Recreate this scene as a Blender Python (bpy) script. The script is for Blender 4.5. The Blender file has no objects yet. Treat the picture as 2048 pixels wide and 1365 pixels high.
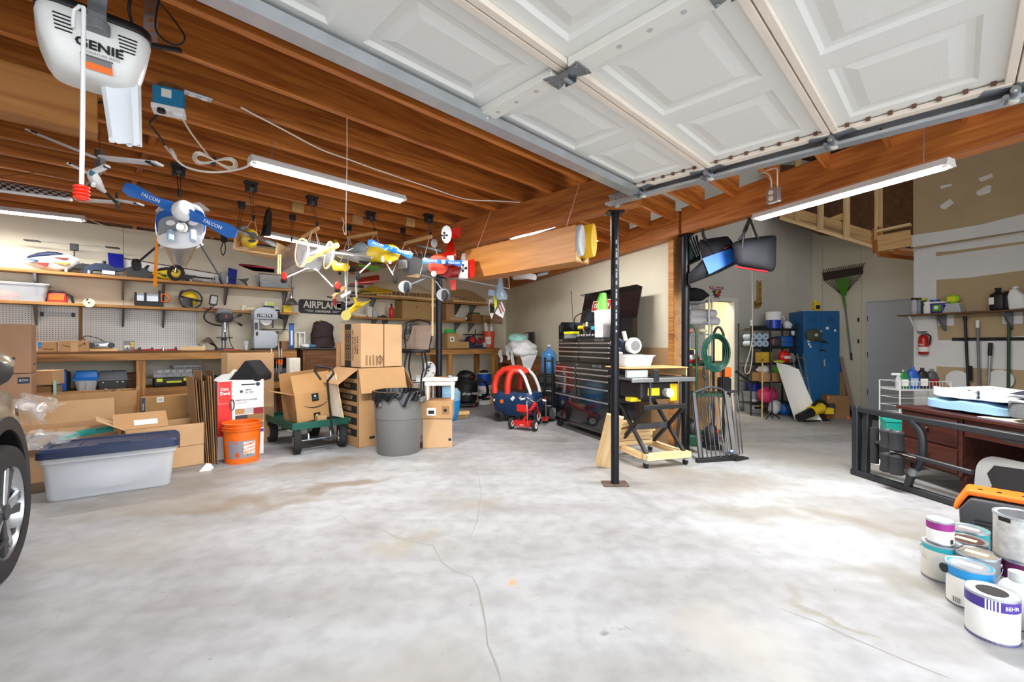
import bpy,bmesh,math,random
from mathutils import Vector,Matrix,Euler
random.seed(7)
SC=bpy.context.scene
COL=SC.collection
R=math.radians
# camera
F_PX,U0,V0,CAMH=890.0,1024.0,688.0,1.25
cam_d=bpy.data.cameras.new('camera')
cam_d.sensor_width=36.0
cam_d.lens=36.0*F_PX/2048.0
cam_d.shift_y=(V0-682.5)/2048.0
cam_d.clip_start=0.02
cam=bpy.data.objects.new('camera',cam_d)
COL.objects.link(cam)
cam.location=(0,0,CAMH)
cam.rotation_euler=(R(90),0,0)
SC.camera=cam
# world, exposure
w=bpy.data.worlds.new('sky')
SC.world=w
w.use_nodes=True
bg=w.node_tree.nodes['Background']
bg.inputs[0].default_value=(0.92,0.97,1.0,1)
bg.inputs[1].default_value=3.0
SC.view_settings.view_transform='Standard'
SC.view_settings.look='None'
SC.view_settings.exposure=0.92
SC.view_settings.gamma=1.0
SC.view_settings.use_curve_mapping=False
SC.cycles.max_bounces=8
SC.cycles.diffuse_bounces=5
SC.cycles.sample_clamp_indirect=6.0
SC.cycles.caustics_reflective=False
SC.cycles.caustics_refractive=False
TUBE=14.0
TUBE_W=34.0
# places
S2=math.sqrt(0.5)
def ab(a,b,z=0.0):
 "garage-door frame: a runs along the joists (right and away), b runs into the garage (left and away)"
 return Vector(((a-b)*S2,(a+b)*S2,z))
def P(u,v,y):
 return Vector(((u-U0)/F_PX*y,y,CAMH-(v-V0)/F_PX*y))
def FL(u,v):
 y=CAMH*F_PX/(v-V0)
 return Vector(((u-U0)/F_PX*y,y,0))
C0=Vector((-0.14,10.5,0))
WD=Vector((math.cos(R(42)),math.sin(R(42)),0))
WN=Vector((-WD.y,WD.x,0))
def W(s,d,z=0.0):
 "back wall frame: s to the left of the corner is negative, d<0 is in front of the wall"
 p=C0+WD*s+WN*d
 return Vector((p.x,p.y,z))
def hit(u,o,d):
 r=(u-U0)/F_PX
 return(r*o.y-o.x)/(d.x-r*d.y)
def WS(u,d=0.0):
 "station along the back wall of image column u at distance d from the wall"
 return hit(u,C0+WN*d,WD)
def WZ(u,v,d=0.0):
 y=W(WS(u,d),d).y
 return CAMH-(v-V0)/F_PX*y
MD=Vector((0.39,-0.921,0));MD.normalize()
FD=Vector((0.918,0.396,0))
A_ROT=R(45);W_ROT=R(42);M_ROT=math.atan2(MD.y,MD.x);F_ROT=math.atan2(FD.y,FD.x)
# materials
def lin(c):
 if isinstance(c,str):
  c=[int(c[i:i+2],16)/255 for i in(0,2,4)]
 return tuple((x/12.92 if x<=.04045 else((x+.055)/1.055)**2.4)for x in c[:3])
MATS={}
def mat(name,col=None,rough=.6,metal=0.,var=.0,scale=8.,bump=0.,spec=.5,trans=0.,alpha=1.,emit=0.,coat=0.,aniso=None):
 if col is None:
  return MATS[name]
 m=bpy.data.materials.new(name);MATS[name]=m
 m.use_nodes=True
 nt=m.node_tree;bs=nt.nodes['Principled BSDF']
 c=lin(col)
 bs.inputs['Base Color'].default_value=(*c,1)
 bs.inputs['Roughness'].default_value=rough
 bs.inputs['Metallic'].default_value=metal
 bs.inputs['Specular IOR Level'].default_value=spec
 if trans:bs.inputs['Transmission Weight'].default_value=trans
 if alpha<1:bs.inputs['Alpha'].default_value=alpha
 if coat:bs.inputs['Coat Weight'].default_value=coat
 if emit:
  bs.inputs['Emission Color'].default_value=(*c,1);bs.inputs['Emission Strength'].default_value=emit
 if var or bump:
  tc=nt.nodes.new('ShaderNodeTexCoord');mp=nt.nodes.new('ShaderNodeMapping')
  if aniso:mp.inputs['Scale'].default_value=aniso
  nz=nt.nodes.new('ShaderNodeTexNoise');nz.inputs['Scale'].default_value=scale;nz.inputs['Detail'].default_value=4
  nt.links.new(tc.outputs['Object'],mp.inputs[0]);nt.links.new(mp.outputs[0],nz.inputs['Vector'])
  if var:
   rp=nt.nodes.new('ShaderNodeValToRGB');e=rp.color_ramp.elements
   e[0].position=.3;e[1].position=.7
   e[0].color=(*[x*(1-var)for x in c],1);e[1].color=(*[min(1,x*(1+var*.6))for x in c],1)
   nt.links.new(nz.outputs['Fac'],rp.inputs[0]);nt.links.new(rp.outputs[0],bs.inputs['Base Color'])
  if bump:
   bp=nt.nodes.new('ShaderNodeBump');bp.inputs['Strength'].default_value=bump;bp.inputs['Distance'].default_value=.01
   nt.links.new(nz.outputs['Fac'],bp.inputs['Height']);nt.links.new(bp.outputs[0],bs.inputs['Normal'])
 return m
def wood(name,dark,light,rough=.55,gscale=1.0,axis=0):
 "grain runs along local x (axis=0), y or z; every board differs a little"
 m=bpy.data.materials.new(name);MATS[name]=m
 m.use_nodes=True
 nt=m.node_tree;N=nt.nodes.new;L=nt.links.new;bs=nt.nodes['Principled BSDF']
 tc=N('ShaderNodeTexCoord');oi=N('ShaderNodeObjectInfo');mp=N('ShaderNodeMapping')
 sc=[14.,14.,14.];sc[axis]=.9
 mp.inputs['Scale'].default_value=[s*gscale for s in sc]
 mul=N('ShaderNodeMath');mul.operation='MULTIPLY';mul.inputs[1].default_value=37.0
 L(oi.outputs['Random'],mul.inputs[0])
 cmb=N('ShaderNodeCombineXYZ');L(mul.outputs[0],cmb.inputs[0]);L(mul.outputs[0],cmb.inputs[1]);L(mul.outputs[0],cmb.inputs[2])
 L(cmb.outputs[0],mp.inputs['Location']);L(tc.outputs['Object'],mp.inputs[0])
 n1=N('ShaderNodeTexNoise');n1.inputs['Scale'].default_value=1.6;n1.inputs['Detail'].default_value=5;n1.inputs['Distortion'].default_value=1.2
 L(mp.outputs[0],n1.inputs['Vector'])
 rp=N('ShaderNodeValToRGB');e=rp.color_ramp.elements;e[0].position=.3;e[1].position=.72
 e[0].color=(*lin(dark),1);e[1].color=(*lin(light),1)
 L(n1.outputs['Fac'],rp.inputs[0])
 n2=N('ShaderNodeTexNoise');n2.inputs['Scale'].default_value=.55;n2.inputs['Detail'].default_value=1
 L(mp.outputs[0],n2.inputs['Vector'])
 r2=N('ShaderNodeValToRGB');q=r2.color_ramp.elements;q[0].position=.26;q[1].position=.33
 q[0].color=(.45,.4,.38,1);q[1].color=(1,1,1,1);L(n2.outputs['Fac'],r2.inputs[0])
 mx=N('ShaderNodeMix');mx.data_type='RGBA';mx.blend_type='MULTIPLY';mx.inputs[0].default_value=1
 L(rp.outputs[0],mx.inputs[6]);L(r2.outputs[0],mx.inputs[7])
 hs=N('ShaderNodeHueSaturation');mr=N('ShaderNodeMapRange');mr.inputs[3].default_value=.86;mr.inputs[4].default_value=1.14
 L(oi.outputs['Random'],mr.inputs[0]);L(mr.outputs[0],hs.inputs['Value']);L(mx.outputs[2],hs.inputs['Color'])
 L(hs.outputs[0],bs.inputs['Base Color'])
 bs.inputs['Roughness'].default_value=rough
 bp=N('ShaderNodeBump');bp.inputs['Strength'].default_value=.25;bp.inputs['Distance'].default_value=.004
 L(n1.outputs['Fac'],bp.inputs['Height']);L(bp.outputs[0],bs.inputs['Normal'])
 return m
# mesh builder
class MB:
 def __init__(s):s.v=[];s.f=[];s.m=Matrix.Identity(4);s.fm=[];s.mi=0
 def at(s,loc=(0,0,0),rot=(0,0,0),scale=None):
  s.m=Matrix.Translation(loc)@Euler(rot).to_matrix().to_4x4()
  if scale:s.m=s.m@Matrix.Diagonal((*scale,1))
  return s
 def add(s,vs,fs):
  o=len(s.v)
  s.v+=[s.m@Vector(p)for p in vs];s.f+=[[o+i for i in f]for f in fs];s.fm+=[s.mi]*len(fs)
  return s
 def bx(s,x0,x1,y0,y1,z0,z1):
  return s.add([(x0,y0,z0),(x1,y0,z0),(x1,y1,z0),(x0,y1,z0),(x0,y0,z1),(x1,y0,z1),(x1,y1,z1),(x0,y1,z1)],[(3,2,1,0),(4,5,6,7),(0,1,5,4),(1,2,6,5),(2,3,7,6),(3,0,4,7)])
 def box(s,c,d):
  return s.bx(c[0]-d[0]/2,c[0]+d[0]/2,c[1]-d[1]/2,c[1]+d[1]/2,c[2]-d[2]/2,c[2]+d[2]/2)
 def taper(s,x0,x1,y0,y1,z0,z1,ix,iy):
  "box whose top is inset by ix, iy (negative flares)"
  return s.add([(x0,y0,z0),(x1,y0,z0),(x1,y1,z0),(x0,y1,z0),(x0+ix,y0+iy,z1),(x1-ix,y0+iy,z1),(x1-ix,y1-iy,z1),(x0+ix,y1-iy,z1)],[(3,2,1,0),(4,5,6,7),(0,1,5,4),(1,2,6,5),(2,3,7,6),(3,0,4,7)])
 def quad(s,*p):return s.add(p,[tuple(range(len(p)))])
 def cyl(s,p0,p1,r0,r1=None,n=14,caps=True):
  p0,p1=Vector(p0),Vector(p1);r1=r0 if r1 is None else r1
  ax=(p1-p0).normalized();t=ax.orthogonal().normalized();q=ax.cross(t)
  vs=[]
  for p,r in((p0,r0),(p1,r1)):
   vs+=[p+(t*math.cos(2*math.pi*i/n)+q*math.sin(2*math.pi*i/n))*r for i in range(n)]
  fs=[(i,(i+1)%n,n+(i+1)%n,n+i)for i in range(n)]
  if caps:fs+=[tuple(range(n-1,-1,-1)),tuple(range(n,2*n))]
  return s.add(vs,fs)
 def tb(s,pts,r,n=8,closed=False,ry=None):
  pts=[Vector(p)for p in pts];k=len(pts);vs=[];fs=[]
  up=None
  for i,p in enumerate(pts):
   if closed:d=pts[(i+1)%k]-pts[i-1]
   else:d=pts[min(i+1,k-1)]-pts[max(i-1,0)]
   d.normalize()
   if up is None:up=d.orthogonal().normalized()
   up=(up-d*up.dot(d))
   up=up.normalized()if up.length>1e-6 else d.orthogonal().normalized()
   q=d.cross(up);rr=r[i]if isinstance(r,(list,tuple))else r
   vs+=[p+up*(math.cos(2*math.pi*j/n)*rr)+q*(math.sin(2*math.pi*j/n)*(ry or rr))for j in range(n)]
  for i in range(k if closed else k-1):
   a0,b0=i*n,((i+1)%k)*n
   fs+=[(a0+j,a0+(j+1)%n,b0+(j+1)%n,b0+j)for j in range(n)]
  if not closed:fs+=[tuple(range(n-1,-1,-1)),tuple(range((k-1)*n,k*n))]
  return s.add(vs,fs)
 def lt(s,prof,n=28,c=(0,0,0),sy=1.0,caps=True):
  vs=[];fs=[];k=len(prof)
  for r,z in prof:
   vs+=[(c[0]+r*math.cos(2*math.pi*j/n),c[1]+sy*r*math.sin(2*math.pi*j/n),c[2]+z)for j in range(n)]
  for i in range(k-1):
   fs+=[(i*n+j,i*n+(j+1)%n,(i+1)*n+(j+1)%n,(i+1)*n+j)for j in range(n)]
  if caps:fs+=[tuple(range(n-1,-1,-1)),tuple(range((k-1)*n,k*n))]
  return s.add(vs,fs)
 def pz(s,poly,h0,h1,plane='xy'):
  n=len(poly)
  def mp(p,h):
   return{'xy':(p[0],p[1],h),'xz':(p[0],h,p[1]),'yz':(h,p[0],p[1])}[plane]
  vs=[mp(p,h0)for p in poly]+[mp(p,h1)for p in poly]
  fs=[tuple(range(n-1,-1,-1)),tuple(range(n,2*n))]+[(i,(i+1)%n,n+(i+1)%n,n+i)for i in range(n)]
  return s.add(vs,fs)
 def grid(s,fn,nu,nv,wrap=False):
  vs=[fn(i/nu,j/nv)for j in range(nv+1)for i in range(nu+(0 if wrap else 1))]
  k=nu if wrap else nu+1
  fs=[(j*k+i,j*k+(i+1)%k,(j+1)*k+(i+1)%k,(j+1)*k+i)for j in range(nv)for i in range(nu)]
  return s.add(vs,fs)
 def ball(s,c,r,n=14):
  r=(r,r,r)if isinstance(r,(int,float))else r
  m=n//2
  return s.grid(lambda u,v:(c[0]+r[0]*math.cos(2*math.pi*u)*math.sin(math.pi*(.001+.998*v)),c[1]+r[1]*math.sin(2*math.pi*u)*math.sin(math.pi*(.001+.998*v)),c[2]-r[2]*math.cos(math.pi*(.001+.998*v))),n,m,wrap=True)
 def lf(s,secs,caps=True):
  "secs: list of equal-length rings of 3d points"
  n=len(secs[0]);vs=[p for r in secs for p in r];fs=[]
  for i in range(len(secs)-1):
   fs+=[(i*n+j,i*n+(j+1)%n,(i+1)*n+(j+1)%n,(i+1)*n+j)for j in range(n)]
  if caps:fs+=[tuple(range(n-1,-1,-1)),tuple(range((len(secs)-1)*n,len(secs)*n))]
  return s.add(vs,fs)
 def use(s,i):s.mi=i;return s
 def mesh(s,name,mats,bevel=0,sm=None,solid=0,seg=2,fix=True):
  me=bpy.data.meshes.new(name)
  me.from_pydata([tuple(p)for p in s.v],[],s.f)
  mats=mats if isinstance(mats,(list,tuple))else[mats]
  for m in mats:me.materials.append(mat(m)if isinstance(m,str)else m)
  if len(mats)>1:
   me.polygons.foreach_set('material_index',s.fm)
  if bevel or fix:
   bm=bmesh.new();bm.from_mesh(me)
   if fix:bmesh.ops.recalc_face_normals(bm,faces=bm.faces)
   if bevel:
    ed=[e for e in bm.edges if len(e.link_faces)==2 and e.calc_face_angle(0)>R(35)]
    bmesh.ops.bevel(bm,geom=ed,offset=bevel,segments=seg,affect='EDGES',clamp_overlap=True,profile=.5)
   bm.to_mesh(me);bm.free()
  if sm:
   me.polygons.foreach_set('use_smooth',[True]*len(me.polygons))
   me.set_sharp_from_angle(angle=R(sm))
  me.update()
  return me
 def bd(s,name,mats,parent=None,bevel=0,sm=None,loc=(0,0,0),rot=(0,0,0),seg=2,fix=True):
  o=bpy.data.objects.new(name,s.mesh(name,mats,bevel,sm,seg=seg,fix=fix))
  COL.objects.link(o);o.location=loc;o.rotation_euler=rot
  if parent:o.parent=parent
  return o
def tag(o,label,cat,group=None,kind=None):
 if label:o['label']=label
 if cat:o['category']=cat
 if group:o['group']=group
 if kind:o['kind']=kind
 return o
def Tg(name,label,cat,loc=(0,0,0),rz=0.,group=None,rot=None):
 o=bpy.data.objects.new(name,None);COL.objects.link(o)
 o.empty_display_size=.1
 o.location=loc;o.rotation_euler=rot or(0,0,rz)
 return tag(o,label,cat,group)
def struct(name,parent=None,loc=(0,0,0),rz=0.):
 o=bpy.data.objects.new(name,None);COL.objects.link(o)
 o.location=loc;o.rotation_euler=(0,0,rz);o['kind']='structure'
 return o
def dup(o,name=None,parent=None):
 c=o.copy();COL.objects.link(c)
 if parent:c.parent=parent
 return c
def dup_tree(root,loc=None,rz=None,label=None):
 r=root.copy();COL.objects.link(r)
 if loc is not None:r.location=loc
 if rz is not None:r.rotation_euler=(0,0,rz)
 if label:r['label']=label
 for ch in list(root.children):
  c=ch.copy();COL.objects.link(c);c.parent=r
  for g in ch.children:
   d=g.copy();COL.objects.link(d);d.parent=c
 return r
def text(body,size,m,parent,loc,rot=(R(90),0,0),ex=.0006,bold=0.,sx=1.,align='CENTER',name='lettering',shear=0.,space=1.):
 cu=bpy.data.curves.new('lettering','FONT')
 cu.body=body;cu.size=size;cu.extrude=ex;cu.align_x=align;cu.align_y='CENTER';cu.offset=bold*size;cu.shear=shear;cu.space_character=space
 cu.resolution_u=2
 t=bpy.data.objects.new('lettering_curve',cu)
 me=bpy.data.meshes.new_from_object(t)
 bpy.data.objects.remove(t);bpy.data.curves.remove(cu)
 me.materials.clear();me.materials.append(mat(m)if isinstance(m,str)else m)
 o=bpy.data.objects.new(name,me);COL.objects.link(o)
 o.location=loc;o.rotation_euler=rot;o.scale=(sx,1,1)
 if parent:o.parent=parent
 return o
def Lb(name,p0,p1,wd,ht,m,parent=None,roll=0.,bevel=.003):
 "board from p0 to p1 (centre line), wd across, ht upright; grain along its length"
 p0,p1=Vector(p0),Vector(p1);d=p1-p0;L=d.length
 b=MB().bx(0,L,-wd/2,wd/2,-ht/2,ht/2)
 o=b.bd(name,m,parent,bevel=bevel,seg=1)
 q=d.to_track_quat('X','Z')
 o.rotation_mode='QUATERNION'
 from mathutils import Quaternion
 o.rotation_quaternion=q@Quaternion((1,0,0),roll)
 o.location=p0
 return o
def rpoly(w,h,r,n=4,cx=0,cy=0):
 "rounded rectangle outline"
 pts=[]
 for qx,qy,a0 in((1,1,0),(-1,1,90),(-1,-1,180),(1,-1,270)):
  for i in range(n+1):
   t=R(a0+90*i/n)
   pts.append((cx+qx*(w/2-r)+r*math.cos(t),cy+qy*(h/2-r)+r*math.sin(t)))
 return pts
def circ(r,n=20,cx=0,cy=0,sy=1.):
 return[(cx+r*math.cos(2*math.pi*i/n),cy+sy*r*math.sin(2*math.pi*i/n))for i in range(n)]
def bez(p0,p1,p2,p3,n=10):
 p0,p1,p2,p3=map(Vector,(p0,p1,p2,p3));o=[]
 for i in range(n+1):
  t=i/n;o.append(p0*(1-t)**3+p1*3*t*(1-t)**2+p2*3*t*t*(1-t)+p3*t**3)
 return o
def sP(pts,k=6):
 pts=[Vector(p)for p in pts];o=[]
 for i in range(len(pts)-1):
  a,b,c,d=pts[max(i-1,0)],pts[i],pts[i+1],pts[min(i+2,len(pts)-1)]
  for j in range(k):
   t=j/k
   o.append(.5*((2*b)+(c-a)*t+(2*a-5*b+4*c-d)*t*t+(3*b-a-3*c+d)*t**3))
 o.append(pts[-1]);return o
# materials
mat('drywall','e4dcc8',.9,var=.05,scale=2.5,bump=.03)
mat('drywall_cream','dcd6c0',.85,var=.04,scale=3)
mat('drywall_grey','d6d2c9',.9,var=.05,scale=2)
mat('drywall_brown','bda683',.95,var=.07,scale=3)
mat('white_paint','e8e8e8',.8,var=.03,scale=3)
mat('patch_white','eceae6',.9,var=.05,scale=12)
mat('room_cream','f0e6cc',.9)
mat('trim_white','e6e4de',.5)
mat('door_grey','c8cace',.6,var=.03,scale=2)
mat('osb','5f4129',.9,var=.3,scale=14)
wood('fir_red','9a4e1c','e08c3c',.5)
wood('fir_beam','96501f','cf8440',.5)
wood('fir_light','a0622c','d69c58',.55)
wood('pine','b98a50','e2bb80',.6)
wood('pine_pale','d0a870','eed2a2',.6)
wood('ply','a5672c','c98d4a',.5,gscale=.5)
wood('bench_wood','8a5a2c','c8924e',.6)
wood('dark_wood','2c1410','4a221a',.35)
wood('brown_wood','5a3418','8a5a30',.5)
mat('black_steel','26262a',.35,.7,var=.2,scale=10)
mat('galv','c3c8ce',.38,.85,var=.1,scale=9)
mat('galv_dark','8f949a',.4,.9,var=.15,scale=12)
mat('door_white','e6e6e2',.45,bump=.12,scale=60,aniso=(.35,3,1))
mat('door_cream','e9ddcf',.6,var=.05,scale=6)
mat('rust_brown','6b4634',.7)
mat('white_metal','e8e8e6',.35)
mat('black','151517',.5)
mat('black_soft','1c1c1f',.85,var=.15,scale=20)
mat('dark_grey','3a3b3e',.55)
mat('mid_grey','77797c',.5)
mat('light_grey','b9bcbf',.5)
mat('white','eeeeee',.5)
mat('off_white','e3ded2',.6)
mat('chrome','c8cacc',.15,1.)
mat('silver','b5b8bb',.3,.9)
mat('red','c22a20',.4)
mat('bright_red','d8241c',.35)
mat('dark_red','8e1620',.35)
mat('orange','f07019',.45)
mat('blue','1f5fae',.45)
mat('navy','24304f',.5)
mat('sky_blue','2a8fd6',.45)
mat('yellow','e7c51f',.45)
mat('pale_yellow','efe37a',.5)
mat('green','3f9a2c',.5)
mat('dark_green','17492f',.5)
mat('teal_green','0f5a4a',.5)
mat('brown','6e4a2a',.7)
mat('cream','efe3bf',.6)
mat('rubber','232325',.8,bump=.2,scale=60)
mat('cable_white','ece3d4',.5)
mat('cable_black','1a1a1b',.55)
mat('glass','ffffff',.03,trans=1.0)
mat('clear_plastic','dfe4ea',.25,alpha=.3)
mat('frosted','e4e9ee',.5,alpha=.62)
mat('clear_film','f4f6f8',.12,alpha=.25)
mat('cardboard','b98f62',.85,var=.08,scale=5)
mat('cardboard_light','c9a278',.85,var=.06,scale=5)
mat('cardboard_dark','94704b',.88,var=.1,scale=5)
mat('tape','c7a672',.3)
mat('ink','1d1a18',.8)
mat('paper','f1efe9',.8)
mat('tube_glow','ffffff',.5,emit=TUBE)
def floor_mat():
 m=bpy.data.materials.new('concrete');MATS['concrete']=m;m.use_nodes=True
 nt=m.node_tree;N=nt.nodes.new;L=nt.links.new;bs=nt.nodes['Principled BSDF']
 tc=N('ShaderNodeTexCoord')
 def noise(sc,det=6,dist=0.,vec=None,scale3=None):
  n=N('ShaderNodeTexNoise');n.inputs['Scale'].default_value=sc;n.inputs['Detail'].default_value=det;n.inputs['Distortion'].default_value=dist
  src=vec or tc.outputs['Object']
  if scale3:
   mp=N('ShaderNodeMapping');mp.inputs['Scale'].default_value=scale3;mp.inputs['Rotation'].default_value=(0,0,R(-35));L(src,mp.inputs[0]);src=mp.outputs[0]
  L(src,n.inputs['Vector']);return n
 def ramp(src,p0,c0,p1,c1):
  r=N('ShaderNodeValToRGB');e=r.color_ramp.elements;e[0].position=p0;e[1].position=p1;e[0].color=(*c0,1);e[1].color=(*c1,1);L(src,r.inputs[0]);return r.outputs[0]
 def mix(mode,f,a,b):
  x=N('ShaderNodeMix');x.data_type='RGBA';x.blend_type=mode
  if isinstance(f,float):x.inputs[0].default_value=f
  else:L(f,x.inputs[0])
  for s,i in((a,6),(b,7)):
   if isinstance(s,tuple):x.inputs[i].default_value=(*s,1)
   else:L(s,x.inputs[i])
  return x.outputs[2]
 base=ramp(noise(.7,7,.6).outputs['Fac'],.35,lin('98979a'),.68,lin('adafb2'))
 fine=ramp(noise(9,6).outputs['Fac'],.35,(.84,.84,.83),.6,(1,1,1))
 c=mix('MULTIPLY',1.0,base,fine)
 streak=ramp(noise(1.3,6,.4,scale3=(.5,2.2,1)).outputs['Fac'],.4,(.8,.78,.74),.6,(1,1,1))
 c=mix('MULTIPLY',.8,c,streak)
 spk=N('ShaderNodeTexVoronoi');spk.inputs['Scale'].default_value=7;L(tc.outputs['Object'],spk.inputs['Vector'])
 sp=ramp(spk.outputs['Distance'],.03,(.5,.48,.45),.06,(1,1,1))
 c=mix('MULTIPLY',.55,c,sp)
 wob=noise(2.2,5,.5)
 vadd=N('ShaderNodeVectorMath');vadd.operation='MULTIPLY_ADD';vadd.inputs[1].default_value=(.9,.9,0);L(wob.outputs['Color'],vadd.inputs[0]);L(tc.outputs['Object'],vadd.inputs[2])
 for(x,y,rx,ry,rot,col,amt)in STAINS:
  mp=N('ShaderNodeMapping');mp.vector_type='TEXTURE'
  mp.inputs['Location'].default_value=(x+.45,y+.45,0);mp.inputs['Rotation'].default_value=(0,0,rot);mp.inputs['Scale'].default_value=(rx,ry,1)
  L(vadd.outputs[0],mp.inputs[0])
  g=N('ShaderNodeVectorMath');g.operation='LENGTH';L(mp.outputs[0],g.inputs[0])
  rr=N('ShaderNodeMapRange');rr.inputs[1].default_value=1.15;rr.inputs[2].default_value=.35;rr.inputs[3].default_value=0;rr.inputs[4].default_value=amt;L(g.outputs['Value'],rr.inputs[0])
  c=mix('MIX',rr.outputs[0],c,tuple(q*.78 for q in lin(col)))
 L(c,bs.inputs['Base Color'])
 bs.inputs['Roughness'].default_value=.55
 rr=ramp(noise(2.5,4).outputs['Fac'],.3,(.42,)*3,.7,(.7,)*3);L(rr,bs.inputs['Roughness'])
 bp=N('ShaderNodeBump');bp.inputs['Strength'].default_value=.08;bp.inputs['Distance'].default_value=.01
 L(noise(30,5).outputs['Fac'],bp.inputs['Height']);L(bp.outputs[0],bs.inputs['Normal'])
STAINS=[]
for(u,v,rx,ry,rot,col,amt)in[(480,1010,.75,.16,20,'8a7a64',.75),(680,970,.55,.16,25,'85735e',.8),(640,930,.5,.3,20,'8d7d68',.7),(300,1010,.7,.4,20,'9a8b76',.6),(820,1095,.22,.16,20,'a89d8c',.6),(930,1010,.35,.2,10,'a09a90',.6),(985,1168,.06,.05,0,'d0a050',.9),(870,1330,.3,.25,20,'a7a29b',.5),(1400,950,.9,.35,-30,'938a7c',.7),(1520,1030,.45,.2,-40,'8f897e',.7),(1750,1050,.6,.14,-50,'8b7f6c',.75),(1900,1200,.5,.18,-55,'8a8478',.8),(1700,1235,.2,.04,-50,'8f887c',.9),(1225,1242,.05,.025,10,'7f7d7a',.9),(1300,870,1.2,.5,-60,'9c968c',.6),(1650,920,1.4,.8,-50,'8c877e',.75),(1850,1060,1.0,.5,-50,'8f8b84',.6),(1300,960,.8,.4,-20,'98938b',.55),(400,960,1.2,.35,25,'8c7d6a',.6),(200,1100,.8,.3,20,'a39a8e',.5),(1420,1240,.3,.2,0,'b5afa6',.6),(1100,880,.3,.14,0,'8b8578',.7)]:
 p=FL(u,v);STAINS.append((p.x,p.y,rx,ry,R(rot),col,amt*.95))
floor_mat()
mat('crack_dark','8d8a84',.9)
def pegboard_mat():
 m=bpy.data.materials.new('pegboard');MATS['pegboard']=m;m.use_nodes=True
 nt=m.node_tree;N=nt.nodes.new;L=nt.links.new;bs=nt.nodes['Principled BSDF']
 tc=N('ShaderNodeTexCoord');sp=N('ShaderNodeSeparateXYZ');L(tc.outputs['Object'],sp.inputs[0])
 ds=[]
 for ax in(0,2):
  m1=N('ShaderNodeMath');m1.operation='PINGPONG';m1.inputs[1].default_value=.0127;L(sp.outputs[ax],m1.inputs[0])
  m2=N('ShaderNodeMath');m2.operation='POWER';m2.inputs[1].default_value=2;L(m1.outputs[0],m2.inputs[0]);ds.append(m2.outputs[0])
 ad=N('ShaderNodeMath');L(ds[0],ad.inputs[0]);L(ds[1],ad.inputs[1])
 lt=N('ShaderNodeMath');lt.operation='LESS_THAN';lt.inputs[1].default_value=.0046**2;L(ad.outputs[0],lt.inputs[0])
 mx=N('ShaderNodeMix');mx.data_type='RGBA';mx.inputs[6].default_value=(*lin('e2e2e0'),1);mx.inputs[7].default_value=(*lin('3a3a3a'),1)
 L(lt.outputs[0],mx.inputs[0]);L(mx.outputs[2],bs.inputs['Base Color']);bs.inputs['Roughness'].default_value=.5
pegboard_mat()
# the shell
fl=MB().bx(-14,14,-8,16,-.1,0).bd('floor','concrete');fl['kind']='structure'
def floor_strip(pts,w,m,name):
 pts=[FL(*p)for p in pts];b=MB();vs=[];
 for i,p in enumerate(pts):
  d=(pts[min(i+1,len(pts)-1)]-pts[max(i-1,0)]).normalized();n=Vector((-d.y,d.x,0));k=w*(.5+random.random())*(0.25 if i in(0,len(pts)-1)else 1)
  vs+=[p+n*k+Vector((0,0,.0006)),p-n*k+Vector((0,0,.0006))]
 b.add(vs,[(2*i,2*i+1,2*i+3,2*i+2)for i in range(len(pts)-1)])
 return b.bd(name,m,fl)
floor_strip([(680,1030),(700,1048),(730,1058),(760,1057),(775,1066),(790,1075),(820,1083),(866,1092),(878,1115),(884,1125),(905,1142),(945,1155),(957,1180),(965,1218),(972,1255),(975,1290),(992,1330),(1003,1365)],.0045,'crack_dark','crack')
floor_strip([(1560,1218),(1640,1247),(1700,1275),(1760,1300),(1830,1330),(1900,1358)],.004,'crack_dark','crack')
floor_strip([(950,930),(958,955),(962,990),(955,1040),(940,1080)],.003,'crack_dark','crack')
def wallbox(name,p0,p1,z0,z1,m,th=.12,side=1):
 "upright slab from p0 to p1; side=+1 puts the thickness to the left of the direction of travel"
 p0,p1=Vector(p0),Vector(p1);d=p1-p0;L=d.length
 b=MB().bx(0,L,0 if side>0 else-th,th if side>0 else 0,z0,z1)
 o=b.bd(name,m,None,loc=(p0.x,p0.y,0),rot=(0,0,math.atan2(d.y,d.x)))
 o['kind']='structure'
 return o
WB_TOP=2.80
wall_back=wallbox('wall_back',W(-11.5,0),W(0.0,0),0,WB_TOP,'drywall',.1)
for u in(247,):
 s=WS(u)+11.5
 MB().bx(s-.003,s+.003,-.0015,0,1.2,WB_TOP).bd('seam','mid_grey',wall_back)
MB().bx(0,11.5,.35,.4,0,5.2).bd('sheathing','osb',wall_back)
for i in range(13):
 MB().bx(.3+i*.9,.34+i*.9,.2,.35,WB_TOP-.1,5.0).bd('stud','fir_red',wall_back)
MID_END=Vector((2.0,5.45,0))
wall_middle=wallbox('wall_middle',C0,MID_END,0,2.56,'drywall_cream',.1,1)
Lm=(MID_END-C0).length
MB().bx(Lm-2.0,Lm-.09,-.012,0,0,1.2).bd('lower_panel','ply_tan' if 'ply_tan' in MATS else mat('ply_tan','b8936b',.8,var=.06,scale=4),wall_middle)
for k in(0,.25,.5,.75):MB().bx(.55+k*4.3,.556+k*4.3,-.002,0,0,2.5).bd('groove','drywall_grey',wall_middle)
MB().bx(Lm-.09,Lm,-.03,.13,0,2.55).bd('end_stud','fir_light',wall_middle,bevel=.003)
wall_middle.children[-1].name='end_stud'
J0=Vector((4.16,8.3,0))
FC=Vector((6.21,9.19,0))
fdir=(FC-J0).normalized()
HD_W=.80
far_l=J0-fdir*HD_W
wall_far=wallbox('wall_far',far_l-fdir*1.55,far_l,0,5.0,'drywall_grey',.12)
w2=wallbox('wall_far_right',J0,FC+fdir*.1,0,5.0,'drywall_grey',.12)
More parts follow.
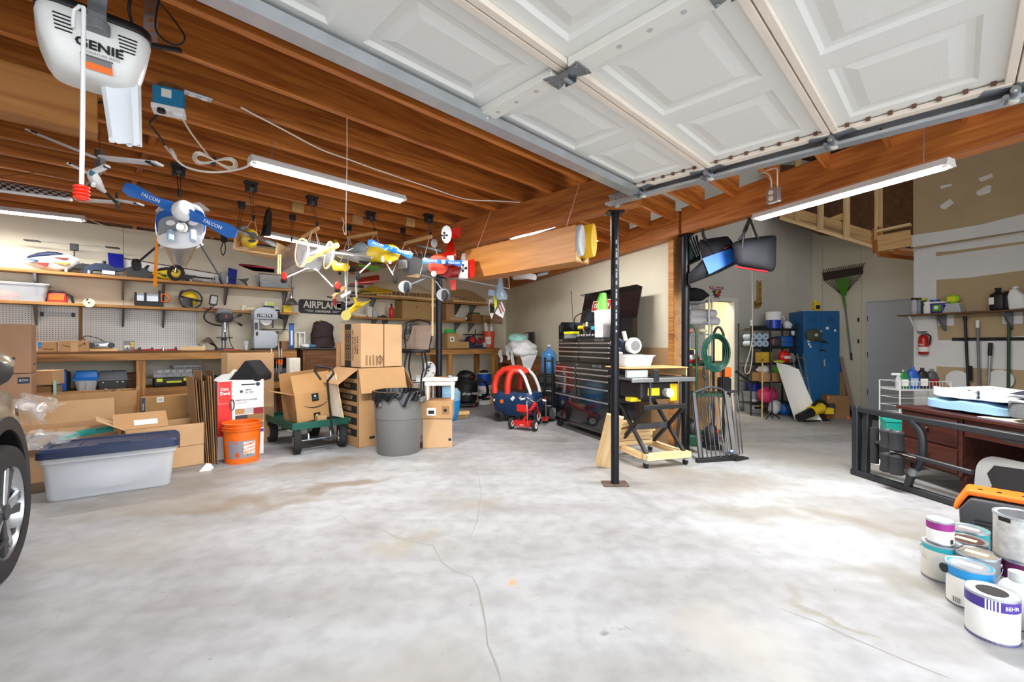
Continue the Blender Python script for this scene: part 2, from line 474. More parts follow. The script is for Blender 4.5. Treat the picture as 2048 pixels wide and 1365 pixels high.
w3=wallbox('wall_far_over_door',far_l,J0,2.03,5.0,'drywall_grey',.12)
for q in(.55,1.35):
 MB().bx(q,q+.012,-.004,0,0,4.9).bd('batten','drywall',w2)
dm=MD
RW0=Vector((6.02,6.6,0));rdir=Vector((.396,-.918,0)).normalized()
def on_dw(s):return FC+rdir*s
D0,D1=.986,1.80
wall_end=wallbox('wall_end',FC,on_dw(D0-.02),0,5.0,'drywall',.12)
wallbox('wall_end_over_door',on_dw(D0-.02),on_dw(D1+.02),2.04,5.0,'drywall',.12)
wallbox('wall_end_right',on_dw(D1+.02),on_dw(3.6),0,5.0,'drywall',.12)
for z in(2.45,):MB().bx(.2,.95,-.002,0,z,z+.004).bd('seam','mid_grey',wall_end)
MB().bx(.19,.194,-.002,0,0.3,3.2).bd('seam','mid_grey',wall_end)
MB().bx(.9,.903,-.002,0,0.0,3.4).bd('seam','mid_grey',wall_end)
wall_right=wallbox('wall_right',RW0,RW0+rdir*5.2,0,2.68,'white_paint',.12)
wr_ret=wallbox('wall_right_return',RW0,RW0+fdir*.9,0,2.68,'white_paint',.05,1)
def wall_patch(parent,poly,m,name='bare_patch',th=.003):
 return MB().pz(poly,-th,0,'xz').bd(name,m,parent)
def rw(u,v,d=0.):
 o=RW0+Vector((-rdir.y,rdir.x,0))*-d*-1 if d else RW0
 s=hit(u,o,rdir);y=(o+rdir*s).y
 return(s,CAMH-(v-V0)/F_PX*y)
wall_patch(wall_right,[rw(1873,560),rw(1935,556),rw(2048,541),rw(2090,535),rw(2090,640),rw(2048,672),rw(1935,680),rw(1877,681),rw(1873,640)],'drywall_brown')
wall_patch(wall_right,[rw(1872,504),rw(1900,503),rw(2048,483),rw(2090,478),rw(2090,482),rw(2048,488),rw(1872,513)],'drywall_brown')
wall_patch(wall_right,[rw(1873,733),rw(2048,741),rw(2090,743),rw(2090,790),rw(1873,775)],'drywall_brown')
RU0=RW0-Vector((-rdir.y,rdir.x,0))*.12*1
nrm=Vector((rdir.y,-rdir.x,0))
if nrm.dot(Vector((0,0,0))-RW0)<0:nrm=-nrm
RU0=RW0+nrm*.12
upper=wallbox('wall_stair',RU0,RU0+rdir*5.2,2.66,5.0,'drywall_brown',.14)
def ru(u,v):
 s=hit(u,RU0,rdir);y=(RU0+rdir*s).y
 return(s,CAMH-(v-V0)/F_PX*y)
wall_patch(upper,[ru(1822,471),ru(1880,463),ru(1960,450),ru(2048,428),ru(2120,415),ru(2120,440),ru(2048,461),ru(1822,495)],'white_paint','primed_band')
for pl in([(1880,412),(1900,398),(1908,406),(1890,419),(1882,417)],[(1881,372),(1903,368),(1904,372),(1882,378)],[(1953,384),(1974,371),(1983,372),(1981,385),(1960,392),(1954,390)],[(1957,357),(1984,347),(1986,354),(1962,364)]):
 wall_patch(upper,[ru(*q)for q in pl],'patch_white','filler_patch')
wallbox('wall_front_right',Vector((3.4,1.35,0)),Vector((3.4,1.35,0))+fdir*6.5,0,5.0,'drywall_grey',.12,-1)
wallbox('wall_left',W(-11.5,.2),ab(-5.5,-1.2),0,5.0,'drywall_grey',.12,-1)
rf=MB().bx(-16,16,-9,18,0,.1)
roof=MB().add([(-13,3,5.0),(0.2,-2.2,5.0),(3.4,1.0,5.0),(12,4,5.0),(10,15,5.0),(-13,15,5.0)],[(0,1,2,3,4,5)]).bd('roof','osb');roof['kind']='structure'
hd=struct('door_2',loc=(J0.x,J0.y,0),rz=F_ROT)
hd.rotation_euler.z=math.atan2(fdir.y,fdir.x)
MB().bx(-.04,.07,-.02,.14,0,2.10).bd('jamb','trim_white',hd,bevel=.004)
MB().bx(-HD_W-.07,-HD_W+.04,-.02,.14,0,2.10).bd('jamb','trim_white',hd,bevel=.004)
MB().bx(-HD_W+.04,-.04,-.02,.14,2.03,2.10).bd('head_casing','trim_white',hd,bevel=.004)
rm=MB().bx(-2.2,1.2,1.6,1.65,-.05,2.6).bx(-2.25,-2.2,.12,1.65,-.05,2.6).bx(1.2,1.25,.12,1.65,-.05,2.6).bx(-2.2,1.2,.12,1.6,2.6,2.65).bd('wall_hallway','room_cream',None,loc=(J0.x,J0.y,0),rot=(0,0,math.atan2(fdir.y,fdir.x)))
rm['kind']='structure'
md=struct('door_3',loc=(on_dw(D0).x,on_dw(D0).y,0),rz=math.atan2(rdir.y,rdir.x))
MB().bx(0,D1-D0,.03,.07,0,2.02).bd('door_leaf','door_grey',md,bevel=.003)
MB().bx(-.02,.0,-.01,.1,0,2.04).bd('jamb','drywall_grey',md)
MB().bx(D1-D0,D1-D0+.02,-.01,.1,0,2.04).bd('jamb','drywall_grey',md)
MB().bx(-.02,D1-D0+.02,-.01,.1,2.02,2.04).bd('head_jamb','drywall_grey',md)
for z in(.35,1.05,1.72):MB().cyl((.005,.022,z-.05),(.005,.022,z+.05),.008,n=8).bd('hinge','dark_grey',md)
mt=MB().bx(-.3,1.6,-1.0,-.1,0,.012).bd('floor_mat','black_soft',None,bevel=.004,loc=on_dw(D0),rot=(0,0,math.atan2(rdir.y,rdir.x)))
tag(mt,'black rubber mat on the floor before the grey end door','mat')
# framing
ceil=struct('ceiling')
MD_L0=Vector((2.03,5.2,0));MD_L1=Vector((3.16,2.745,0))
BR=(MD_L1-MD_L0).normalized()
def beam_r_a(b):
 "a-coordinate where a joist at b meets the right-hand beam"
 pts=[C0,MD_L0,MD_L1+BR*3]
 for p,q in zip(pts,pts[1:]):
  bp,bq=(p.y-p.x)*S2,(q.y-q.x)*S2
  if min(bp,bq)<=b<=max(bp,bq):
   t=(b-bp)/(bq-bp);r=p+(q-p)*t;return(r.x+r.y)*S2
 return 6.5
JZ,JH=2.72,.235
BEAM_A=3.40
n=0
b=-.85
while b<7.4:
 a1=beam_r_a(b)-.05
 a0=-5.5
 Lb('joist',ab(a0,b,JZ+JH/2),ab(a1,b,JZ+JH/2),.042,JH,'fir_red',ceil,bevel=.004)
 n+=1;b+=.405
for k in range(-5,8):
 bb=2.795+k*.405+.2
 if bb<3.9 or bb>6.8:continue
 for aa in(.45,-2.2):Lb('blocking',ab(aa,bb-.18,JZ+JH/2+.02),ab(aa,bb+.18,JZ+JH/2+.02),.04,JH-.06,'fir_red',ceil)
MB().add([ab(-5.5,-1.0,JZ+JH+.002),ab(BEAM_A+.1,-1.0,JZ+JH+.002),ab(BEAM_A+.1,7.3,JZ+JH+.002),ab(-5.5,7.3,JZ+JH+.002)],[(0,1,2,3)]).bd('deck','osb',ceil)
Lb('beam',ab(BEAM_A,1.9,JZ-.15),ab(BEAM_A,7.2,JZ-.15),.14,.30,'fir_beam',ceil,bevel=.006)
Lb('beam',MD_L0.lerp(C0,1.0)+Vector((0,0,2.67)),MD_L0+Vector((-.02,.04,2.67)),.14,.285,'fir_beam',ceil,bevel=.006)
Lb('beam',MD_L0+Vector((0,0,2.675)),MD_L1+BR*3.0+Vector((0,0,2.675)),.15,.30,'fir_beam',ceil,bevel=.006)
Lb('beam',ab(-5.4,3.42,2.54),ab(.12,3.42,2.54),.13,.25,'ply',ceil,bevel=.003)
def rp(u,v,y):return P(u,v,y)
st=struct('trim_stair')
Lb('stringer',P(1560,436,7.6),P(1752,496,6.85),.05,.05,'pine_pale',st)
Lb('stringer',P(1560,420,7.62),P(1752,480,6.9),.04,.20,'pine',st)
for u,v0,y in((1596,445,7.45),(1641,460,7.25),(1693,476,7.05)):
 Lb('stud',P(u,v0,y),P(u,v0-150,y),.035,.09,'pine_pale',st)
Lb('stud',P(1757,480,6.78),P(1757,330,6.78),.04,.10,'pine_pale',st)
Lb('header',P(1755,488,6.75),P(1822,476,6.45),.04,.24,'pine',st)
Lb('sill',P(1755,463,6.75),P(1822,449,6.45),.09,.035,'pine_pale',st)
Lb('stud',P(1754,506,6.8),P(1754,455,6.8),.10,.06,'fir_red',st)
Lb('step',P(1655,445,7.3),P(1690,432,7.1),.06,.1,'pine',st)
Lb('step',P(1718,462,7.1),P(1748,470,6.9),.06,.1,'pine',st)
Lb('landing_joist',P(1757,507,6.85),P(1830,515,7.2),.04,.1,'fir_red',st)
Lb('landing_joist',P(1790,502,6.7),P(1860,512,7.3),.04,.1,'fir_red',st)
MB().add([P(1540,330,8.4),P(1840,330,7.6),P(1840,500,7.6),P(1640,470,8.2),P(1540,430,8.4)],[(0,1,2,3,4)]).bd('loft_backing','osb',st)
def post(u,v,r,label,top):
 p=FL(u,v);p.y+=r;p.x*=p.y/(p.y-r)
 t=Tg('support_post',label,'post',p)
 MB().cyl((0,0,.012),(0,0,top),r,n=20).bd('pole','black_steel',t,sm=40)
 MB().bx(-.11,.11,-.075,.075,0,.012).bd('base_plate',mat('plate_rust','6a5a50',.6,.5,var=.2,scale=30),t,bevel=.002)
 MB().bx(-.07,.07,-.07,.07,top,top+.012).bd('cap_plate','black_steel',t)
 return t
p1=post(1230,972,.036,'black steel pipe post standing free in the middle of the floor',2.405)
for k in range(14):MB().bx(-.002,.010,-.0372,-.034,1.35+.06*k,1.37+.06*k+.015*(k%3)).bd('stencil_mark','light_grey',p1)
p2=post(1371,905,.045,'black steel pipe post against the timber end of the middle wall',2.50)
pp=W(-1.75,-1.15)
pb=FL(878,795)
p3=post(878,877,.043,'dark steel pipe post in front of the workbench, behind the cardboard boxes',2.40)
Lb('wood_strip',(-.075,-.06,1.35),(-.075,-.06,2.2),.04,.02,'pine_pale',p3)
# overhead garage door (open, lying under the joists)
gd=struct('door_1',rz=A_ROT)
DZ=2.47
SEAMS=[1.80,1.21,.507,-.19,-.85]
A_L,A_R=-3.1,3.10
STILES=[-3.1,-1.55,0.0,1.55,3.10]
def panel_part(x0,x1,y0,y1,parent):
 "embossed field: slopes in, flat, slopes out again; seen from below"
 def ring(i,z):return[(x0+i,y0+i,z),(x1-i,y0+i,z),(x1-i,y1-i,z),(x0+i,y1-i,z)]
 b=MB().lf([ring(0,DZ),ring(.018,DZ+.012),ring(.045,DZ+.014),ring(.095,DZ+.002)],caps=False)
 x0+=.095;x1-=.095;y0+=.095;y1-=.095
 b.quad((x0,y0,DZ+.002),(x0,y1,DZ+.002),(x1,y1,DZ+.002),(x1,y0,DZ+.002))
 b.bd('panel','door_white',parent,fix=False)
for k in range(4):
 y1,y0=SEAMS[k],SEAMS[k+1]
 sec=struct('door_section',loc=(0,0,0));sec.parent=gd
 pans=[]
 for i in range(4):
  m=(STILES[i]+STILES[i+1])/2
  for xa,xb in((STILES[i]+.12,m-.07),(m+.07,STILES[i+1]-.12)):
   pans.append((xa,xb,y0+.12,y1-.10))
 b=MB()
 xs=sorted({A_L,A_R}|{p[0]for p in pans}|{p[1]for p in pans});ys=[y0,y0+.12,y1-.10,y1]
 for i in range(len(xs)-1):
  for j in range(3):
   if j==1 and any(abs(xs[i]-p[0])<1e-6 for p in pans):continue
   b.quad((xs[i],ys[j],DZ),(xs[i],ys[j+1],DZ),(xs[i+1],ys[j+1],DZ),(xs[i+1],ys[j],DZ))
 b.bx(A_L,A_R,y0,y1,DZ+.03,DZ+.05)
 b.bd('skin','door_white',sec,fix=False)
 for p in pans:panel_part(*p,sec)
 if k:MB().bx(A_L,A_R,y1-.035,y1-.003,DZ-.025,DZ).bd('rail','door_cream',sec,bevel=.003)
 if k<3:MB().bx(A_L,A_R,y0+.003,y0+.035,DZ-.025,DZ).bd('rail','door_cream',sec,bevel=.003)
 for sx in STILES[1:-1]:
  MB().bx(sx-.045,sx+.045,y0+.05,y1-.04,DZ-.04,DZ).bd('stile','trim_white',sec,bevel=.004)
  if k in(0,1):
   for q in range(3):
    MB().cyl((sx,y0+.18+.13*q,DZ-.041),(sx,y0+.18+.13*q,DZ-.0402),.012,n=12).bd('knockout','light_grey',sec)
 for sx in(A_R-.04,):
  MB().bx(sx,sx+.055,y0+.01,y1-.01,DZ-.03,DZ-.005).bd('end_stile','door_cream',sec,bevel=.003)
 for q in range(7):
  yy=y0+.06+q*(y1-y0-.1)/6.5
  MB().bx(A_R-.058,A_R-.043,yy,yy+.018,DZ-.018,DZ).bd('edge_tab','rust_brown',sec)
MB().bx(A_L,A_R,1.72,1.80,DZ-.07,DZ-.062).bx(A_L,A_R,1.792,1.80,DZ-.062,DZ+.02).bx(A_L,A_R,1.72,1.728,DZ-.062,DZ-.02).bd('top_strut','galv',gd)
for sx in STILES[1:4]:MB().cyl((sx,1.715,DZ-.045),(sx,1.72,DZ-.045),.008,n=8).bd('strut_bolt','chrome',gd)
def hinge(x,y):
 b=MB().pz([(-.055,-.09),(.055,-.09),(.03,-.02),(.03,.02),(.055,.09),(-.055,.09),(-.03,.02),(-.03,-.02)],DZ-.048,DZ-.043)
 b.cyl((-.03,0,DZ-.062),(.03,0,DZ-.062),.013,n=10)
 b.bx(-.032,-.028,-.03,.03,DZ-.07,DZ-.043).bx(.028,.032,-.03,.03,DZ-.07,DZ-.043)
 o=b.bd('hinge','galv_dark',gd,loc=(x,y,0))
 for sx,sy in((-.035,-.075),(.035,-.075),(-.035,.075),(.035,.075)):
  MB().cyl((x+sx,y+sy,DZ-.054),(x+sx,y+sy,DZ-.048),.008,n=6).bd('bolt','chrome',gd)
for y in SEAMS[1:4]:
 for sx in STILES[1:4]:hinge(sx,y)
def roller(y):
 b=MB().pz([(-.05,-.1),(.02,-.12),(.05,-.04),(.05,.04),(.02,.12),(-.05,.1),(-.02,0)],DZ-.036,DZ-.03)
 b.cyl((-.03,0,DZ-.055),(.04,0,DZ-.055),.018,n=12).cyl((-.02,.03,DZ-.075),(.05,.03,DZ-.075),.012,n=10)
 b.bd('roller_hinge','galv_dark',gd,loc=(A_R,y,0))
 MB().cyl((.04,0,DZ-.06),(.075,0,DZ-.06),.024,n=16).cyl((-.03,0,DZ-.06),(.06,0,DZ-.06),.006,n=8).bd('roller','off_white',gd,loc=(A_R,y,0),sm=40)
for y in(1.72,1.21,.507,-.19):roller(y)
tr=Tg('door_track','long galvanized steel track running along the right edge of the overhead door','track',(0,0,0),A_ROT)
TZ=2.395
MB().bx(3.205,3.21,-1.0,2.05,TZ,TZ+.085).bx(3.13,3.205,-1.0,2.05,TZ,TZ+.005).bx(3.13,3.135,-1.0,2.05,TZ+.005,TZ+.018).bx(3.17,3.205,-1.0,2.05,TZ+.08,TZ+.085).bd('channel','galv',tr)
MB().bx(3.21,3.25,1.96,1.99,TZ,TZ+.36).bx(3.21,3.215,1.96,2.0,TZ-.02,TZ+.36).bd('hanger_angle','galv',tr)
for y in(1.99,1.2,.3):MB().cyl((3.198,y,TZ+.045),(3.205,y,TZ+.045),.009,n=8).bd('bolt','chrome',tr)
# opener
OP=P(190,75,1.72)
op=Tg('garage_door_opener','white and black garage door opener hung from the joists above the floor','door opener',(OP.x,OP.y,2.36),R(45))
def shell(z0,z1,prof):
 pass
secs=[]
for z,wx,dx,y0,y1 in((-.165,.09,0,-.10,.06),(-.15,.15,0,-.16,.10),(-.10,.175,0,-.185,.13),(-.02,.20,0,-.20,.15),(.07,.215,0,-.205,.16),(.10,.21,0,-.20,.16)):
 secs.append([(x,y+(y0+y1)/2,z)for x,y in rpoly(2*wx,y1-y0,min(.075,wx*.8),5)])
MB().lf(secs).bd('housing','white_metal',op,sm=50)
MB().pz(rpoly(.435,.375,.08,5,0,-.02),.10,.145,'xy').bd('top_cover','black',op,bevel=.01,sm=40)
MB().bx(-.035,.035,-.25,-.17,.06,.16).cyl((0,-.215,.02),(0,-.215,.07),.05,n=16).bd('sprocket_guard','mid_grey',op,bevel=.006)
rail=MB().bx(-.03,.03,-1.9,-.2,.10,.15).bx(-.008,.008,-1.9,-.2,.15,.17).bd('rail','silver',op)
rail.rotation_euler=(0,0,R(0))
for sx in(-1,1):
 for q in range(5):
  z=.05-q*.017
  MB().box((sx*.115,-.2055+.001*q,z),(.075-.004*q,.004,.006)).bd('vent_slot','black',op)
op.scale=(.74,.74,.74)
tx=text('GENIE',.058,'ink',op,(.01,-.2045,-.045),rot=(R(90),0,0),bold=.03,sx=1.1)
text('SIGNATURE SERIES',.016,'mid_grey',op,(0.02,-.204,-.08))
MB().box((.0,-.2,-.097),(.12,.006,.005)).bd('indicator_bar','mid_grey',op)
MB().add([(-.055,-.189,-.105),(.055,-.189,-.105),(.06,-.165,-.15),(-.05,-.165,-.15)],[(3,2,1,0)]).bd('warning_label','orange',op,loc=(0,-.008,0),fix=False)
MB().add([(-.055,-.198,-.104),(.055,-.198,-.104),(.056,-.1865,-.122),(-.054,-.1865,-.122)],[(3,2,1,0)]).bd('warning_label','mid_grey',op,loc=(0,-.0015,0),fix=False)
lens=MB()
pts=[(-.085,0),(-.08,.028),(-.055,.042),(-.03,.034),(.03,.034),(.055,.042),(.08,.028),(.085,0)]
top=[Vector((x,-y,0))for x,y in pts];bot=[Vector((x*.82,-y*.7-.02,-.30-(.012 if i%2 else 0)))for i,(x,y)in enumerate(pts)]
lens.lf([top,bot],caps=False)
mat('lens','dfe4ea',.3,alpha=.8)
lens.bd('light_lens','lens',op,loc=(.1,-.06,-.12),rot=(R(14),0,R(-25)),sm=30)
for dx in(-.035,.035):MB().cyl((.1+dx,-.02,-.42),(.1+dx,-.012,-.42),.014,n=12).bd('lens_tab','lens',op)
hb=MB()
hang=Tg('hanger_strap','perforated galvanized strap holding the opener from the joists','strap',P(301,40,2.0),R(20))
b=MB().bx(-.026,.026,0,.004,-.115,.42);b.bd('strap','galv',hang)
for q in range(9):MB().cyl((0,-.001,-.09+q*.045),(0,0,-.09+q*.045),.009,n=10).bd('hole','fir_red',hang)
MB().bx(-.03,.12,-.02,.0,-.125,-.11).bd('foot','black',hang)
rc=Tg('release_cord','white rope with a red ribbed handle hanging from the opener trolley','rope',P(163,370,1.5),0)
zt=P(168,15,1.5).z-rc.location.z
MB().tb([(.0,0,0),(.004,0,zt*.4),(.006,0,zt*.75),(.008,0,zt)],.0065,n=8).bd('rope','white',rc,sm=60)
b=MB().tb([(.008,0,zt),(-.005,0,zt+.005),(-.025,0,zt-.01),(-.028,0,zt-.05),(-.026,.0,zt-.07)],.006,n=8).bd('knot','white',rc,sm=60)
pr=[(.008,0)]
for q in range(4):pr+=[(.017,-.003-q*.012),(.022,-.006-q*.012),(.022,-.010-q*.012),(.014,-.0125-q*.012)]
MB().lt(pr+[(.012,-.052)],n=18).bd('handle','red_handle' if 0 else mat('red_handle','ff3b24',.4),rc,sm=50)
# fluorescent lights
def shop_light(name,p0,p1,label,hang=True,power=1.0,wd=.13):
 p0,p1=Vector(p0),Vector(p1);d=p1-p0;L=d.length;c=(p0+p1)/2
 t=Tg(name,label,'shop light',c,math.atan2(d.y,d.x))
 pr=[(-wd/2,-.012),(-wd*.32,.035),(wd*.32,.035),(wd/2,-.012),(wd/2-.006,-.012),(wd*.3,.028),(-wd*.3,.028),(-wd/2+.006,-.012)]
 MB().pz(pr,-L/2,L/2,'yz').bd('reflector','white_metal',t)
 for e in(-1,1):
  MB().pz(pr[:4],e*L/2-.003,e*L/2+.003,'yz').bd('end_cap','white_metal',t)
 for s in(-1,1):
  MB().cyl((-L/2+.03,s*.032,-.006),(L/2-.03,s*.032,-.006),.017,n=12).bd('tube','tube_glow',t,sm=40)
  for e in(-1,1):MB().cyl((e*(L/2-.03),s*.032,-.006),(e*(L/2-.008),s*.032,-.006),.018,n=12).bd('socket','off_white',t,sm=40)
 ld=bpy.data.lights.new('tube_light','AREA');ld.shape='RECTANGLE';ld.size=L*.92;ld.size_y=.1;ld.energy=TUBE_W*power;ld.color=(1,.985,.96)
 lo=bpy.data.objects.new('tube_light',ld);COL.objects.link(lo);lo.parent=t;lo.location=(0,0,-.035)
 if hang:
  for e in(-1,1):
   k=0;z=.035;x=e*(L/2-.14)
   b=MB()
   while z<hang:
    b.tb([(x+(.004 if k%2 else 0)*math.cos(q*1.0472),(.004 if k%2==0 else 0)*math.cos(q*1.0472),z+.008+.009*math.sin(q*1.0472))for q in range(6)],.0012,n=4,closed=True)
    z+=.014;k+=1
   b.bd('chain','galv_dark',t)
 return t
def lp(u,v,z):
 y=(z-CAMH)*F_PX/(V0-v);return Vector(((u-U0)/F_PX*y,y,z))
l1=shop_light('shop_light',lp(500,322,2.52),lp(806,401,2.52),'glowing white shop light on chains under the wooden joists',hang=.2,power=1.3)
l2=shop_light('shop_light',lp(1512,437,2.42),lp(1902,327,2.42),'glowing white shop light hung along the timber beam beside the loft stairs',hang=.31,power=2.2)
l3=shop_light('shop_light',P(-260,395,4.2),P(170,437,5.0),'shop light at the top of the back wall under the checkered wing',hang=None,power=.6)
l4=shop_light('shop_light',P(1025,470,6.2),P(1150,445,5.15),'shop light partly hidden above the long plywood wing box',hang=None,power=.8)
l5=shop_light('shop_light',P(526,473,5.3),P(665,492,6.1),'shop light glowing above the back wall behind the hanging model planes',hang=None,power=.22)
mat('hall_glow','fff6e0',.5,emit=3.0)
hl=bpy.data.lights.new('hall_lamp','AREA');hl.energy=30;hl.size=1.0;hl.color=(1,.93,.8)
ho=bpy.data.objects.new('hall_lamp',hl);COL.objects.link(ho);q=J0+Vector((-fdir.y,fdir.x,0))*.9-fdir*.4;ho.location=(q.x,q.y,2.55)
# common builders
def nth(k):return('first','second','third','fourth','fifth','sixth','seventh','eighth','ninth','tenth','eleventh','twelfth','thirteenth','fourteenth','fifteenth','sixteenth')[k]
def WT(name,label,cat,u,d,z,group=None,rz=0.):
 p=W(WS(u,d),d,z)
 return Tg(name,label,cat,p,W_ROT+rz,group)
def wl(u0,u1,d):return WS(u1,d)-WS(u0,d)
def cN(label,loc,rz,w,d,h,m='cardboard',tape=True,flaps=None,group=None,tilt=None,name='cardboard_box',cat='box',inner='cardboard_dark',prints=()):
 "flaps: None = closed; else (front, back, left, right) opening angles in degrees from upright, None = missing. origin at bottom centre"
 t=Tg(name,label,cat,loc,rz,group)
 if tilt:t.rotation_euler=(tilt[0],tilt[1],rz)
 if flaps is None:
  MB().bx(-w/2,w/2,-d/2,d/2,0,h).bd('body',m,t,bevel=.004)
  MB().bx(-w/2+.002,w/2-.002,-.0012,.0012,h-.001,h+.0006).bd('seam','cardboard_dark',t)
  if tape:MB().bx(-w/2-.0006,w/2+.0006,-.026,.026,h,h+.0008).bx(-w/2-.0008,-w/2,-.026,.026,h-.06,h+.0008).bx(w/2,w/2+.0008,-.026,.026,h-.06,h+.0008).bd('tape','tape',t)
 else:
  k=.005
  MB().bx(-w/2,w/2,-d/2,-d/2+k,0,h).bx(-w/2,w/2,d/2-k,d/2,0,h).bx(-w/2,-w/2+k,-d/2,d/2,0,h).bx(w/2-k,w/2,-d/2,d/2,0,h).bx(-w/2,w/2,-d/2,d/2,0,k).bd('body',m,t)
  fl_len=min(w,d)/2
  f,bk,l,r=flaps
  if f is not None:MB().bx(-w/2,w/2,-k,0,0,fl_len).bd('flap',m,t,loc=(0,-d/2+k/2,h),rot=(R(f),0,0))
  if bk is not None:MB().bx(-w/2,w/2,0,k,0,fl_len).bd('flap',m,t,loc=(0,d/2-k/2,h),rot=(R(-bk),0,0))
  if l is not None:MB().bx(-k,0,-d/2,d/2,0,fl_len).bd('flap',m,t,loc=(-w/2+k/2,0,h),rot=(0,R(-l),0))
  if r is not None:MB().bx(0,k,-d/2,d/2,0,fl_len).bd('flap',m,t,loc=(w/2-k/2,0,h),rot=(0,R(r),0))
 for(face,body,size,x,z,col,kw)in prints:
  put_text(t,face,body,size,x,z,col,w,d,h,**kw)
 return t
def put_text(t,face,body,size,x,z,col,w,d,h,**kw):
 if face=='f':return text(body,size,col,t,(x,-d/2-.0008,z),rot=(R(90),kw.pop('roll',0),0),**kw)
 if face=='l':return text(body,size,col,t,(-w/2-.0008,x,z),rot=(R(90),kw.pop('roll',0),R(-90)),**kw)
 if face=='r':return text(body,size,col,t,(w/2+.0008,x,z),rot=(R(90),kw.pop('roll',0),R(90)),**kw)
 if face=='t':return text(body,size,col,t,(x,z,h+.0008),rot=(0,0,kw.pop('roll',0)),**kw)
def dC(t,m,x0,x1,z0,z1,y,name='label_patch',th=.0012):
 return MB().bx(x0,x1,y-th,y,z0,z1).bd(name,m,t)
def smile(t,x,z,w,y,m='ink',flip=1):
 "curved arrow print"
 n=14;up=[];lo=[]
 for i in range(n+1):
  a=-1+2*i/n;q=x+a*w/2
  zz=z-(1-a*a)*w*.16+.03*w*a
  th=w*.022*(1.1-abs(a)*.75)
  up.append((q,zz+th));lo.append((q,zz-th))
 b=MB().pz(up+lo[::-1],y-.0012,y,'xz')
 e=x+w*.5;ez=z+w*.03
 b.pz([(e-w*.1,ez+w*.07),(e+w*.05,ez+w*.06),(e+w*.03,ez-w*.09),(e-.0*w,ez-w*.06),(e+w*.0,ez+w*.03),(e-w*.07,ez+w*.04)],y-.0012,y,'xz')
 return b.bd('printed_arrow',m,t)
def bucket(label,loc,m,rt=.15,rb=.132,h=.37,handle=True,rz=0.,group=None,name='bucket',rim=None,cat='bucket',full=None):
 t=Tg(name,label,cat,loc,rz,group)
 MB().lt([(rb-.01,.008),(rb,0),(rb,.004),(rt-.01,h-.07)],n=36,caps=False).lt([(rb*.98,.006),(.001,.006)],n=36,caps=False).lt([(rt-.01,h-.07),(rt-.008,h-.004),(rt-.012,h),(rt-.016,h-.004),(rb-.006,.012),(.001,.012)],n=36,caps=False).bd('body',m,t,sm=40)
 for z in(h-.012,h-.05,h-.075):
  MB().lt([(rt-.012,z),(rt+.004,z),(rt+.004,z+.010),(rt-.012,z+.010)],n=36,caps=False).bd('rim',rim or m,t,sm=40)
 if handle:
  b=MB().tb([(rt*1.03*math.cos(a),-rt*.35*math.sin(a)-.02,h-.055-rt*.95*math.sin(a))for a in[math.pi*i/14 for i in range(15)]],.0025,n=6);b.bd('handle','galv_dark',t,sm=60)
 if full:MB().lt([(rt-.02,h-.03),(.001,h-.03)],n=30,caps=False).bd('contents',full,t)
 return t
def bottle(label,loc,m,cap='white',r=.035,h=.2,neck=.35,group=None,lab=None,name='bottle',rz=0.,sy=1.,cat='bottle'):
 t=Tg(name,label,cat,loc,rz,group)
 MB().lt([(r*.9,0),(r,.006),(r,h*.62),(r*.85,h*.72),(r*neck,h*.82),(r*neck,h*.88)],n=20,sy=sy).bd('body',m,t,sm=40)
 MB().lt([(r*neck*1.2,h*.87),(r*neck*1.2,h),(r*neck*.9,h*1.01)],n=16,sy=sy).bd('cap',cap,t,sm=40)
 if lab:MB().lt([(r*1.012,h*.15),(r*1.012,h*.55)],n=20,sy=sy,caps=False).bd('label_band',lab,t,sm=40)
 return t
def rbin(t,w,d,h,m,name='body',rim=.012,inset=.03,th=.004):
 "open tub with flared walls"
 ro=[[(x,y,0)for x,y in rpoly(w-2*inset,d-2*inset,.03,3)],[(x,y,h)for x,y in rpoly(w,d,.04,3)]]
 ri=[[(x,y,h)for x,y in rpoly(w-2*th,d-2*th,.036,3)],[(x,y,th)for x,y in rpoly(w-2*inset-2*th,d-2*inset-2*th,.026,3)]]
 o=MB().lf(ro+ri).bd(name,m,t,sm=30)
 if rim:MB().lf([[(x,y,h-.012)for x,y in rpoly(w+2*rim,d+2*rim,.05,3)],[(x,y,h)for x,y in rpoly(w+2*rim,d+2*rim,.05,3)],[(x,y,h)for x,y in rpoly(w,d,.04,3)],[(x,y,h-.012)for x,y in rpoly(w,d,.04,3)]],caps=False).bd('rim',m,t)
 return o
def blob(c,r,seed=0,amp=.15,n=18):
 rnd=random.Random(seed);ph=[rnd.uniform(0,6.28)for _ in range(9)]
 b=MB();r=(r,r,r)if isinstance(r,(int,float))else r
 def fn(u,v):
  th,fi=2*math.pi*u,math.pi*(.002+.996*v)
  x,y,z=math.cos(th)*math.sin(fi),math.sin(th)*math.sin(fi),-math.cos(fi)
  k=1+amp*(math.sin(3*x+ph[0]+2*y)*.5+math.sin(5*y+ph[1]+3*z)*.3+math.sin(6*z+ph[2]+4*x)*.3+math.sin(9*x+7*y+ph[3])*.15)
  return(c[0]+r[0]*x*k,c[1]+r[1]*y*k,c[2]+r[2]*z*k)
 return b.grid(fn,n,n//2,wrap=True)
def airfoil(ch,th,n=8):
 "closed outline, leading edge at x=0, chord along +x"
 up=[];lo=[]
 for i in range(n+1):
  x=(1-math.cos(math.pi*i/n))/2
  t=th*5*(.2969*math.sqrt(x)-.126*x-.3516*x*x+.2843*x**3-.1015*x**4)
  up.append((x*ch,t*ch));lo.append((x*ch,-t*ch*.45))
 return up+lo[::-1][1:-1]
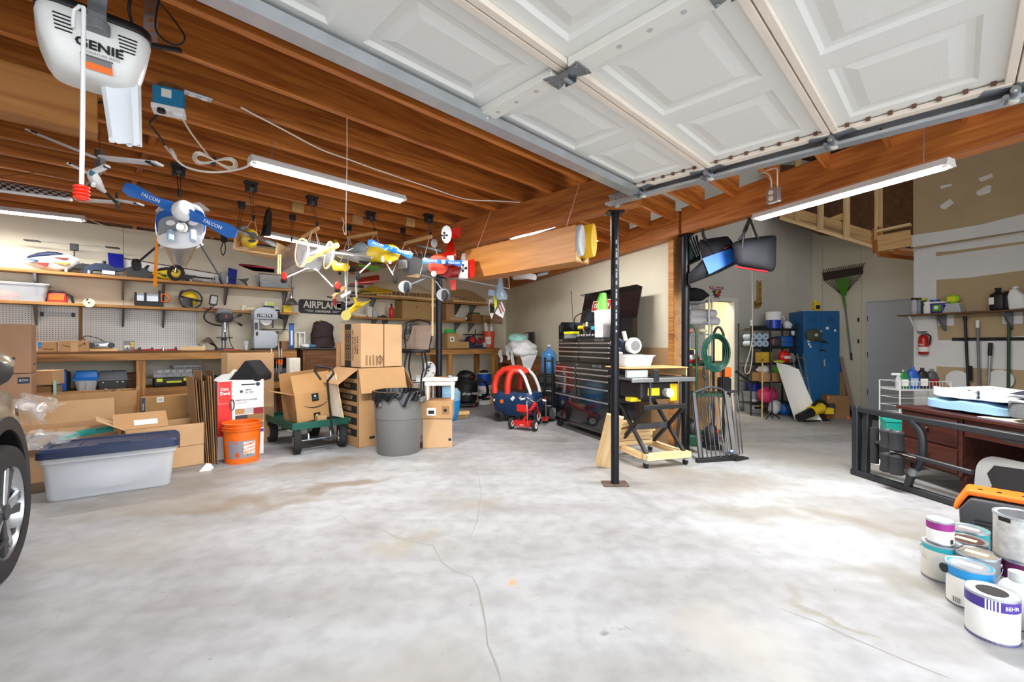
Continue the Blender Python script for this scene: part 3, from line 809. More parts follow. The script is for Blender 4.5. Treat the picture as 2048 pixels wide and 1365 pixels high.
# back wall: shelves, pegboard, bench
ZU,ZM,ZB,ZL=2.115,1.745,1.16,.69
def wshelf(label,u0,u1,z,dep=.3,th=.022,name='wall_shelf',brk=(),m='bench_wood',bl=.26):
 s0,s1=WS(u0,-dep),WS(u1,-dep)
 t=Tg(name,label,'shelf',W(s0,0,z),W_ROT)
 o=Lb('board',(0,-dep/2,-th/2),(s1-s0,-dep/2,-th/2),dep,th,m,t)
 Lb('front_strip',(0,-dep-.009,-th/2-.006),(s1-s0,-dep-.009,-th/2-.006),.018,.036,m,t)
 for u in brk:
  x=WS(u,-.1)-s0
  MB().pz([(0,-th),(-dep*.85,-th),(-dep*.85,-th-.012),(-.03,-th-bl+.02),(-.012,-th-bl),(0,-th-bl)],x-.012,x+.012,'yz').bd('bracket','galv_dark',t,bevel=.003)
 return t
wshelf('upper brown wooden wall shelf carrying the model helicopters',-140,583,ZU,brk=(72,246,327,452,569))
wshelf('lower brown wooden wall shelf above the pegboard',-140,596,ZM,brk=(71,246,327,571))
wshelf('upper wooden wall shelf right of the hangar sign carrying the ribbed wings',717,975,ZU+.0,brk=(745,914,944))
wshelf('lower wooden wall shelf on the back wall holding the tan carton and plumbing bits',705,996,ZM-.02,brk=(748,770,914,942),bl=.2)
def peg(u0,u1,label):
 s0,s1=WS(u0),WS(u1)
 o=MB().bx(0,s1-s0,-.02,-.012,0,ZM-.03-ZB).bd('pegboard','pegboard',None,loc=W(s0,0,ZB),rot=(0,0,W_ROT))
 return tag(o,label,'pegboard')
peg(-140,160,'white pegboard panel behind the grey tool bar, left of the wood strip')
peg(165,393,'wide white pegboard panel right of the wood strip')
ds=Lb('divider_strip',W(WS(162.5),-.012,ZB),W(WS(162.5),-.012,ZM-.03),.05,.02,'bench_wood')
tag(ds,'upright wooden strip between the two pegboard panels','strip')
def bench(label,u0,u1,legs,dep=.72,name='workbench',shelf=True,left_open=0):
 s0,s1=WS(u0,-dep),WS(u1,-dep);L=s1-s0
 t=Tg(name,label,'workbench',W(s0,0,0),W_ROT)
 Lb('top',(0,-dep/2,ZB-.012),(L,-dep/2,ZB-.012),dep,.024,mat_or('bench_top'),t)
 Lb('apron',(0,-dep+.02,ZB-.07),(L,-dep+.02,ZB-.07),.04,.09,'bench_wood',t)
 if shelf:
  Lb('lower_shelf',(0,-dep*.45,ZL-.01),(L,-dep*.45,ZL-.01),dep*.85,.02,'bench_wood',t)
  Lb('shelf_apron',(0,-dep+.05,ZL-.055),(L,-dep+.05,ZL-.055),.04,.09,'bench_wood',t)
 for u in legs:
  x=WS(u,-dep)-s0
  Lb('leg',(x,-dep+.065,0),(x,-dep+.065,ZB-.025),.09,.09,'bench_wood',t)
  Lb('leg',(x,-.06,0),(x,-.06,ZB-.025),.09,.09,'bench_wood',t)
 return t
def mat_or(n):return n
wood('bench_top','5a3a22','8a6238',.8)
bench('long wooden workbench with a lower shelf along the back wall',-120,594,(-60,282,585))
bench('shorter wooden workbench in the right corner of the back wall',832,1000,(903,992),shelf=False)
t=WT('cabinet','brown wooden cabinet standing between the two workbenches','cabinet',648,-.62,0)
cw=wl(606,735,-.62)
MB().bx(-wl(606,648,-.62),-wl(606,648,-.62)+cw,0,.6,0,ZB+.0).bd('body','brown_wood',t,bevel=.004)
MB().bx(-wl(606,648,-.62)-.04,-wl(606,648,-.62)+cw,-.04,.6,ZB,ZB+.025).bd('top','dark_grey',t,bevel=.003)
MB().bx(-.28,.2,-.015,0,.1,ZB-.06).bd('door','brown_wood',t,bevel=.006)
MB().ball((-.24,-.025,1.0),.012,8).bd('knob','brown',t)
t=WT('hangar_sign','black wall sign with rounded corners reading AIRPLANE HANGAR','sign',645,0,WZ(645,615))
sw=wl(599,692,0);sh=.235
MB().pz(rpoly(sw,sh,.05,5),-.02,-.001,'xz').bd('plaque',mat('sign_black','2b2c30',.6,var=.1,scale=20),t,bevel=.003)
text('AIRPLANE',.165,'off_white',t,(0,-.0205,.03),bold=.02,sx=.86)
text('HANGAR',.06,'off_white',t,(0,-.0205,-.075),bold=.02,sx=1.05)
for sx in(-1,1):
 for k in range(3):MB().bx(min(sx*.16,sx*(.3-.03*k)),max(sx*.16,sx*(.3-.03*k)),-.0212,-.02,-.062-.013*k,-.056-.013*k).bd('wing_bar','light_grey',t)
# on the upper shelf
dsh=-.2
def heli(label,u0,zb,L,pod_mats,frame='black',canopy='navy',rz=0.,flybar=True,boom=True,name='model_helicopter',pod=True,d=dsh,skids=True,tail=.75):
 "nose at local x=0, tail to +x"
 t=WT(name,label,'model helicopter',u0,d,zb,rz=rz)
 if pod:
  secs=[]
  for x,r,zc in((0,.006,.09),(.05,.03,.092),(.14,.06,.098),(.26,.085,.105),(.36,.078,.12),(.44,.03,.135)):
   secs.append([(x*L,r*.75*L*math.cos(a)*1.25,zc*L+r*L*1.15*math.sin(a))for a in[2*math.pi*k/16 for k in range(16)]])
  MB().lf(secs).bd('pod',pod_mats[0],t,sm=60)
  secs=[]
  for x,r,zc in((.05,.03,.135),(.12,.06,.165),(.2,.075,.185),(.27,.07,.19),(.33,.04,.185)):
   secs.append([(x*L,r*.8*L*math.cos(a),zc*L+r*.45*L*math.sin(a))for a in[2*math.pi*k/12 for k in range(12)]])
  MB().lf(secs).bd('windshield',canopy,t,sm=60)
  for(x,z,w,h),m in zip(((.16,.075,.09,.03),(.30,.095,.12,.02),(.3,.15,.1,.018),(.08,.105,.1,.012)),pod_mats[1:]):
   MB().pz([(x*L-w*L/2,z*L),(x*L+w*L*.6,z*L+h*L*.4),(x*L+w*L*.3,z*L-h*L),(x*L,z*L-h*L*.5)],-.098*L,-.06*L,'xz').bd('stripe',m,t)
 for sy in(-1,1):
  MB().pz([(.28*L,.02*L),(.34*L,.055*L),(.46*L,.12*L),(.56*L,.11*L),(.58*L,.09*L),(.52*L,.06*L),(.54*L,.02*L),(.47*L,.02*L),(.46*L,.055*L),(.40*L,.055*L),(.36*L,.02*L)],sy*.03*L-.004,sy*.03*L+.004,'xz').bd('side_frame',frame,t)
 MB().bx(.38*L,.5*L,-.025*L,.025*L,.06*L,.1*L).bd('battery_tray','dark_grey',t)
 MB().cyl((.45*L,0,.1*L),(.45*L,0,.1*L),.02)if 0 else None
 if skids:
  for sx in(.34,.52):
   MB().tb(bez((sx*L,-.09*L,.004),(sx*L,-.06*L,.03*L),(sx*L,-.04*L,.05*L),(sx*L,0,.05*L),6),.008,n=6,ry=.014).bd('skid_strut','white',t)
 if boom:
  MB().cyl((.55*L,0,.1*L),(1.0*L,0,.085*L),.012,.009,n=10).bd('tail_boom',frame,t)
  MB().pz([(.93*L,.05*L),(1.0*L,.09*L),(1.05*L,.17*L),(1.02*L,.17*L),(.96*L,.09*L),(.97*L,.02*L)],-.003,.003,'xz').bd('tail_fin',frame,t)
  MB().cyl((.99*L,-.02,.085*L),(.99*L,-.035,.085*L),.012,n=8).bd('tail_hub',frame,t)
 if flybar:
  MB().cyl((.40*L,0,.1*L),(.40*L,0,.31*L),.008,n=8).bd('mast','dark_grey',t)
  MB().bx(.365*L,.435*L,-.02,.02,.255*L,.33*L).bd('rotor_head','black',t,bevel=.006)
  MB().cyl((.02*L,-.02,.31*L),(.78*L,.02,.335*L),.0025,n=6).bd('flybar','galv_dark',t)
  for x0,x1,z in((.02,.15,.315),(.65,.78,.332)):
   MB().pz([(x0*L,-.022),(x1*L-.02,-.026),(x1*L,.02),(x0*L+.02,.024)],z*L-.008,z*L+.008,'xy').bd('paddle','black',t,bevel=.003)
 return t
heli('white model helicopter with blue, red and yellow flames on the upper shelf',41,ZU,1.12,('white','red','yellow','dark_red','blue'))
t=WT('bare_helicopter','bare black model helicopter frame without canopy on the upper shelf','model helicopter',165,dsh,ZU)
for sy in(-.05,.05):
 MB().pz([(0,0),(.03,.10),(.12,.15),(.24,.15),(.30,.11),(.38,.12),(.40,.09),(.30,.06),(.30,0),(.2,0),(.19,.06),(.1,.06),(.07,0)],sy-.004,sy+.004,'xz').bd('side_plate','navy',t)
MB().bx(.02,.28,-.045,.045,.06,.09).bd('tray','dark_grey',t)
MB().bx(.18,.30,-.056,-.05,.02,.065).bd('skid_plate','white',t)
MB().cyl((.36,-.01,.11),(.72,0,.09),.009,n=8).bd('tail_boom','black',t)
MB().cyl((.47,-.05,.07),(.47,.03,.07),.07,n=22).bd('drive_gear','brown',t,sm=40)
for sy in(-.05,.04):MB().pz([(.40,.12),(.47,.15),(.62,.13),(.68,.05),(.62,0),(.56,.02),(.52,.0),(.42,.02)],sy-.003,sy+.003,'xz').bd('side_plate','dark_grey',t)
MB().cyl((.2,0,.1),(.2,0,.19),.02,n=10).bd('servo','black',t)
t=heli('yellow model helicopter lying on the upper shelf behind the blue plane',300,ZU,.85,('yellow','black','yellow','black','black'),flybar=False,canopy='black')
t=WT('small_helicopter','silver model helicopter landing frame near the right end of the upper shelf','model helicopter',430,dsh,ZU)
for sy in(-.06,.06):
 b=MB().tb([(-.06,sy,0),(0,sy,.13),(.05,sy,.0)],.007,n=6);b.bd('strut','light_grey',t)
MB().pz([(.0,.02),(0,.12),(.16,.14),(.16,.03)],-.03,.03,'xz').bd('body_plate','light_grey',t,bevel=.004)
MB().cyl((.16,0,.11),(.42,0,.09),.006,n=6).bd('tail_boom','dark_grey',t)
MB().pz([(.30,.10),(.36,.05),(.40,-.0),(.42,.0),(.40,.08),(.44,.13),(.42,.13)],-.003,.003,'xz').bd('tail_fin','dark_grey',t)
s0,s1=WS(246,-.06),WS(470,-.06)
t=Tg('model_wing','long white model wing with blue end plates leaning on the wall above the upper shelf','model wing',W(s0,-.06,ZU),W_ROT)
Lw=s1-s0
MB().add([(0,-.02,.10),(Lw-.1,-.02,.02),(Lw-.1,-.02,.17),(0,-.02,.28),(0,.01,.10),(Lw-.1,.01,.02),(Lw-.1,.01,.17),(0,.01,.28)],[(0,1,2,3),(7,6,5,4),(0,4,5,1),(3,2,6,7),(0,3,7,4),(1,5,6,2)]).bd('panel','white',t,bevel=.008)
MB().add([(0,-.021,.26),(Lw-.1,-.021,.15),(Lw-.1,-.021,.165),(0,-.021,.275)],[(3,2,1,0)]).bd('pinstripe','brown',t)
mat('blue_gloss','0d1f9c',.25)
MB().add([(-.14,-.09,.15),(.01,-.06,.09),(.0,-.06,.31),(-.15,-.09,.31),(-.14,-.085,.15),(.01,-.055,.09),(.0,-.055,.31),(-.15,-.085,.31)],[(0,1,2,3),(7,6,5,4),(0,4,5,1),(3,2,6,7),(0,3,7,4),(1,5,6,2)]).bd('end_plate','blue_gloss',t)
MB().add([(Lw-.12,-.09,.05),(Lw+.0,-.06,.03),(Lw+.02,-.06,.25),(Lw-.10,-.09,.27),(Lw-.12,-.085,.05),(Lw+.0,-.055,.03),(Lw+.02,-.055,.25),(Lw-.10,-.085,.27)],[(0,1,2,3),(7,6,5,4),(0,4,5,1),(3,2,6,7),(0,3,7,4),(1,5,6,2)]).bd('end_plate','blue_gloss',t)
for k in range(3):MB().bx(.35+k*.4,.39+k*.4,-.028,-.02,.1,.115).bd('hinge_clip','black',t)
t=WT('parts_bin','clear plastic bin with black trim at the right end of the upper shelf','bin',547,-.17,ZU)
rbin(t,.46,.26,.2,'clear_plastic')
for x0,x1,y in((-.225,.225,-.13),):
 MB().tb([(-.225,-.13,0),(-.235,-.135,.2),(.235,-.135,.2),(.225,-.13,0),(-.225,-.13,0)],.007,n=6).bd('trim','black',t)
blob((-.1,0,.07),(.1,.09,.06),3,.3).bd('contents',mat('blue_grey','6d7f93',.5,var=.5,scale=30),t,sm=60);blob((.1,0,.06),(.1,.09,.05),5,.3).bd('contents','blue_grey',t,sm=60)
# on the lower shelf
t=WT('storage_tub','clear plastic tub with orange things inside at the left end of the lower shelf','tub',35,-.17,ZM)
rbin(t,.52,.27,.20,'clear_plastic')
blob((-.1,0,.07),(.13,.1,.06),11,.2).bd('contents','orange',t,sm=60)
MB().bx(-.27,.27,-.15,.15,.2,.212).bd('lid','frosted',t,bevel=.006)
t=WT('work_lamp','red work lamp with a black handle on the lower shelf beside the tub','lamp',115,-.16,ZM)
MB().taper(-.09,.09,-.07,.07,0,.12,.015,.012).bd('body','red',t,bevel=.012,sm=40)
MB().bx(-.07,.06,-.072,-.066,.03,.1).bd('lens','orange',t)
MB().tb([(-.09,0,.02),(-.12,0,.09),(-.06,0,.14),(.05,0,.14),(.12,0,.09),(.14,0,0)],.014,n=8).bd('handle','black',t,sm=60)
t=WT('saw_blade','round pale disc stuck on the front of the lower shelf','disc',178,-.325,WZ(178,606,-.325))
MB().pz(circ(.055,28),-.004,0,'xz').bd('disc',mat('disc_green','d9dfb8',.35,.3),t)
MB().pz(circ(.010,14),-.006,-.004,'xz').bd('hub','dark_grey',t)
MB().pz([(-.03,.02),(-.02,.05),(.0,.052),(-.01,.03)],-.005,-.004,'xz').bd('mark','ink',t)
t=WT('mitre_box','black mitre saw box with orange-handled saw on the lower shelf','mitre box',300,-.16,ZM)
MB().bx(-.16,.14,-.08,.02,0,.07).bd('base','black',t,bevel=.008)
for x in(-.15,-.05,.10):MB().bx(x-.014,x+.014,-.03,-.01,.03,.19 if x<0 else.23).bd('guide_post','black',t,bevel=.003)
MB().bx(-.15,.12,-.024,-.016,.15,.175).bd('saw_spine','galv_dark',t)
MB().bx(-.15,.12,-.021,-.019,.08,.15).bd('saw_blade','galv',t)
MB().tb([(.12,-.02,.08),(.12,-.02,.18),(.17,-.02,.19),(.22,-.02,.12),(.18,-.02,.08)],.012,n=8,closed=True).bd('saw_handle','orange',t,sm=60)
t=WT('protective_mask','yellow and black face mask with straps on the lower shelf','mask',377,-.17,ZM+.02)
blob((.02,0,.12),(.10,.08,.105),21,.06).bd('shell','yellow',t,sm=60)
MB().grid(lambda u,v:(-.08+.12*u,-.085-.03*math.sin(math.pi*u),.02+.11*v-.03*u),6,4).bd('mesh_visor','dark_grey',t)
MB().tb([(.02+.13*math.cos(a),-.07,.11+.13*math.sin(a))for a in[2*math.pi*k/20 for k in range(20)]],.010,n=6,closed=True).bd('strap','black',t,sm=60)
MB().tb(bez((-.10,-.09,.14),(-.02,-.1,.12),(.06,-.1,.1),(.14,-.08,.09)),.014,n=6).bd('browband','black',t,sm=60)
MB().tb(bez((-.06,-.02,.24),(-.11,0,.2),(-.13,0,.12),(-.06,0,.0)),.007,n=6).bd('strap','black',t)
t=WT('task_lamp','black square task lamp on a curved gooseneck at the shelf edge','lamp',424,-.31,ZM)
MB().pz(rpoly(.10,.15,.02,3,.0,.13),-.02,.02,'xz').bd('head','black',t,rot=(0,R(8),0),bevel=.006)
MB().pz(rpoly(.07,.11,.012,3,.0,.13),-.024,-.02,'xz').bd('lens','light_grey',t,rot=(0,R(8),0))
MB().bx(-.1,.12,-.04,.06,0,.014).bd('base','dark_red',t)
MB().cyl((0,-.02,.014),(0,-.02,.05),.022,n=10).bd('knuckle','chrome',t)
MB().tb(bez((0,-.03,.03),(-.18,-.05,-.1),(-.12,-.05,-.24),(.18,-.04,-.24),16),.012,n=8).bd('gooseneck','black',t,sm=60)
for u,w,h,m,lab in((487,.06,.09,'off_white','white paper packet on the lower shelf'),(499,.12,.05,'cream','cream rag heap on the lower shelf left of the band saw')):
 if m=='cream':
  o=blob((0,0,.03),(.09,.06,.035),31,.3).bd('rag',m,None,sm=60,loc=W(WS(u,-.2),-.2,ZM),rot=(0,0,W_ROT));tag(o,lab,'rag')
 else:
  t=WT('packet',lab,'packet',u,-.2,ZM);MB().bx(-w/2,w/2,-.02,.02,0,h).bd('sleeve',m,t,bevel=.003);MB().bx(-w/2,w/2,-.021,.021,h*.8,h*.82).bd('fold','light_grey',t)
t=WT('drill_case','small green and navy tool box on the lower shelf above the band saw','tool box',536,-.2,ZM)
MB().bx(-.06,.07,-.06,.06,0,.09).bd('body','navy',t,bevel=.008)
MB().bx(-.06,.07,-.06,.06,.09,.15).bd('lid','off_white',t,bevel=.008)
dC(t,mat('lime','b7d23a',.5),-.03,.06,.10,.14,-.06)
t=WT('white_dish','shallow white dish on the lower shelf above the band saw','dish',551,-.2,ZM+.04)
MB().lt([(.05,0),(.075,.03),(.08,.035),(.072,.033),(.045,.005)],n=20,sy=.6).bd('bowl','off_white',t,sm=40);MB().bx(-.07,.07,-.05,.05,-.04,0).bd('lid_stack','light_grey',t)
t=WT('yellow_note_box','square bright yellow box at the right end of the lower shelf','box',574,-.2,ZM)
MB().bx(-.06,.06,-.05,.05,0,.12).bd('body','yellow',t,bevel=.004);MB().bx(-.061,.061,-.051,.051,.095,.1).bd('lid_seam','pale_yellow',t)
t=WT('clamp_lamp','silver bell-shaped clamp lamp hanging at the right end of the shelves','lamp',583,-.33,WZ(583,610,-.33))
MB().lt([(.012,.19),(.025,.17),(.03,.10),(.045,.085),(.085,.04),(.10,0),(.098,0),(.08,.035),(.04,.08)],n=24,caps=False).bd('shade','silver',t,sm=40)
MB().cyl((0,0,.10),(0,0,.18),.024,n=12).bd('socket','light_grey',t,sm=40)
MB().tb([(0,0,.18),(.02,.02,.24),(.04,.0,.28),(.0,.03,.25)],.006,n=6).bd('clamp','dark_grey',t)
MB().tb(bez((.0,0,.27),(.0,.1,.35),(.05,.2,.3),(.1,.28,.2)),.004,n=6).bd('cord','cable_black',t)
t=WT('tool_bar','grey magnetic tool bar with black ends mounted on the pegboard','tool bar',116,-.03,WZ(116,630))
MB().bx(-.13,.13,-.03,0,-.022,.022).bd('bar','light_grey',t,bevel=.004)
for sx in(-1,1):MB().box((sx*.135,-.016,0),(.03,.036,.05)).bd('end_cap','black',t,bevel=.004)
# on the workbench
db=-.62
def WB(name,label,cat,u,d=db,z=ZB,group=None,rz=0.):return WT(name,label,cat,u,d,z,group,rz)
t=cN('small brown carton with a blue label on the workbench beside the stacked boxes',W(WS(96,db),db,ZB),W_ROT,.15,.12,.115,tape=False)
dC(t,'sky_blue',-.075,-.045,.05,.11,-.06)
put_text(t,'f','FRAGILE',.022,.01,.03,'ink',.15,.12,.115)
t=cN('brown carton printed with a curved arrow on the workbench by the pegboard',W(WS(149,db),db,ZB),W_ROT,.25,.16,.125,tape=False)
smile(t,-.005,.085,.18,-.08);dC(t,'cardboard_light',-.03,.035,.0,.11,-.0815,'tape')
t=WB('bench_radio','silver boombox style radio lying on the workbench in front of the pegboard','radio',203,-.4)
MB().bx(-.15,.15,-.06,.06,.0,.03).bd('board','pine',t);MB().bx(-.11,.11,-.05,.05,.03,.115).bd('body','silver',t,bevel=.02,sm=40)
for sx in(-1,1):MB().cyl((sx*.09,-.055,.07),(sx*.09,-.045,.07),.034,n=18).bd('speaker','dark_grey',t)
MB().bx(-.05,-.02,-.053,-.05,.065,.08).bd('display','black',t)
MB().tb(bez((-.11,0,.1),(-.25,0,.2),(-.1,.1,.22),(.03,.03,.115)),.005,n=6).bd('cord','cable_black',t)
t=WB('small_carton','small dark printed carton standing on the workbench in front of the pegboard','box',259,-.3)
MB().bx(-.06,.05,-.04,.04,0,.13).bd('body','mid_grey',t,bevel=.003);dC(t,'yellow',.01,.045,.05,.11,-.04);dC(t,'off_white',-.05,0,.03,.07,-.04);text('R5',.03,'ink',t,(.027,-.0418,.08))
rnd=random.Random(4)
for k in range(16):
 u=262+k*6.0+rnd.uniform(-2,2);d=rnd.uniform(-.62,-.35);kk=k%4
 m=('silver','galv_dark','red','dark_grey')[kk if rnd.random()<.8 else 0]
 nm,ct=(('metal_bracket','bracket'),('bolt_heap','bolts'),('pliers','pliers'),('socket_piece','tool'))[kk]
 t=WB(nm,nth(k)+' small metal part from the left in the workbench clutter',ct,u,d,group='loose metal bits on the workbench',rz=rnd.uniform(-.8,.8))
 if kk==0:MB().bx(-.04,.04,-.012,.012,0,.008).bd('plate',m,t);MB().bx(-.04,-.032,-.012,.012,.008,.045).bd('flange',m,t)
 elif kk==1:MB().cyl((-.035,0,.012),(.035,0,.012),.008,n=8).bd('shank',m,t);MB().cyl((.03,0,.012),(.042,0,.012),.012,n=6).bd('head',m,t)
 elif kk==2:MB().tb([(-.06,-.02,.01),(0,0,.012),(.05,.006,.01)],.008,n=6).bd('grip',m,t);MB().tb([(-.06,.02,.01),(0,0,.012),(.05,-.006,.01)],.008,n=6).bd('grip',m,t)
 else:MB().cyl((0,0,0),(0,0,.04),.015,n=10).bd('socket',m,t);MB().cyl((0,0,.04),(0,0,.055),.009,n=10).bd('tip','silver',t)
t=WB('pine_block','pale pine block lying on the workbench left of the drill press','block',386);MB().bx(-.13,.13,-.06,.06,0,.05).bd('block','pine_pale',t,bevel=.003);MB().bx(-.05,.06,-.03,.03,.05,.065).bd('scrap','light_grey',t,bevel=.004)
bottle('tiny clear glue bottle on the workbench in front of the brown cloth',W(WS(408,db),db,ZB),'clear_plastic','brown',.016,.10)
o=MB().grid(lambda u,v:((u-.5)*.26,-.08+.16*v*(1-.3*u),.17*math.sin(math.pi*min(1,u*1.05))**.7*(1-abs(v-.5)*.6)+.02*math.sin(9*u+5*v)),12,8).bd('brown_cloth',mat('cloth_brown','5a4c40',.95,var=.2,scale=30),None,loc=W(WS(414,-.3),-.3,ZB),rot=(0,0,W_ROT),sm=80)
tag(o,'dark brown cloth heap on the workbench left of the drill press','cloth')
t=WB('drill_press','grey and black bench drill press standing on the workbench','drill press',448,-.42)
k=.0070
MB().bx(-.10,.10,-.16,.10,0,.03).bd('base','dark_grey',t,bevel=.008)
MB().cyl((0,.03,.03),(0,.03,.45),.027,n=16).bd('column','galv_dark',t,sm=40)
MB().cyl((0,-.04,.17),(0,-.04,.185),.10,n=24).bx(-.03,.03,-.04,.05,.14,.18).bd('table','dark_grey',t)
MB().pz(rpoly(.17,.13,.04,4,0,.46),-.17,.14,'xz').bd('head','black',t,bevel=.01,sm=40)
MB().pz(rpoly(.18,.08,.035,4,0,.545),-.10,.17,'xz').bd('pulley_cover','mid_grey',t,bevel=.01,sm=40)
MB().bx(-.05,.05,-.176,-.17,.44,.5).bd('switch_plate','black',t);MB().bx(-.012,.012,-.184,-.176,.46,.485).bd('switch','red',t)
MB().cyl((0,-.08,.30),(0,-.08,.40),.024,n=14).cyl((0,-.08,.26),(0,-.08,.30),.018,.006,n=12).bd('chuck','silver',t,sm=40)
for a in(35,-30,150):
 ax=Vector((math.cos(R(a))*.9,-.3,math.sin(R(a)))).normalized()
 if a==150:continue
 c=Vector((.085,-.06,.43));MB().cyl(c,c+ax*.10,.006,n=8).bd('feed_lever','chrome',t);MB().cyl(c+ax*.09,c+ax*.15,.015,.02,n=10).bd('lever_knob','black',t,sm=40)
MB().tb(bez((.06,.1,.43),(.09,.1,.2),(.05,.0,.1),(.14,.1,.02)),.005,n=6).bd('cord','cable_black',t)
t=WB('paper_stack','white papers with a red edge in front of the drill press column','papers',462,-.52);MB().bx(-.10,.10,-.06,.06,0,.012).bd('sheets','paper',t);MB().bx(-.10,.10,-.061,-.058,.0,.013).bd('red_edge','red',t)
t=WB('plastic_cup','clear plastic cup on the workbench left of the band saw','cup',492,-.5);MB().lt([(.025,0),(.035,.13),(.033,.13),(.023,.004)],n=18,caps=False).bd('cup','clear_plastic',t,sm=40);MB().cyl((0,0,.0),(0,0,.07),.012,n=8).bd('brush','white',t)
t=WB('band_saw','light grey bench band saw with a navy name plate on the workbench','band saw',528,-.45)
mat('saw_grey','a9b1ba',.4,var=.03)
MB().pz([(-.155,0.02),(.11,0.02),(.16,.06),(.165,.22),(.12,.285),(-.155,.285)],-.12,.10,'xz').bd('lower_housing','saw_grey',t,bevel=.015,sm=40)
MB().bx(-.155,-.085,-.10,.09,.28,.46).bd('neck','saw_grey',t,bevel=.008)
MB().pz([(-.155,.45),(.15,.45),(.165,.5),(.155,.57),(.10,.62),(.02,.635),(-.08,.63),(-.14,.60),(-.155,.55)],-.12,.10,'xz').bd('upper_housing','saw_grey',t,bevel=.015,sm=40)
MB().lt([(.0,0),(.085,0),(.085,.01),(.0,.01)],n=24,caps=False).bd('wheel_guard','white_metal',t,loc=(.02,-.02,.452),rot=(R(90),0,0))
dC(t,'navy',-.12,.085,.48,.53,-.12,'name_plate');text('DELTA',.038,'white',t,(-.005,-.1225,.507),bold=.02,sx=1.25);MB().pz([(-.105,.497),(-.088,.497),(-.0965,.515)],-.1225,-.1213,'xz').bd('logo_mark','white',t)
MB().bx(-.145,-.105,-.106,-.098,.30,.40).bd('vent_panel','dark_grey',t);MB().bx(-.135,-.105,-.128,-.12,.21,.265).bd('switch_plate','black',t);MB().bx(-.125,-.115,-.132,-.128,.23,.25).bd('switch','red',t)
MB().bx(-.02,.30,-.13,.08,.30,.312).bd('table','dark_grey',t,bevel=.003)
MB().bx(.105,.125,-.03,-.01,.33,.45).bd('blade_guide','dark_grey',t)
MB().cyl((.18,-.06,.52),(.25,-.10,.49),.03,.035,n=14).bd('lamp','black',t,sm=40);MB().tb([(.15,0,.6),(.2,-.03,.6),(.19,-.06,.53)],.012,n=8).bd('lamp_arm','black',t)
MB().tb([(.16,-.02,.22),(.22,-.05,.25),(.24,-.05,.28)],.012,n=8).bd('tilt_knob','saw_grey',t)
MB().cyl((.02,0,.63),(.02,0,.66),.02,n=12).bd('tension_knob','black',t)
MB().bx(-.16,.16,-.13,.11,0,.02).bd('base','black',t)
t=cN('low brown carton behind the blue tool sleeve on the workbench',W(WS(573,-.4),-.4,ZB),W_ROT,.18,.14,.13,m='cardboard_dark',tape=False)
t=WB('cream_carton','cream carton on the workbench partly behind the blue tool sleeve','box',571,-.25,ZB);MB().bx(-.13,.14,-.1,.1,0,.29).bd('body','cream',t,bevel=.004);MB().bx(-.13,.14,-.101,.101,.285,.29).bd('lid_edge','pine',t)
t=WT('level_sleeve','tall blue printed sleeve hanging at the end of the workbench','sleeve',583,-.66,ZB-.03)
MB().bx(-.035,.035,-.01,.01,0,.43).bd('sleeve','blue',t,bevel=.002);MB().bx(-.035,.035,-.0108,.0108,.40,.43).bd('header','navy',t);MB().bx(-.012,.012,-.0112,-.01,.1,.32).bd('printed_strip','pale_blue' if 'pale_blue' in MATS else 'white',t);MB().bx(-.034,.034,-.0108,.0108,.0,.07).bd('footer','navy',t)
MB().cyl((0,0,.43),(0,0,.52),.002,n=5).bd('hook_wire','galv_dark',t)
t=WT('shadow_box','small white open frame on the brown cabinet top','frame',597,-.3,ZB);
MB().bx(-.09,-.07,-.05,.05,0,.28).bx(.07,.09,-.05,.05,0,.28).bx(-.07,.07,-.05,.05,.26,.28).bx(-.008,.012,-.05,.05,0,.26).bd('frame','white',t);MB().bx(-.08,.08,.04,.045,0,.27).bd('back','off_white',t)
for i,u in enumerate((543,558,563)):
 t=WT('bar_clamp',('long silver bar clamp with orange handle hung on the bench front, leftmost','long silver bar clamp hung on the bench front, middle of three','long silver bar clamp hung on the bench front, rightmost')[i],'clamp',u,-.745,.68,group='bar clamps')
 MB().bx(-.008,.008,-.004,.004,.08*i,.50).bd('bar','silver',t);MB().bx(-.06,.02,-.012,.012,.34,.365).bd('jaw','black',t);MB().bx(-.03,.02,-.012,.012,.10,.125).bd('jaw','dark_grey',t);MB().cyl((.0,-.01,.26),(.0,-.01,.34),.013,n=8).bd('handle','orange',t)
for i,u in enumerate((536,553,557,561)):
 t=WT('screwdriver',('red-handled screwdriver in the rack under the workbench','orange screwdriver under the workbench, left of its trio','orange screwdriver under the workbench, middle of its trio','orange screwdriver under the workbench, right of its trio')[i],'screwdriver',u,-.66,ZL+.25,group='hand tools under the bench')
 MB().cyl((0,0,.02),(0,0,.12),.013,.010,n=10).bd('handle','red' if i==0 else 'orange',t,sm=40);MB().cyl((0,0,-.1),(0,0,.02),.004,n=6).bd('shaft','silver',t)
t=WT('tool_rack','dark rack block holding screwdrivers on the lower shelf under the band saw','tool rack',552,-.5,ZL);MB().bx(-.15,.15,-.06,.06,0,.05).bd('base','black',t);MB().bx(-.15,.15,.02,.06,.05,.36).bd('back_plate','black_soft',t);MB().bx(-.13,.13,-.06,.02,.1,.19).bd('tray','mid_grey',t)
t=WT('machine_vise','dark brown metal vise on the lower shelf under the band saw','vise',565,-.58,ZL);MB().bx(-.12,.1,-.05,.05,0,.03).bd('base','dark_grey',t);MB().bx(-.12,-.04,-.05,.05,.03,.11).bd('jaw','brown',t,bevel=.006);MB().bx(.03,.1,-.05,.05,.03,.11).bd('jaw','dark_grey',t,bevel=.006);MB().cyl((.1,0,.05),(.18,0,.05),.008,n=8).bd('screw','silver',t)
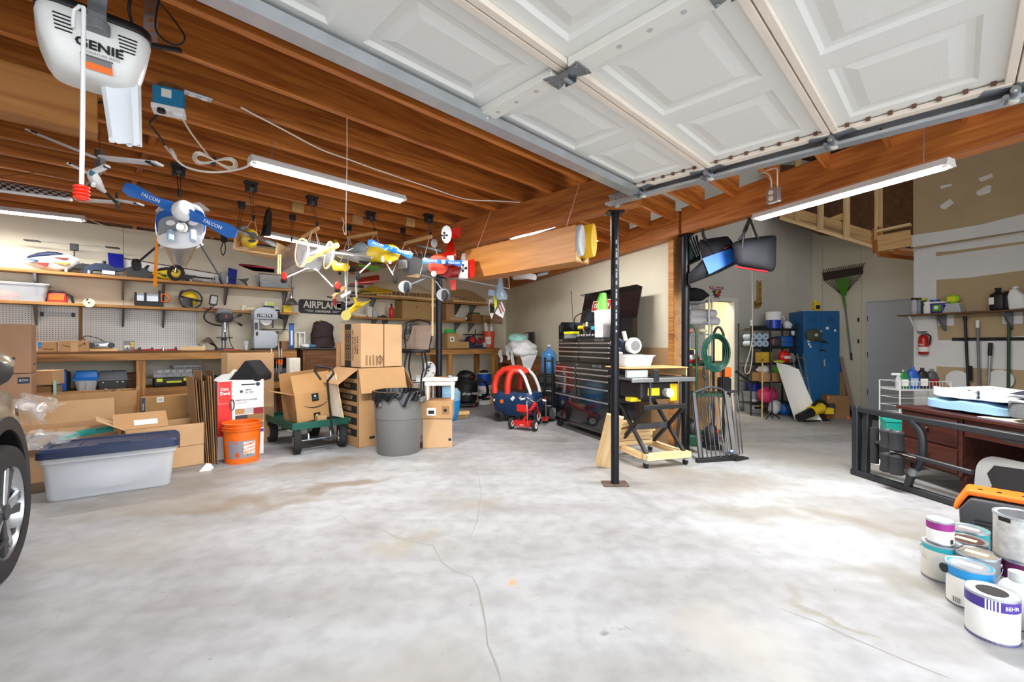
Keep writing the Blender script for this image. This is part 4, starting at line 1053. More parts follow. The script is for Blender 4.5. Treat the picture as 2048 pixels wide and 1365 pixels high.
t=WT('tool_pouch','dark cloth tool pouch on the lower shelf behind the red vacuum box','pouch',424,-.55,ZL);blob((0,0,.06),(.13,.1,.065),40,.2).bd('pouch','black_soft',t,sm=60);MB().bx(-.1,.1,-.1,-.09,.02,.05).bd('strap','dark_grey',t)
# lower shelf, left
dl=-.48
t=WT('suitcase','blue hard suitcase standing on the lower shelf beside the glass sheet','suitcase',121,dl,ZL);MB().bx(-.06,.06,-.1,.15,0,.25).bd('shell','blue',t,bevel=.03,sm=40);MB().bx(.055,.08,-.08,.13,.02,.23).bd('back_shell','black_soft',t,bevel=.015);MB().tb([(0,-.1,.08),(0,-.125,.09),(0,-.125,.15),(0,-.1,.16)],.008,n=6).bd('handle','navy',t)
t=WT('storage_bin','clear storage bin with a bright blue lid on the lower shelf','storage bin',173,dl,ZL)
rbin(t,.22,.18,.13,'frosted',rim=0);mat('lid_blue','1a7fe0',.4)
MB().bx(-.125,.125,-.10,.10,.12,.145).bd('rim','lid_blue',t,bevel=.006);MB().taper(-.11,.11,-.09,.09,.145,.235,.015,.012).bd('lid','lid_blue',t,bevel=.015,sm=40)
for q in range(3):MB().bx(-.06+q*.06,-.055+q*.06,-.091,-.08,.01,.11).bd('divider','light_grey',t)
MB().cyl((-.12,-.1,.14),(.12,-.1,.14),.008,n=8).bd('latch','lid_blue',t)
t=WT('tackle_box','dark grey plastic tackle box on the lower shelf beside the blue bin','tackle box',226,dl,ZL)
MB().taper(-.125,.125,-.09,.09,0,.12,-.015,-.01).bd('body','dark_grey',t,bevel=.01);MB().taper(-.145,.145,-.105,.105,.12,.225,.02,.02).bd('lid',mat('slate','5c6068',.5),t,bevel=.014,sm=40);MB().bx(-.15,.15,-.11,.11,.115,.125).bd('rim','mid_grey',t);MB().bx(-.004,.004,-.1,.1,.2,.228).bd('seam','dark_grey',t)
for x in(-.09,.04,.09):MB().cyl((x,-.1,.09),(x,-.096,.09),.007,n=8).bd('rivet','silver',t)
t=WT('brown_case','small brown case on the lower shelf behind the bench leg','case',266,dl+.1,ZL);MB().bx(-.08,.1,-.08,.08,0,.19).bd('shell','brown',t,bevel=.03,sm=40);MB().bx(-.081,.101,-.081,.081,.09,.096).bd('seam','black',t)
t=WT('organizer_case','black and yellow tool case with clear organizer trays on the lower shelf','tool case',345,dl-.05,ZL)
MB().bx(-.2,.2,-.09,.12,.0,.12).bd('body','black',t,bevel=.02,sm=40);MB().bx(-.07,.09,-.11,-.09,.05,.075).bd('handle',mat('hi_yellow','dbe021',.5),t,bevel=.006)
for x in(-.14,.14):MB().bx(x-.03,x+.03,-.098,-.09,.07,.11).bd('latch','hi_yellow',t)
MB().bx(-.2,.2,-.09,.11,.12,.17).bd('tray','clear_plastic',t,bevel=.006);MB().bx(-.2,.2,-.09,.11,.172,.222).bd('tray','clear_plastic',t,bevel=.006)
for k in range(10):blob((-.17+.037*k,-.03,.148 if k%2 else.198),(.015,.03,.018),k,.3,10).bd('part_heap',('dark_grey','silver','brown','blue')[k%4],t)
t=WT('plastic_basket','light grey perforated plastic basket on the lower shelf behind the tool case','basket',374,dl+.26,ZL)
rbin(t,.34,.2,.26,mat('basket_grey','c3c2c4',.5),rim=.012)
for r in range(4):
 for c in range(11):MB().bx(-.135+c*.026,-.121+c*.026,-.1001-.0,-.094,.15+r*.024,.162+r*.024).bd('slot','dark_grey',t)
# cabinet top
t=WT('covered_machine','machine under a crumpled dark brown cover on the cabinet','covered machine',645,-.35,ZB+.025)
secs=[]
for z,w,dd in((0,.19,.15),(.05,.185,.15),(.12,.18,.14),(.2,.175,.14),(.28,.165,.13),(.36,.16,.12),(.40,.14,.11),(.43,.08,.07)):
 secs.append([(w*math.cos(a)*(1+.06*math.sin(5*a+z*40))+.012*math.sin(z*55),dd*math.sin(a)*(1+.08*math.sin(4*a+z*60)),z+.012*math.sin(3*a+z*30))for a in[2*math.pi*k/28 for k in range(28)]])
MB().lf(secs).bd('cover',mat('cover_brown','3a2a2a',.8,var=.2,scale=12),t,sm=70);MB().tb([(.17*math.cos(a),.14*math.sin(a),.17+.01*math.sin(3*a))for a in[2*math.pi*k/20 for k in range(20)]],.008,n=6,closed=True).bd('drawcord','black',t)
t=WT('yellow_sign','small yellow warning sign leaning on the wall behind the covered machine','sign',641,-.06,ZB+.36);MB().pz([(-.14,.0),(0,-.14),(.14,.0),(0,.15)],-.012,-.004,'xz').bd('panel',mat('sign_yellow','c9a233',.6),t,bevel=.002);MB().pz([(-.12,.0),(0,-.12),(.12,.0),(.0,.13)],-.0132,-.012,'xz').bd('border',mat('sign_yellow2','b98f22',.6),t)
MB().pz([(-.03,-.02),(.03,.03),(.05,.01),(-.01,-.05)],-.0145,-.0132,'xz').bd('pictogram','ink',t)
t=WT('cap_pile','white and blue crumpled cloth on the cabinet beside the covered machine','cloth',612,-.4,ZB+.025);blob((0,0,.03),(.08,.06,.035),50,.3).bd('white_cloth','white',t,sm=60);blob((.1,0,.025),(.08,.06,.03),51,.3).bd('blue_cloth',mat('steel_blue','4d7f9e',.7),t,sm=60)
t=WT('outlet','white electrical outlet plate low on the wall by the covered machine','outlet',618,0,WZ(618,690));MB().pz(rpoly(.08,.12,.01,3),-.006,0,'xz').bd('plate','white',t);MB().bx(-.016,.016,-.008,-.006,.012,.042).bd('socket','off_white',t);MB().bx(-.016,.016,-.008,-.006,-.042,-.012).bd('socket','off_white',t)
# right part of the back wall
def ribbed(label,u0,u1,h,m,rib,name='model_wing',tip=0.,n=18,d=-.2):
 s0,s1=WS(u0,d),WS(u1,d);L=s1-s0
 t=Tg(name,label,'model wing',W(s0,d,ZU),W_ROT)
 b=MB().grid(lambda u,v:(L*u,-.10+.2*v,.11+(h-.11)*(max(0,math.sin(math.pi*(.10+.86*u)))**.6)*v),24,3).bd('skin',m,t,sm=60)
 Lb('spar',(0,-.09,.02),(L,-.09,.02),.02,.04,'pine_pale',t)
 Lb('spar',(0,.08,.05),(L,.08,.05),.02,.1,'pine_pale',t)
 for k in range(n):
  x=L*(.03+.94*k/(n-1));MB().pz([(-.1,.035),(-.1,.10),(.1,.12),(.1,.035)],x-.006,x+.006,'yz').bd('rib',rib,t)
  MB().pz(circ(.025,12,-.0,.07),x+.0061,x+.0072,'yz').bd('rib_hole','brown',t)
 return t
ribbed('long cream model wing with open wooden ribs on the upper right shelf',748,870,.34,'cream','pine_pale',n=15)
ribbed('shorter tan model wing with open ribs near the corner of the upper shelf',902,968,.30,mat('tan_skin','cbb684',.7),'pine_pale',n=10)
t=WT('foam_wing','flat yellow foam wing lying on the left end of the upper right shelf','model wing',742,-.3,ZU+.02)
MB().add([(-.25,-.05,.0),(.32,-.12,.05),(.45,.0,.10),(.1,.12,.17),(-.25,.1,.05),(-.25,-.05,-.01),(.32,-.12,.03),(.45,.0,.09),(.1,.12,.15),(-.25,.1,.03)],[(0,1,2,3,4),(9,8,7,6,5),(0,5,6,1),(1,6,7,2),(2,7,8,3),(3,8,9,4),(4,9,5,0)]).bd('panel','yellow',t,bevel=.006);MB().bx(-.2,.0,-.02,.0,.02,.05).bd('joiner','dark_grey',t)
zr=ZM-.02
t=cN('wide tan carton on the lower right wall shelf',W(WS(826,-.17),-.17,zr),W_ROT,.62,.3,.34,m=mat('kraft','b3925f',.85,var=.05),tape=False)
MB().bx(-.02,.02,-.1505,-.15,.2,.25).bd('stamp','cardboard_dark',t)
t=WT('black_case','flat black case lying on top of the tan carton on the shelf','case',822,-.17,zr+.345);MB().bx(-.2,.18,-.1,.1,0,.045).bd('shell','black',t,bevel=.012);MB().bx(.0,.2,-.11,.05,.045,.05).bd('paper','paper',t)
t=bottle('red spray bottle with black nozzle on the lower right shelf beside the tan carton',W(WS(783,-.2),-.2,zr),'bright_red','black',.045,.27)
t=WT('white_jug','white and blue plastic packs at the left end of the lower right shelf','packs',740,-.18,zr);MB().bx(-.06,.03,-.05,.05,0,.2).bd('pack','off_white',t,bevel=.012);MB().bx(.04,.11,-.05,.05,0,.13).bd('pack',mat('pale_blue','aebfd0',.5),t,bevel=.012)
t=WT('paper_tray','low stack of papers on the far left of the lower right shelf','papers',717,-.2,zr);MB().bx(-.1,.1,-.08,.08,0,.03).bd('stack','pine_pale',t);MB().bx(-.1,.12,-.08,.08,.03,.045).bd('sheet','paper',t)
t=WT('black_pistol_grip','black hand tool lying on the lower right shelf beside the red bottle','tool',766,-.25,zr);MB().bx(-.1,.08,-.02,.02,0,.03).bd('barrel','black',t,bevel=.006);MB().bx(-.02,.03,-.02,.02,.03,.05).bd('trigger_guard','dark_grey',t)
for i,(u,w,h,m,lab)in enumerate(((868,.2,.16,'cardboard','tan carton stub on the lower shelf behind the steel post'),(862,.22,.26,'cardboard_dark','dark brown carton on the lower shelf behind the steel post'),(893,.2,.34,'cardboard','tall brown carton on the lower shelf just right of the steel post'))):
 cN(lab,W(WS(u,-.12),-.12-.03*i,zr),W_ROT,w,.16,h,m=m,tape=False)
t=WT('parts_tray','shallow cardboard tray of white pipe fittings on the lower right shelf','tray',910,-.17,zr)
MB().bx(-.2,.2,-.1,.1,0,.006).bx(-.2,.2,-.1,-.095,0,.07).bx(-.2,.2,.095,.1,0,.07).bx(-.2,-.195,-.1,.1,0,.07).bx(.195,.2,-.1,.1,0,.07).bd('tray','cardboard_light',t)
rnd=random.Random(9)
for k in range(11):
 x,y,z=-.16+.034*k,rnd.uniform(-.07,.07),.06+.07*rnd.random()
 f=Tg('pipe_fitting',nth(k)+' white pipe fitting from the left in the cardboard tray on the shelf','fitting',t.matrix_world@Vector((x,y,z))if 0 else W(WS(910,-.17)+x,-.17+y,zr+z-.02),rnd.uniform(0,3),'white pipe fittings')
 MB().cyl((-.03,0,0),(.03,0,0),.019,n=10).bd('tube','white',f,sm=40);MB().cyl((0,0,0),(0,.035,.01),.019,n=10).bd('branch','white',f,sm=40)
t=WT('chrome_faucet','chrome faucet parts lying on the lower right shelf','faucet',936,-.22,zr);MB().cyl((-.08,0,.03),(.06,0,.03),.018,n=10).bd('body','chrome',t);MB().cyl((-.05,0,.03),(-.05,0,.08),.012,n=8).bd('stem','chrome',t);MB().cyl((.03,0,.03),(.03,0,.07),.014,n=8).bd('stem','dark_grey',t)
t=cN('small open brown carton with green and yellow packs on the lower right shelf',W(WS(948,-.15),-.15,zr),W_ROT,.26,.2,.16,m='cardboard_dark',flaps=(None,None,None,None));MB().bx(-.1,.1,-.08,.08,.06,.2).bd('pack','dark_green',t);MB().bx(-.09,.08,-.085,-.08,.12,.17).bd('pack_label','yellow',t)
t=cN('brown carton at the right end of the lower right shelf',W(WS(972,-.15),-.15,zr),W_ROT,.3,.2,.15,m='kraft',tape=False)
t=cN('brown carton with a white label on the right workbench, green hose on top',W(WS(900,-.5),-.5,ZB),W_ROT,.28,.24,.3,m='kraft',tape=False);dC(t,'paper',-.08,.02,.13,.23,-.12);dC(t,'ink',-.05,-.01,.16,.2,-.1215,'printed_mark')
t=WT('green_hose','bright green hose coil lying on the brown carton','hose',899,-.5,ZB+.302)
for q in range(3):MB().tb([((.12-.012*q)*math.cos(a),(.09-.012*q)*math.sin(a),.015+.026*q)for a in[2*math.pi*k/20 for k in range(20)]],.014,n=7,closed=True).bd('loop',mat('hose_green','46c25a',.4),t,sm=60)
t=WT('blue_level','thin blue rod standing upright against the wall on the right workbench','rod',911,-.08,ZB);MB().cyl((0,0,0),(0,0,.42),.014,n=8).bd('rod','blue',t);MB().bx(-.05,.05,-.02,.02,0,.06).bd('foot','steel_blue',t)
cN('low tan carton on the right workbench left of the navy saw',W(WS(922,-.52),-.52,ZB),W_ROT,.26,.2,.13,m='kraft',tape=False)
t=WT('chop_saw','navy and red power saw on the right workbench','power saw',947,-.42,ZB)
MB().bx(-.22,.24,-.16,.12,0,.06).bd('base','navy',t,bevel=.01);MB().cyl((-.08,-.08,.15),(-.08,.06,.15),.10,n=20).bd('guard','navy',t,sm=40);MB().cyl((-.1,-.11,.17),(-.1,-.08,.17),.06,n=16).bd('hub','red',t,sm=40);MB().cyl((.08,-.1,.13),(.18,.0,.16),.06,n=14).bd('motor','dark_red',t,sm=40);MB().bx(-.2,.22,-.05,.1,.27,.29).bd('top_rail','black',t);MB().cyl((.05,0,.29),(.05,0,.40),.012,n=8).bd('knob_post','dark_grey',t);MB().bx(.13,.23,-.165,-.16,.02,.12).bd('label_plate','light_grey',t)
MB().cyl((0,0,.06),(0,0,.27),.03,n=10).bd('column','dark_grey',t)
t=bucket('red-orange bucket full of white tubes on the right workbench',W(WS(977,-.42),-.42,ZB),'bucket_red' if 0 else mat('bucket_red','d9502a',.5),.14,.12,.36,handle=False)
rnd=random.Random(3)
for k in range(6):
 x,y=-.075+.03*k,rnd.uniform(-.06,.06)
 f=Tg('plastic_tube',nth(k)+' white plastic tube from the left in the red-orange bucket','tube',(0,0,0),0,'white tubes in the bucket');f.location=W(WS(977,-.42)+x,-.42+y,ZB+.03)
 MB().cyl((0,0,0),(x*.5,y*.3,.45+.1*rnd.random()),.02,n=10).bd('pipe','white',f,sm=40);MB().cyl((x*.5,y*.3,.44),(x*.5,y*.3,.46),.021,n=10).bd('collar','light_grey',f)
dC(t,'off_white',-.06,.06,.08,.24,-.128);text('BUCKET',.035,'bucket_red',t,(0,-.131,.16))
t=WT('desk_fan','black wire desk fan on the bench behind the tall cartons','fan',822,-.4,ZB+.02)
for q in range(3):MB().tb([((.19-.05*q)*math.cos(a),-.06-.012*q,.30+(.19-.05*q)*math.sin(a))for a in[2*math.pi*k/26 for k in range(26)]],.005,n=5,closed=True).bd('guard_ring','black',t)
MB().tb([(.19*math.cos(a),.04,.30+.19*math.sin(a))for a in[2*math.pi*k/26 for k in range(26)]],.006,n=5,closed=True).bd('guard_ring','black',t)
for k in range(14):
 a=2*math.pi*k/14;MB().tb([(.03*math.cos(a),-.09,.3+.03*math.sin(a)),(.12*math.cos(a),-.08,.3+.12*math.sin(a)),(.19*math.cos(a),-.05,.3+.19*math.sin(a)),(.19*math.cos(a),.04,.3+.19*math.sin(a))],.002,n=4).bd('guard_wire','galv_dark',t)
MB().cyl((0,-.04,.3),(0,.1,.3),.05,n=16).bd('motor','black',t,sm=40)
for k in range(4):MB().at((0,-.02,.3),(0,R(90*k),0)).bx(.03,.15,-.01,.01,-.05,.05).bd('blade','mid_grey',t)
MB().cyl((0,.04,.02),(0,.04,.3),.014,n=8).bd('stem','black',t);MB().cyl((0,.03,0),(0,.03,.02),.1,n=18).bd('base','black',t)
# hanging model aircraft
class CT:
 "a thing anchored at pixel (u,v) at depth y; L() turns further pixels and depths into its local frame"
 def __init__(s,name,label,cat,u,v,y,group=None):
  s.o=P(u,v,y);s.t=Tg(name,label,cat,s.o,0,group);s.y=y
 def L(s,u,v,y=None):return P(u,v,s.y if y is None else y)-s.o
def ring(c,rx,rz,n=20,ax=(1,0,0),up=(0,0,1),p=1.0):
 c=Vector(c);ax=Vector(ax);up=Vector(up);o=[]
 for i in range(n):
  a=2*math.pi*i/n;ca,sa=math.cos(a),math.sin(a)
  o.append(c+ax*(rx*math.copysign(abs(ca)**p,ca))+up*(rz*math.copysign(abs(sa)**p,sa)))
 return o
def prop(t,p0,p1,chord,m,facing=(0,-1,0),tipm=None,name='propeller',lab=None):
 p0,p1=Vector(p0),Vector(p1);d=(p1-p0);Lp=d.length;d.normalize();f=Vector(facing).normalized();w=d.cross(f).normalized();f=w.cross(d)
 secs=[]
 for i in range(17):
  s=i/16;e=abs(2*s-1)
  c=chord*(.55+.45*math.sin(math.pi*min(1,(1-e)*1.6+.12)/1.0)if e<.97 else.35)
  c=chord*(.30+.70*math.sin(math.pi*(.08+.84*(1-abs(e-.45)*.9)))**1.0)if e>.12 else chord*.55
  if e>.93:c*=.6
  th=.004+.010*(1-e);tw=.5*(1-e)*(1 if s<.5 else-1)
  a1=w*math.cos(tw)+f*math.sin(tw);b1=f*math.cos(tw)-w*math.sin(tw)
  q=p0+d*(Lp*s)
  secs.append([q+a1*(c/2),q+b1*th,q-a1*(c/2),q-b1*th*.6])
 return MB().lf(secs).bd(name,m,t,sm=50)
def pulley(u,v,label,drop_to=None,z=JZ,small=False):
 p=lp(u,v,z-.045);k=.6 if small else 1.
 t=Tg('pulley_hoist',label,'pulley',p,A_ROT,'ceiling hoists')
 MB().bx(-.055*k,.055*k,-.035*k,.035*k,.02,.045).bd('mount','black',t,bevel=.004)
 for sx in(-.03*k,.03*k):MB().bx(sx-.012,sx+.012,-.03*k,.03*k,-.05*k,.02).bd('cheek','black',t,bevel=.005)
 MB().cyl((-.03*k,0,-.015),(.03*k,0,-.015),.026*k,n=14).bd('wheel','dark_grey',t,sm=40)
 if drop_to:
  q=P(*drop_to)-p;c,s=math.cos(-A_ROT),math.sin(-A_ROT);q=Vector((q.x*c-q.y*s,q.x*s+q.y*c,q.z))
  for dx in(-.012,.012):MB().tb([(dx,0,-.04),(q.x+dx*.6,q.y,q.z+.02)],.003,n=5).bd('rope','cable_black',t)
  MB().cyl((q.x,q.y,q.z-.02),(q.x,q.y,q.z+.03),.014*k,n=10).bd('hook_block','black',t,sm=40)
 return t
pulley(357,340,'black pulley hoist above the blue and white plane',(360,388,3.55))
pulley(502,374,'black pulley hoist above the yellow-nosed plane',(507,438,4.45))
pulley(483,412,'black pulley hoist left of the wooden plane crate',(474,470,4.9),small=True)
pulley(624,402,'black pulley hoist above the clear film plane',(634,450,4.6))
pulley(585,437,'black pulley hoist over the tail of the clear film plane',(583,480,5.2),small=True)
pulley(741,432,'black pulley hoist above the silver and yellow plane',(750,462,5.2))
pulley(698,458,'black pulley hoist left of the silver and yellow plane',(696,475,5.6),small=True)
pulley(857,437,'black pulley hoist above the red plane',(861,470,5.1))
pulley(806,463,'black pulley hoist between the silver and red planes',(809,486,5.6),small=True)
# blue and white plane
c=CT('model_plane','blue and white model plane with a large blue propeller, nearest of the hanging planes','model plane',361,455,3.4)
L,t=c.L,c.t
k=3.4/F_PX
mat('plane_white','ececee',.3);mat('plane_blue','2258a8',.3);mat('prop_blue','2f6fc4',.35);mat('belly_film','c9ccd0',.15,alpha=.55);mat('panel_grey','8b8d90',.45)
cw=51*k
MB().lf([ring(L(361,452,3.32),cw*.92,42*k,24,p=.75),ring(L(361,450,3.40),cw,46*k,24,p=.75),ring(L(361,455,3.70),cw*.98,46*k,24,p=.7),ring(L(361,470,4.05),cw*.75,36*k,24,p=.7),ring(L(359,505,4.7),cw*.28,14*k,24,p=.8),ring(L(357,522,5.0),cw*.12,8*k,24)]).bd('fuselage','plane_white',t,sm=50)
MB().lf([ring(L(361,447,3.315),cw*.95,28*k,24,p=.6),ring(L(361,447,3.33),cw*.97,30*k,24,p=.6)]).bd('blue_band','plane_blue',t)
MB().lf([ring(L(361,457,3.305),cw*.86,24*k,24,p=.6),ring(L(361,457,3.318),cw*.88,25*k,24,p=.6)]).bd('firewall','panel_grey',t)
MB().lf([ring(L(359,480,3.28),cw*.86,17*k,24),ring(L(359,481,3.42),cw*.9,18*k,24),ring(L(359,490,3.7),cw*.55,10*k,24)]).bd('chin_cowl','plane_white',t,sm=50)
MB().cyl(L(364,455,3.22),L(364,457,3.32),9*k,n=18).bd('crankcase','silver',t,sm=40)
MB().lt([(5.5*k,0),(9*k,0),(9*k,.006),(5.5*k,.006)],n=18,caps=False).bd('crank_ring','off_white',t,loc=L(364,455,3.215),rot=(R(90),0,0))
for u in(341,386):MB().lf([ring(L(u,446,3.30),9*k,5*k,16),ring(L(u,447,3.31),9*k,5*k,16)]).bd('air_inlet','plane_white',t)
for u in(341,386):MB().cyl(L(u,463,3.24),L(u,482,3.20),5.5*k,n=14).bd('exhaust_tube',mat('tube_blue','b9cfe2',.35),t,sm=40)
MB().lt([(0.002,-.055),(10*k,-.045),(15*k,-.025),(19*k,0),(19*k,.02)],n=26).bd('spinner','plane_white',t,loc=L(364,421,3.10),rot=(R(-90),0,0),sm=50)
MB().cyl(L(364,421,3.1),L(364,450,3.3),5*k,n=10).bd('prop_shaft','dark_grey',t)
prop(t,L(247,374,3.1),L(473,469,3.1),26*k,'prop_blue')
text('FALCON',.035,'white',t,L(301,396,3.085),rot=(R(90),R(23),0));text('FALCON',.035,'white',t,L(425,449,3.085),rot=(R(90),R(23),0))
MB().lf([[L(327,490,3.5),L(398,490,3.5),L(395,480,3.5),L(330,480,3.5)],[L(350,532,4.9),L(370,532,4.9),L(369,526,4.9),L(351,526,4.9)]]).bd('belly','belly_film',t)
for(ua,va),(ub,vb)in(((327,490),(349,534)),((398,490),(371,534))):MB().tb([L(ua,va,3.48),L(ub,vb,4.9)],.006,n=6).bd('longeron','pine_pale',t)
for(ua,va),(ub,vb)in(((325,484),(270,530)),((398,484),(442,556))):
 MB().tb([L((ua+361)/2,va-2,3.45),L(ua,va,3.45),L(ub,vb,3.5)],.008,n=8).bd('gear_leg','black',t)
 MB().at(L(ub+3,vb,3.5),(0,R(90),R(12))).lt([(.001,-.016),(.03,-.018),(.048,-.010),(.048,.010),(.03,.018),(.001,.016)],n=20).bd('wheel','rubber',t,sm=40)
 MB().lf([[L(ua-6,va+14,3.45),L(ua+10,va+6,3.45),L(ua+2,va-2,3.45)],[L(ua-5,va+14,3.5),L(ua+10,va+6,3.5),L(ua+2,va-2,3.5)]]).bd('leg_fairing','plane_white',t)
b=MB().tb([L(340+14*math.cos(a)+12,546+13*math.sin(a),4.9)for a in[2*math.pi*i/14 for i in range(14)]],.02,n=6,closed=True);b.bd('tail_wheel','rubber',t,sm=50)
MB().cyl(L(355,530,4.9),L(352,546,4.88),.012,n=8).bd('tail_strut','galv_dark',t)
MB().lf([[L(318,413,4.15),L(400,405,4.15),L(420,420,4.15),L(310,422,4.15)],[L(320,418,4.5),L(400,410,4.5),L(418,424,4.5),L(312,426,4.5)]]).bd('tail_plane','plane_white',t)
o=MB().add([L(311,475,3.35),L(317,475,3.35),L(314,575,3.36),L(306,573,3.36),L(311,475,3.353),L(317,475,3.353),L(314,575,3.363),L(306,573,3.363)],[(0,1,2,3),(7,6,5,4),(0,4,5,1),(2,6,7,3),(1,5,6,2),(0,3,7,4)]).bd('streamer',mat('flag_orange','ff9422',.6),t)
# yellow-nosed plane in a crate
c=CT('wooden_crate','open wooden crate hung under the joists cradling the yellow-nosed plane','crate',500,505,4.5)
L,t=c.L,c.t
A_,B_,C_,D_=(470,500),(542,510),(545,487),(472,472)
def slab(name,pts,dv,m):
 pass
def plank(t,L,p,q,y0,y1,th,m,name='plank'):
 a0,b0,a1,b1=L(*p,y0),L(*q,y0),L(*p,y1),L(*q,y1)
 d=(b0-a0).normalized();n=Vector((-d.z,0,d.x))*th
 b1=a1+(b0-a0);
 return MB().add([a0,b0,b1,a1,a0+n,b0+n,b1+n,a1+n],[(3,2,1,0),(4,5,6,7),(0,1,5,4),(1,2,6,5),(2,3,7,6),(3,0,4,7)]).bd(name,m,t)
kk=4.4/F_PX
w_,h_,dp=80*kk,30*kk,.55
for nm,a,b in(('floor_board',(0,0),(w_,.012)),('side_board',(0,0),(.012,h_)),('side_board',(w_-.012,0),(w_,h_*.9))):
 MB().bx(a[0],b[0],0,dp,a[1],b[1]).bd(nm,'pine_pale',t,loc=L(466,499,4.4),rot=(R(4),R(7),R(12)))
MB().bx(0,w_,dp-.012,dp,0,h_*.7).bd('back_board','pine',t,loc=L(466,499,4.4),rot=(R(4),R(7),R(12)))
c=CT('model_plane','yellow-nosed model plane with a silver propeller resting in the hanging wooden crate','model plane',503,476,4.35)
L,t=c.L,c.t;k=4.35/F_PX
MB().lf([ring(L(504,475,4.28),8*k,8*k),ring(L(503,476,4.30),14*k,16*k),ring(L(500,478,4.38),17*k,20*k),ring(L(492,476,4.6),17*k,19*k),ring(L(478,468,5.0),12*k,13*k)]).bd('cowl','yellow',t,sm=50)
MB().cyl(L(506,471,4.27),L(505,472,4.33),7*k,n=18).bd('intake','black',t);MB().lf([ring(L(504,482,4.27),8*k,3*k),ring(L(504,482,4.33),8*k,3*k)]).bd('intake','dark_grey',t)
prop(t,L(450,450,4.25),L(553,491,4.25),11*k,'silver')
MB().lf([ring(L(490,458,4.5),9*k,6*k),ring(L(486,457,4.7),12*k,9*k),ring(L(478,456,5.0),6*k,5*k)]).bd('canopy',mat('canopy','9fb4b8',.1,alpha=.6),t,sm=50)
MB().add([L(524,470,4.6),L(530,465,4.65),L(537,420,4.8),L(533,418,4.8),L(527,440,4.75)],[(0,1,2,3,4)]).bd('fin','black',t)
MB().pz([(0,0),(.10,.02),(.07,.26),(.03,.33)],-.008,.008,'xz').bd('tail_fin',mat('dark_glass','2a2620',.25),t,loc=L(520,472,4.7),rot=(0,R(10),R(20)))
for a,b in(((507,436),(494,455)),((509,436),(514,468)),((484,475),(473,495))):MB().tb([L(*a,4.45),L(*b,4.45)],.003,n=5).bd('sling_cord',mat('cord_pink','d9a48e',.7),t)
c=CT('cord_bundle','black cord bundle hanging left of the wooden crate','cord',450,490,4.7);L,t=c.L,c.t
MB().cyl(L(447,470),L(449,484),.03,n=8).bd('wrap','black_soft',t);MB().tb(sP([L(448,482),L(442,498),L(446,511),L(451,500),L(449,484)]),.006,n=6).bd('loop','cable_black',t);MB().tb([L(480,462,4.8),L(450,474,4.7)],.006,n=5).bd('lead','cable_black',t)
# clear film plane
c=CT('model_plane','clear film model plane with wooden propeller and red wheel pants','model plane',615,520,4.3)
L,t=c.L,c.t;k=4.3/F_PX
mat('film','c2c6ca',.08,alpha=.24);mat('film_red','8e2230',.2,alpha=.9)
MB().lf([[L(612,500,4.15),L(655,500,4.15),L(640,540,4.15),L(600,535,4.15)],[L(560,500,4.6),L(600,478,4.6),L(608,535,4.6),L(572,552,4.6)],[L(552,505,5.3),L(575,492,5.3),L(585,548,5.3),L(556,556,5.3)]]).bd('fuselage','film',t,sm=20)
MB().add([L(556,512,5.0),L(605,488,4.5),L(606,520,4.48),L(557,548,5.0)],[(0,1,2,3)]).bd('side_panel','film_red',t)
MB().lf([[L(640+9*math.cos(a),505+9*math.sin(a),4.05)for a in[2*math.pi*i/16 for i in range(16)]],[L(640+9*math.cos(a),508+9*math.sin(a),4.25)for a in[2*math.pi*i/16 for i in range(16)]],[L(625+10*math.cos(a),515+12*math.sin(a),4.5)for a in[2*math.pi*i/16 for i in range(16)]]]).bd('cowl','white_metal',t,sm=50)
MB().cyl(L(645,506,4.02),L(645,506,4.06),7*k,n=16).bd('spinner','silver',t,sm=40)
prop(t,L(612,523,4.0),L(678,489,4.0),11*k,mat('prop_wood','d9a050',.4))
def rib_loop(pts,m='pine_pale',r=.006,ry=.012):
 return MB().tb(sP(pts+[pts[0]],4)[:-1],r,n=6,closed=True,ry=ry).bd('wing_rib',m,t)
rib_loop([L(594,485,4.2),L(590,510,4.2),L(594,530,4.2),L(603,533,4.2),L(612,522,4.2),L(617,500,4.2),L(613,484,4.2),L(603,478,4.2)])
rib_loop([L(651,498,4.15),L(647,530,4.15),L(652,537,4.15),L(662,525,4.15),L(667,500,4.15),L(660,484,4.15)])
MB().lf([[L(592,482,4.2),L(600,478,4.2),L(614,486,4.2),L(616,505,4.2),L(605,530,4.2),L(594,530,4.2)],[L(560,500,4.9),L(566,498,4.9),L(578,503,4.9),L(580,515,4.9),L(572,535,4.9),L(562,535,4.9)]]).bd('wing_film','film',t,sm=30)
MB().lf([[L(652,488,4.15),L(664,488,4.15),L(666,505,4.15),L(656,535,4.15),L(649,530,4.15)],[L(664,484,4.7),L(672,486,4.7),L(673,505,4.7),L(668,528,4.7),L(662,525,4.7)]]).bd('wing_film','film',t,sm=30)
for(ua,va,ub,vb)in((612,538,574,555),(636,543,666,574)):MB().tb([L((ua+624)/2,537,4.2),L(ua,va,4.2),L(ub,vb,4.2)],.007,n=6).bd('gear_wire','white_metal',t)
for u,v in((568,553),(675,572)):
 MB().lf([ring(L(u,v,4.10),3*k,5*k,14),ring(L(u,v,4.13),5.5*k,8*k,14),ring(L(u,v,4.22),6*k,8.5*k,14),ring(L(u-1,v-1,4.36),3*k,5*k,14)]).bd('wheel_pant','bright_red',t,sm=50)
 MB().cyl(L(u-4.5,v+9,4.18),L(u+4.5,v+9,4.18),4.5*k,n=14).bd('wheel','rubber',t,sm=40)
MB().tb([L(557,510,4.3),L(556,548,4.3),L(560,548,4.3),L(561,510,4.3)],.007,n=5).bd('tail_post','pine_pale',t)
Lb('spreader_bar',L(605,475,4.75),L(637,456,4.55),.03,.03,'pine',t)
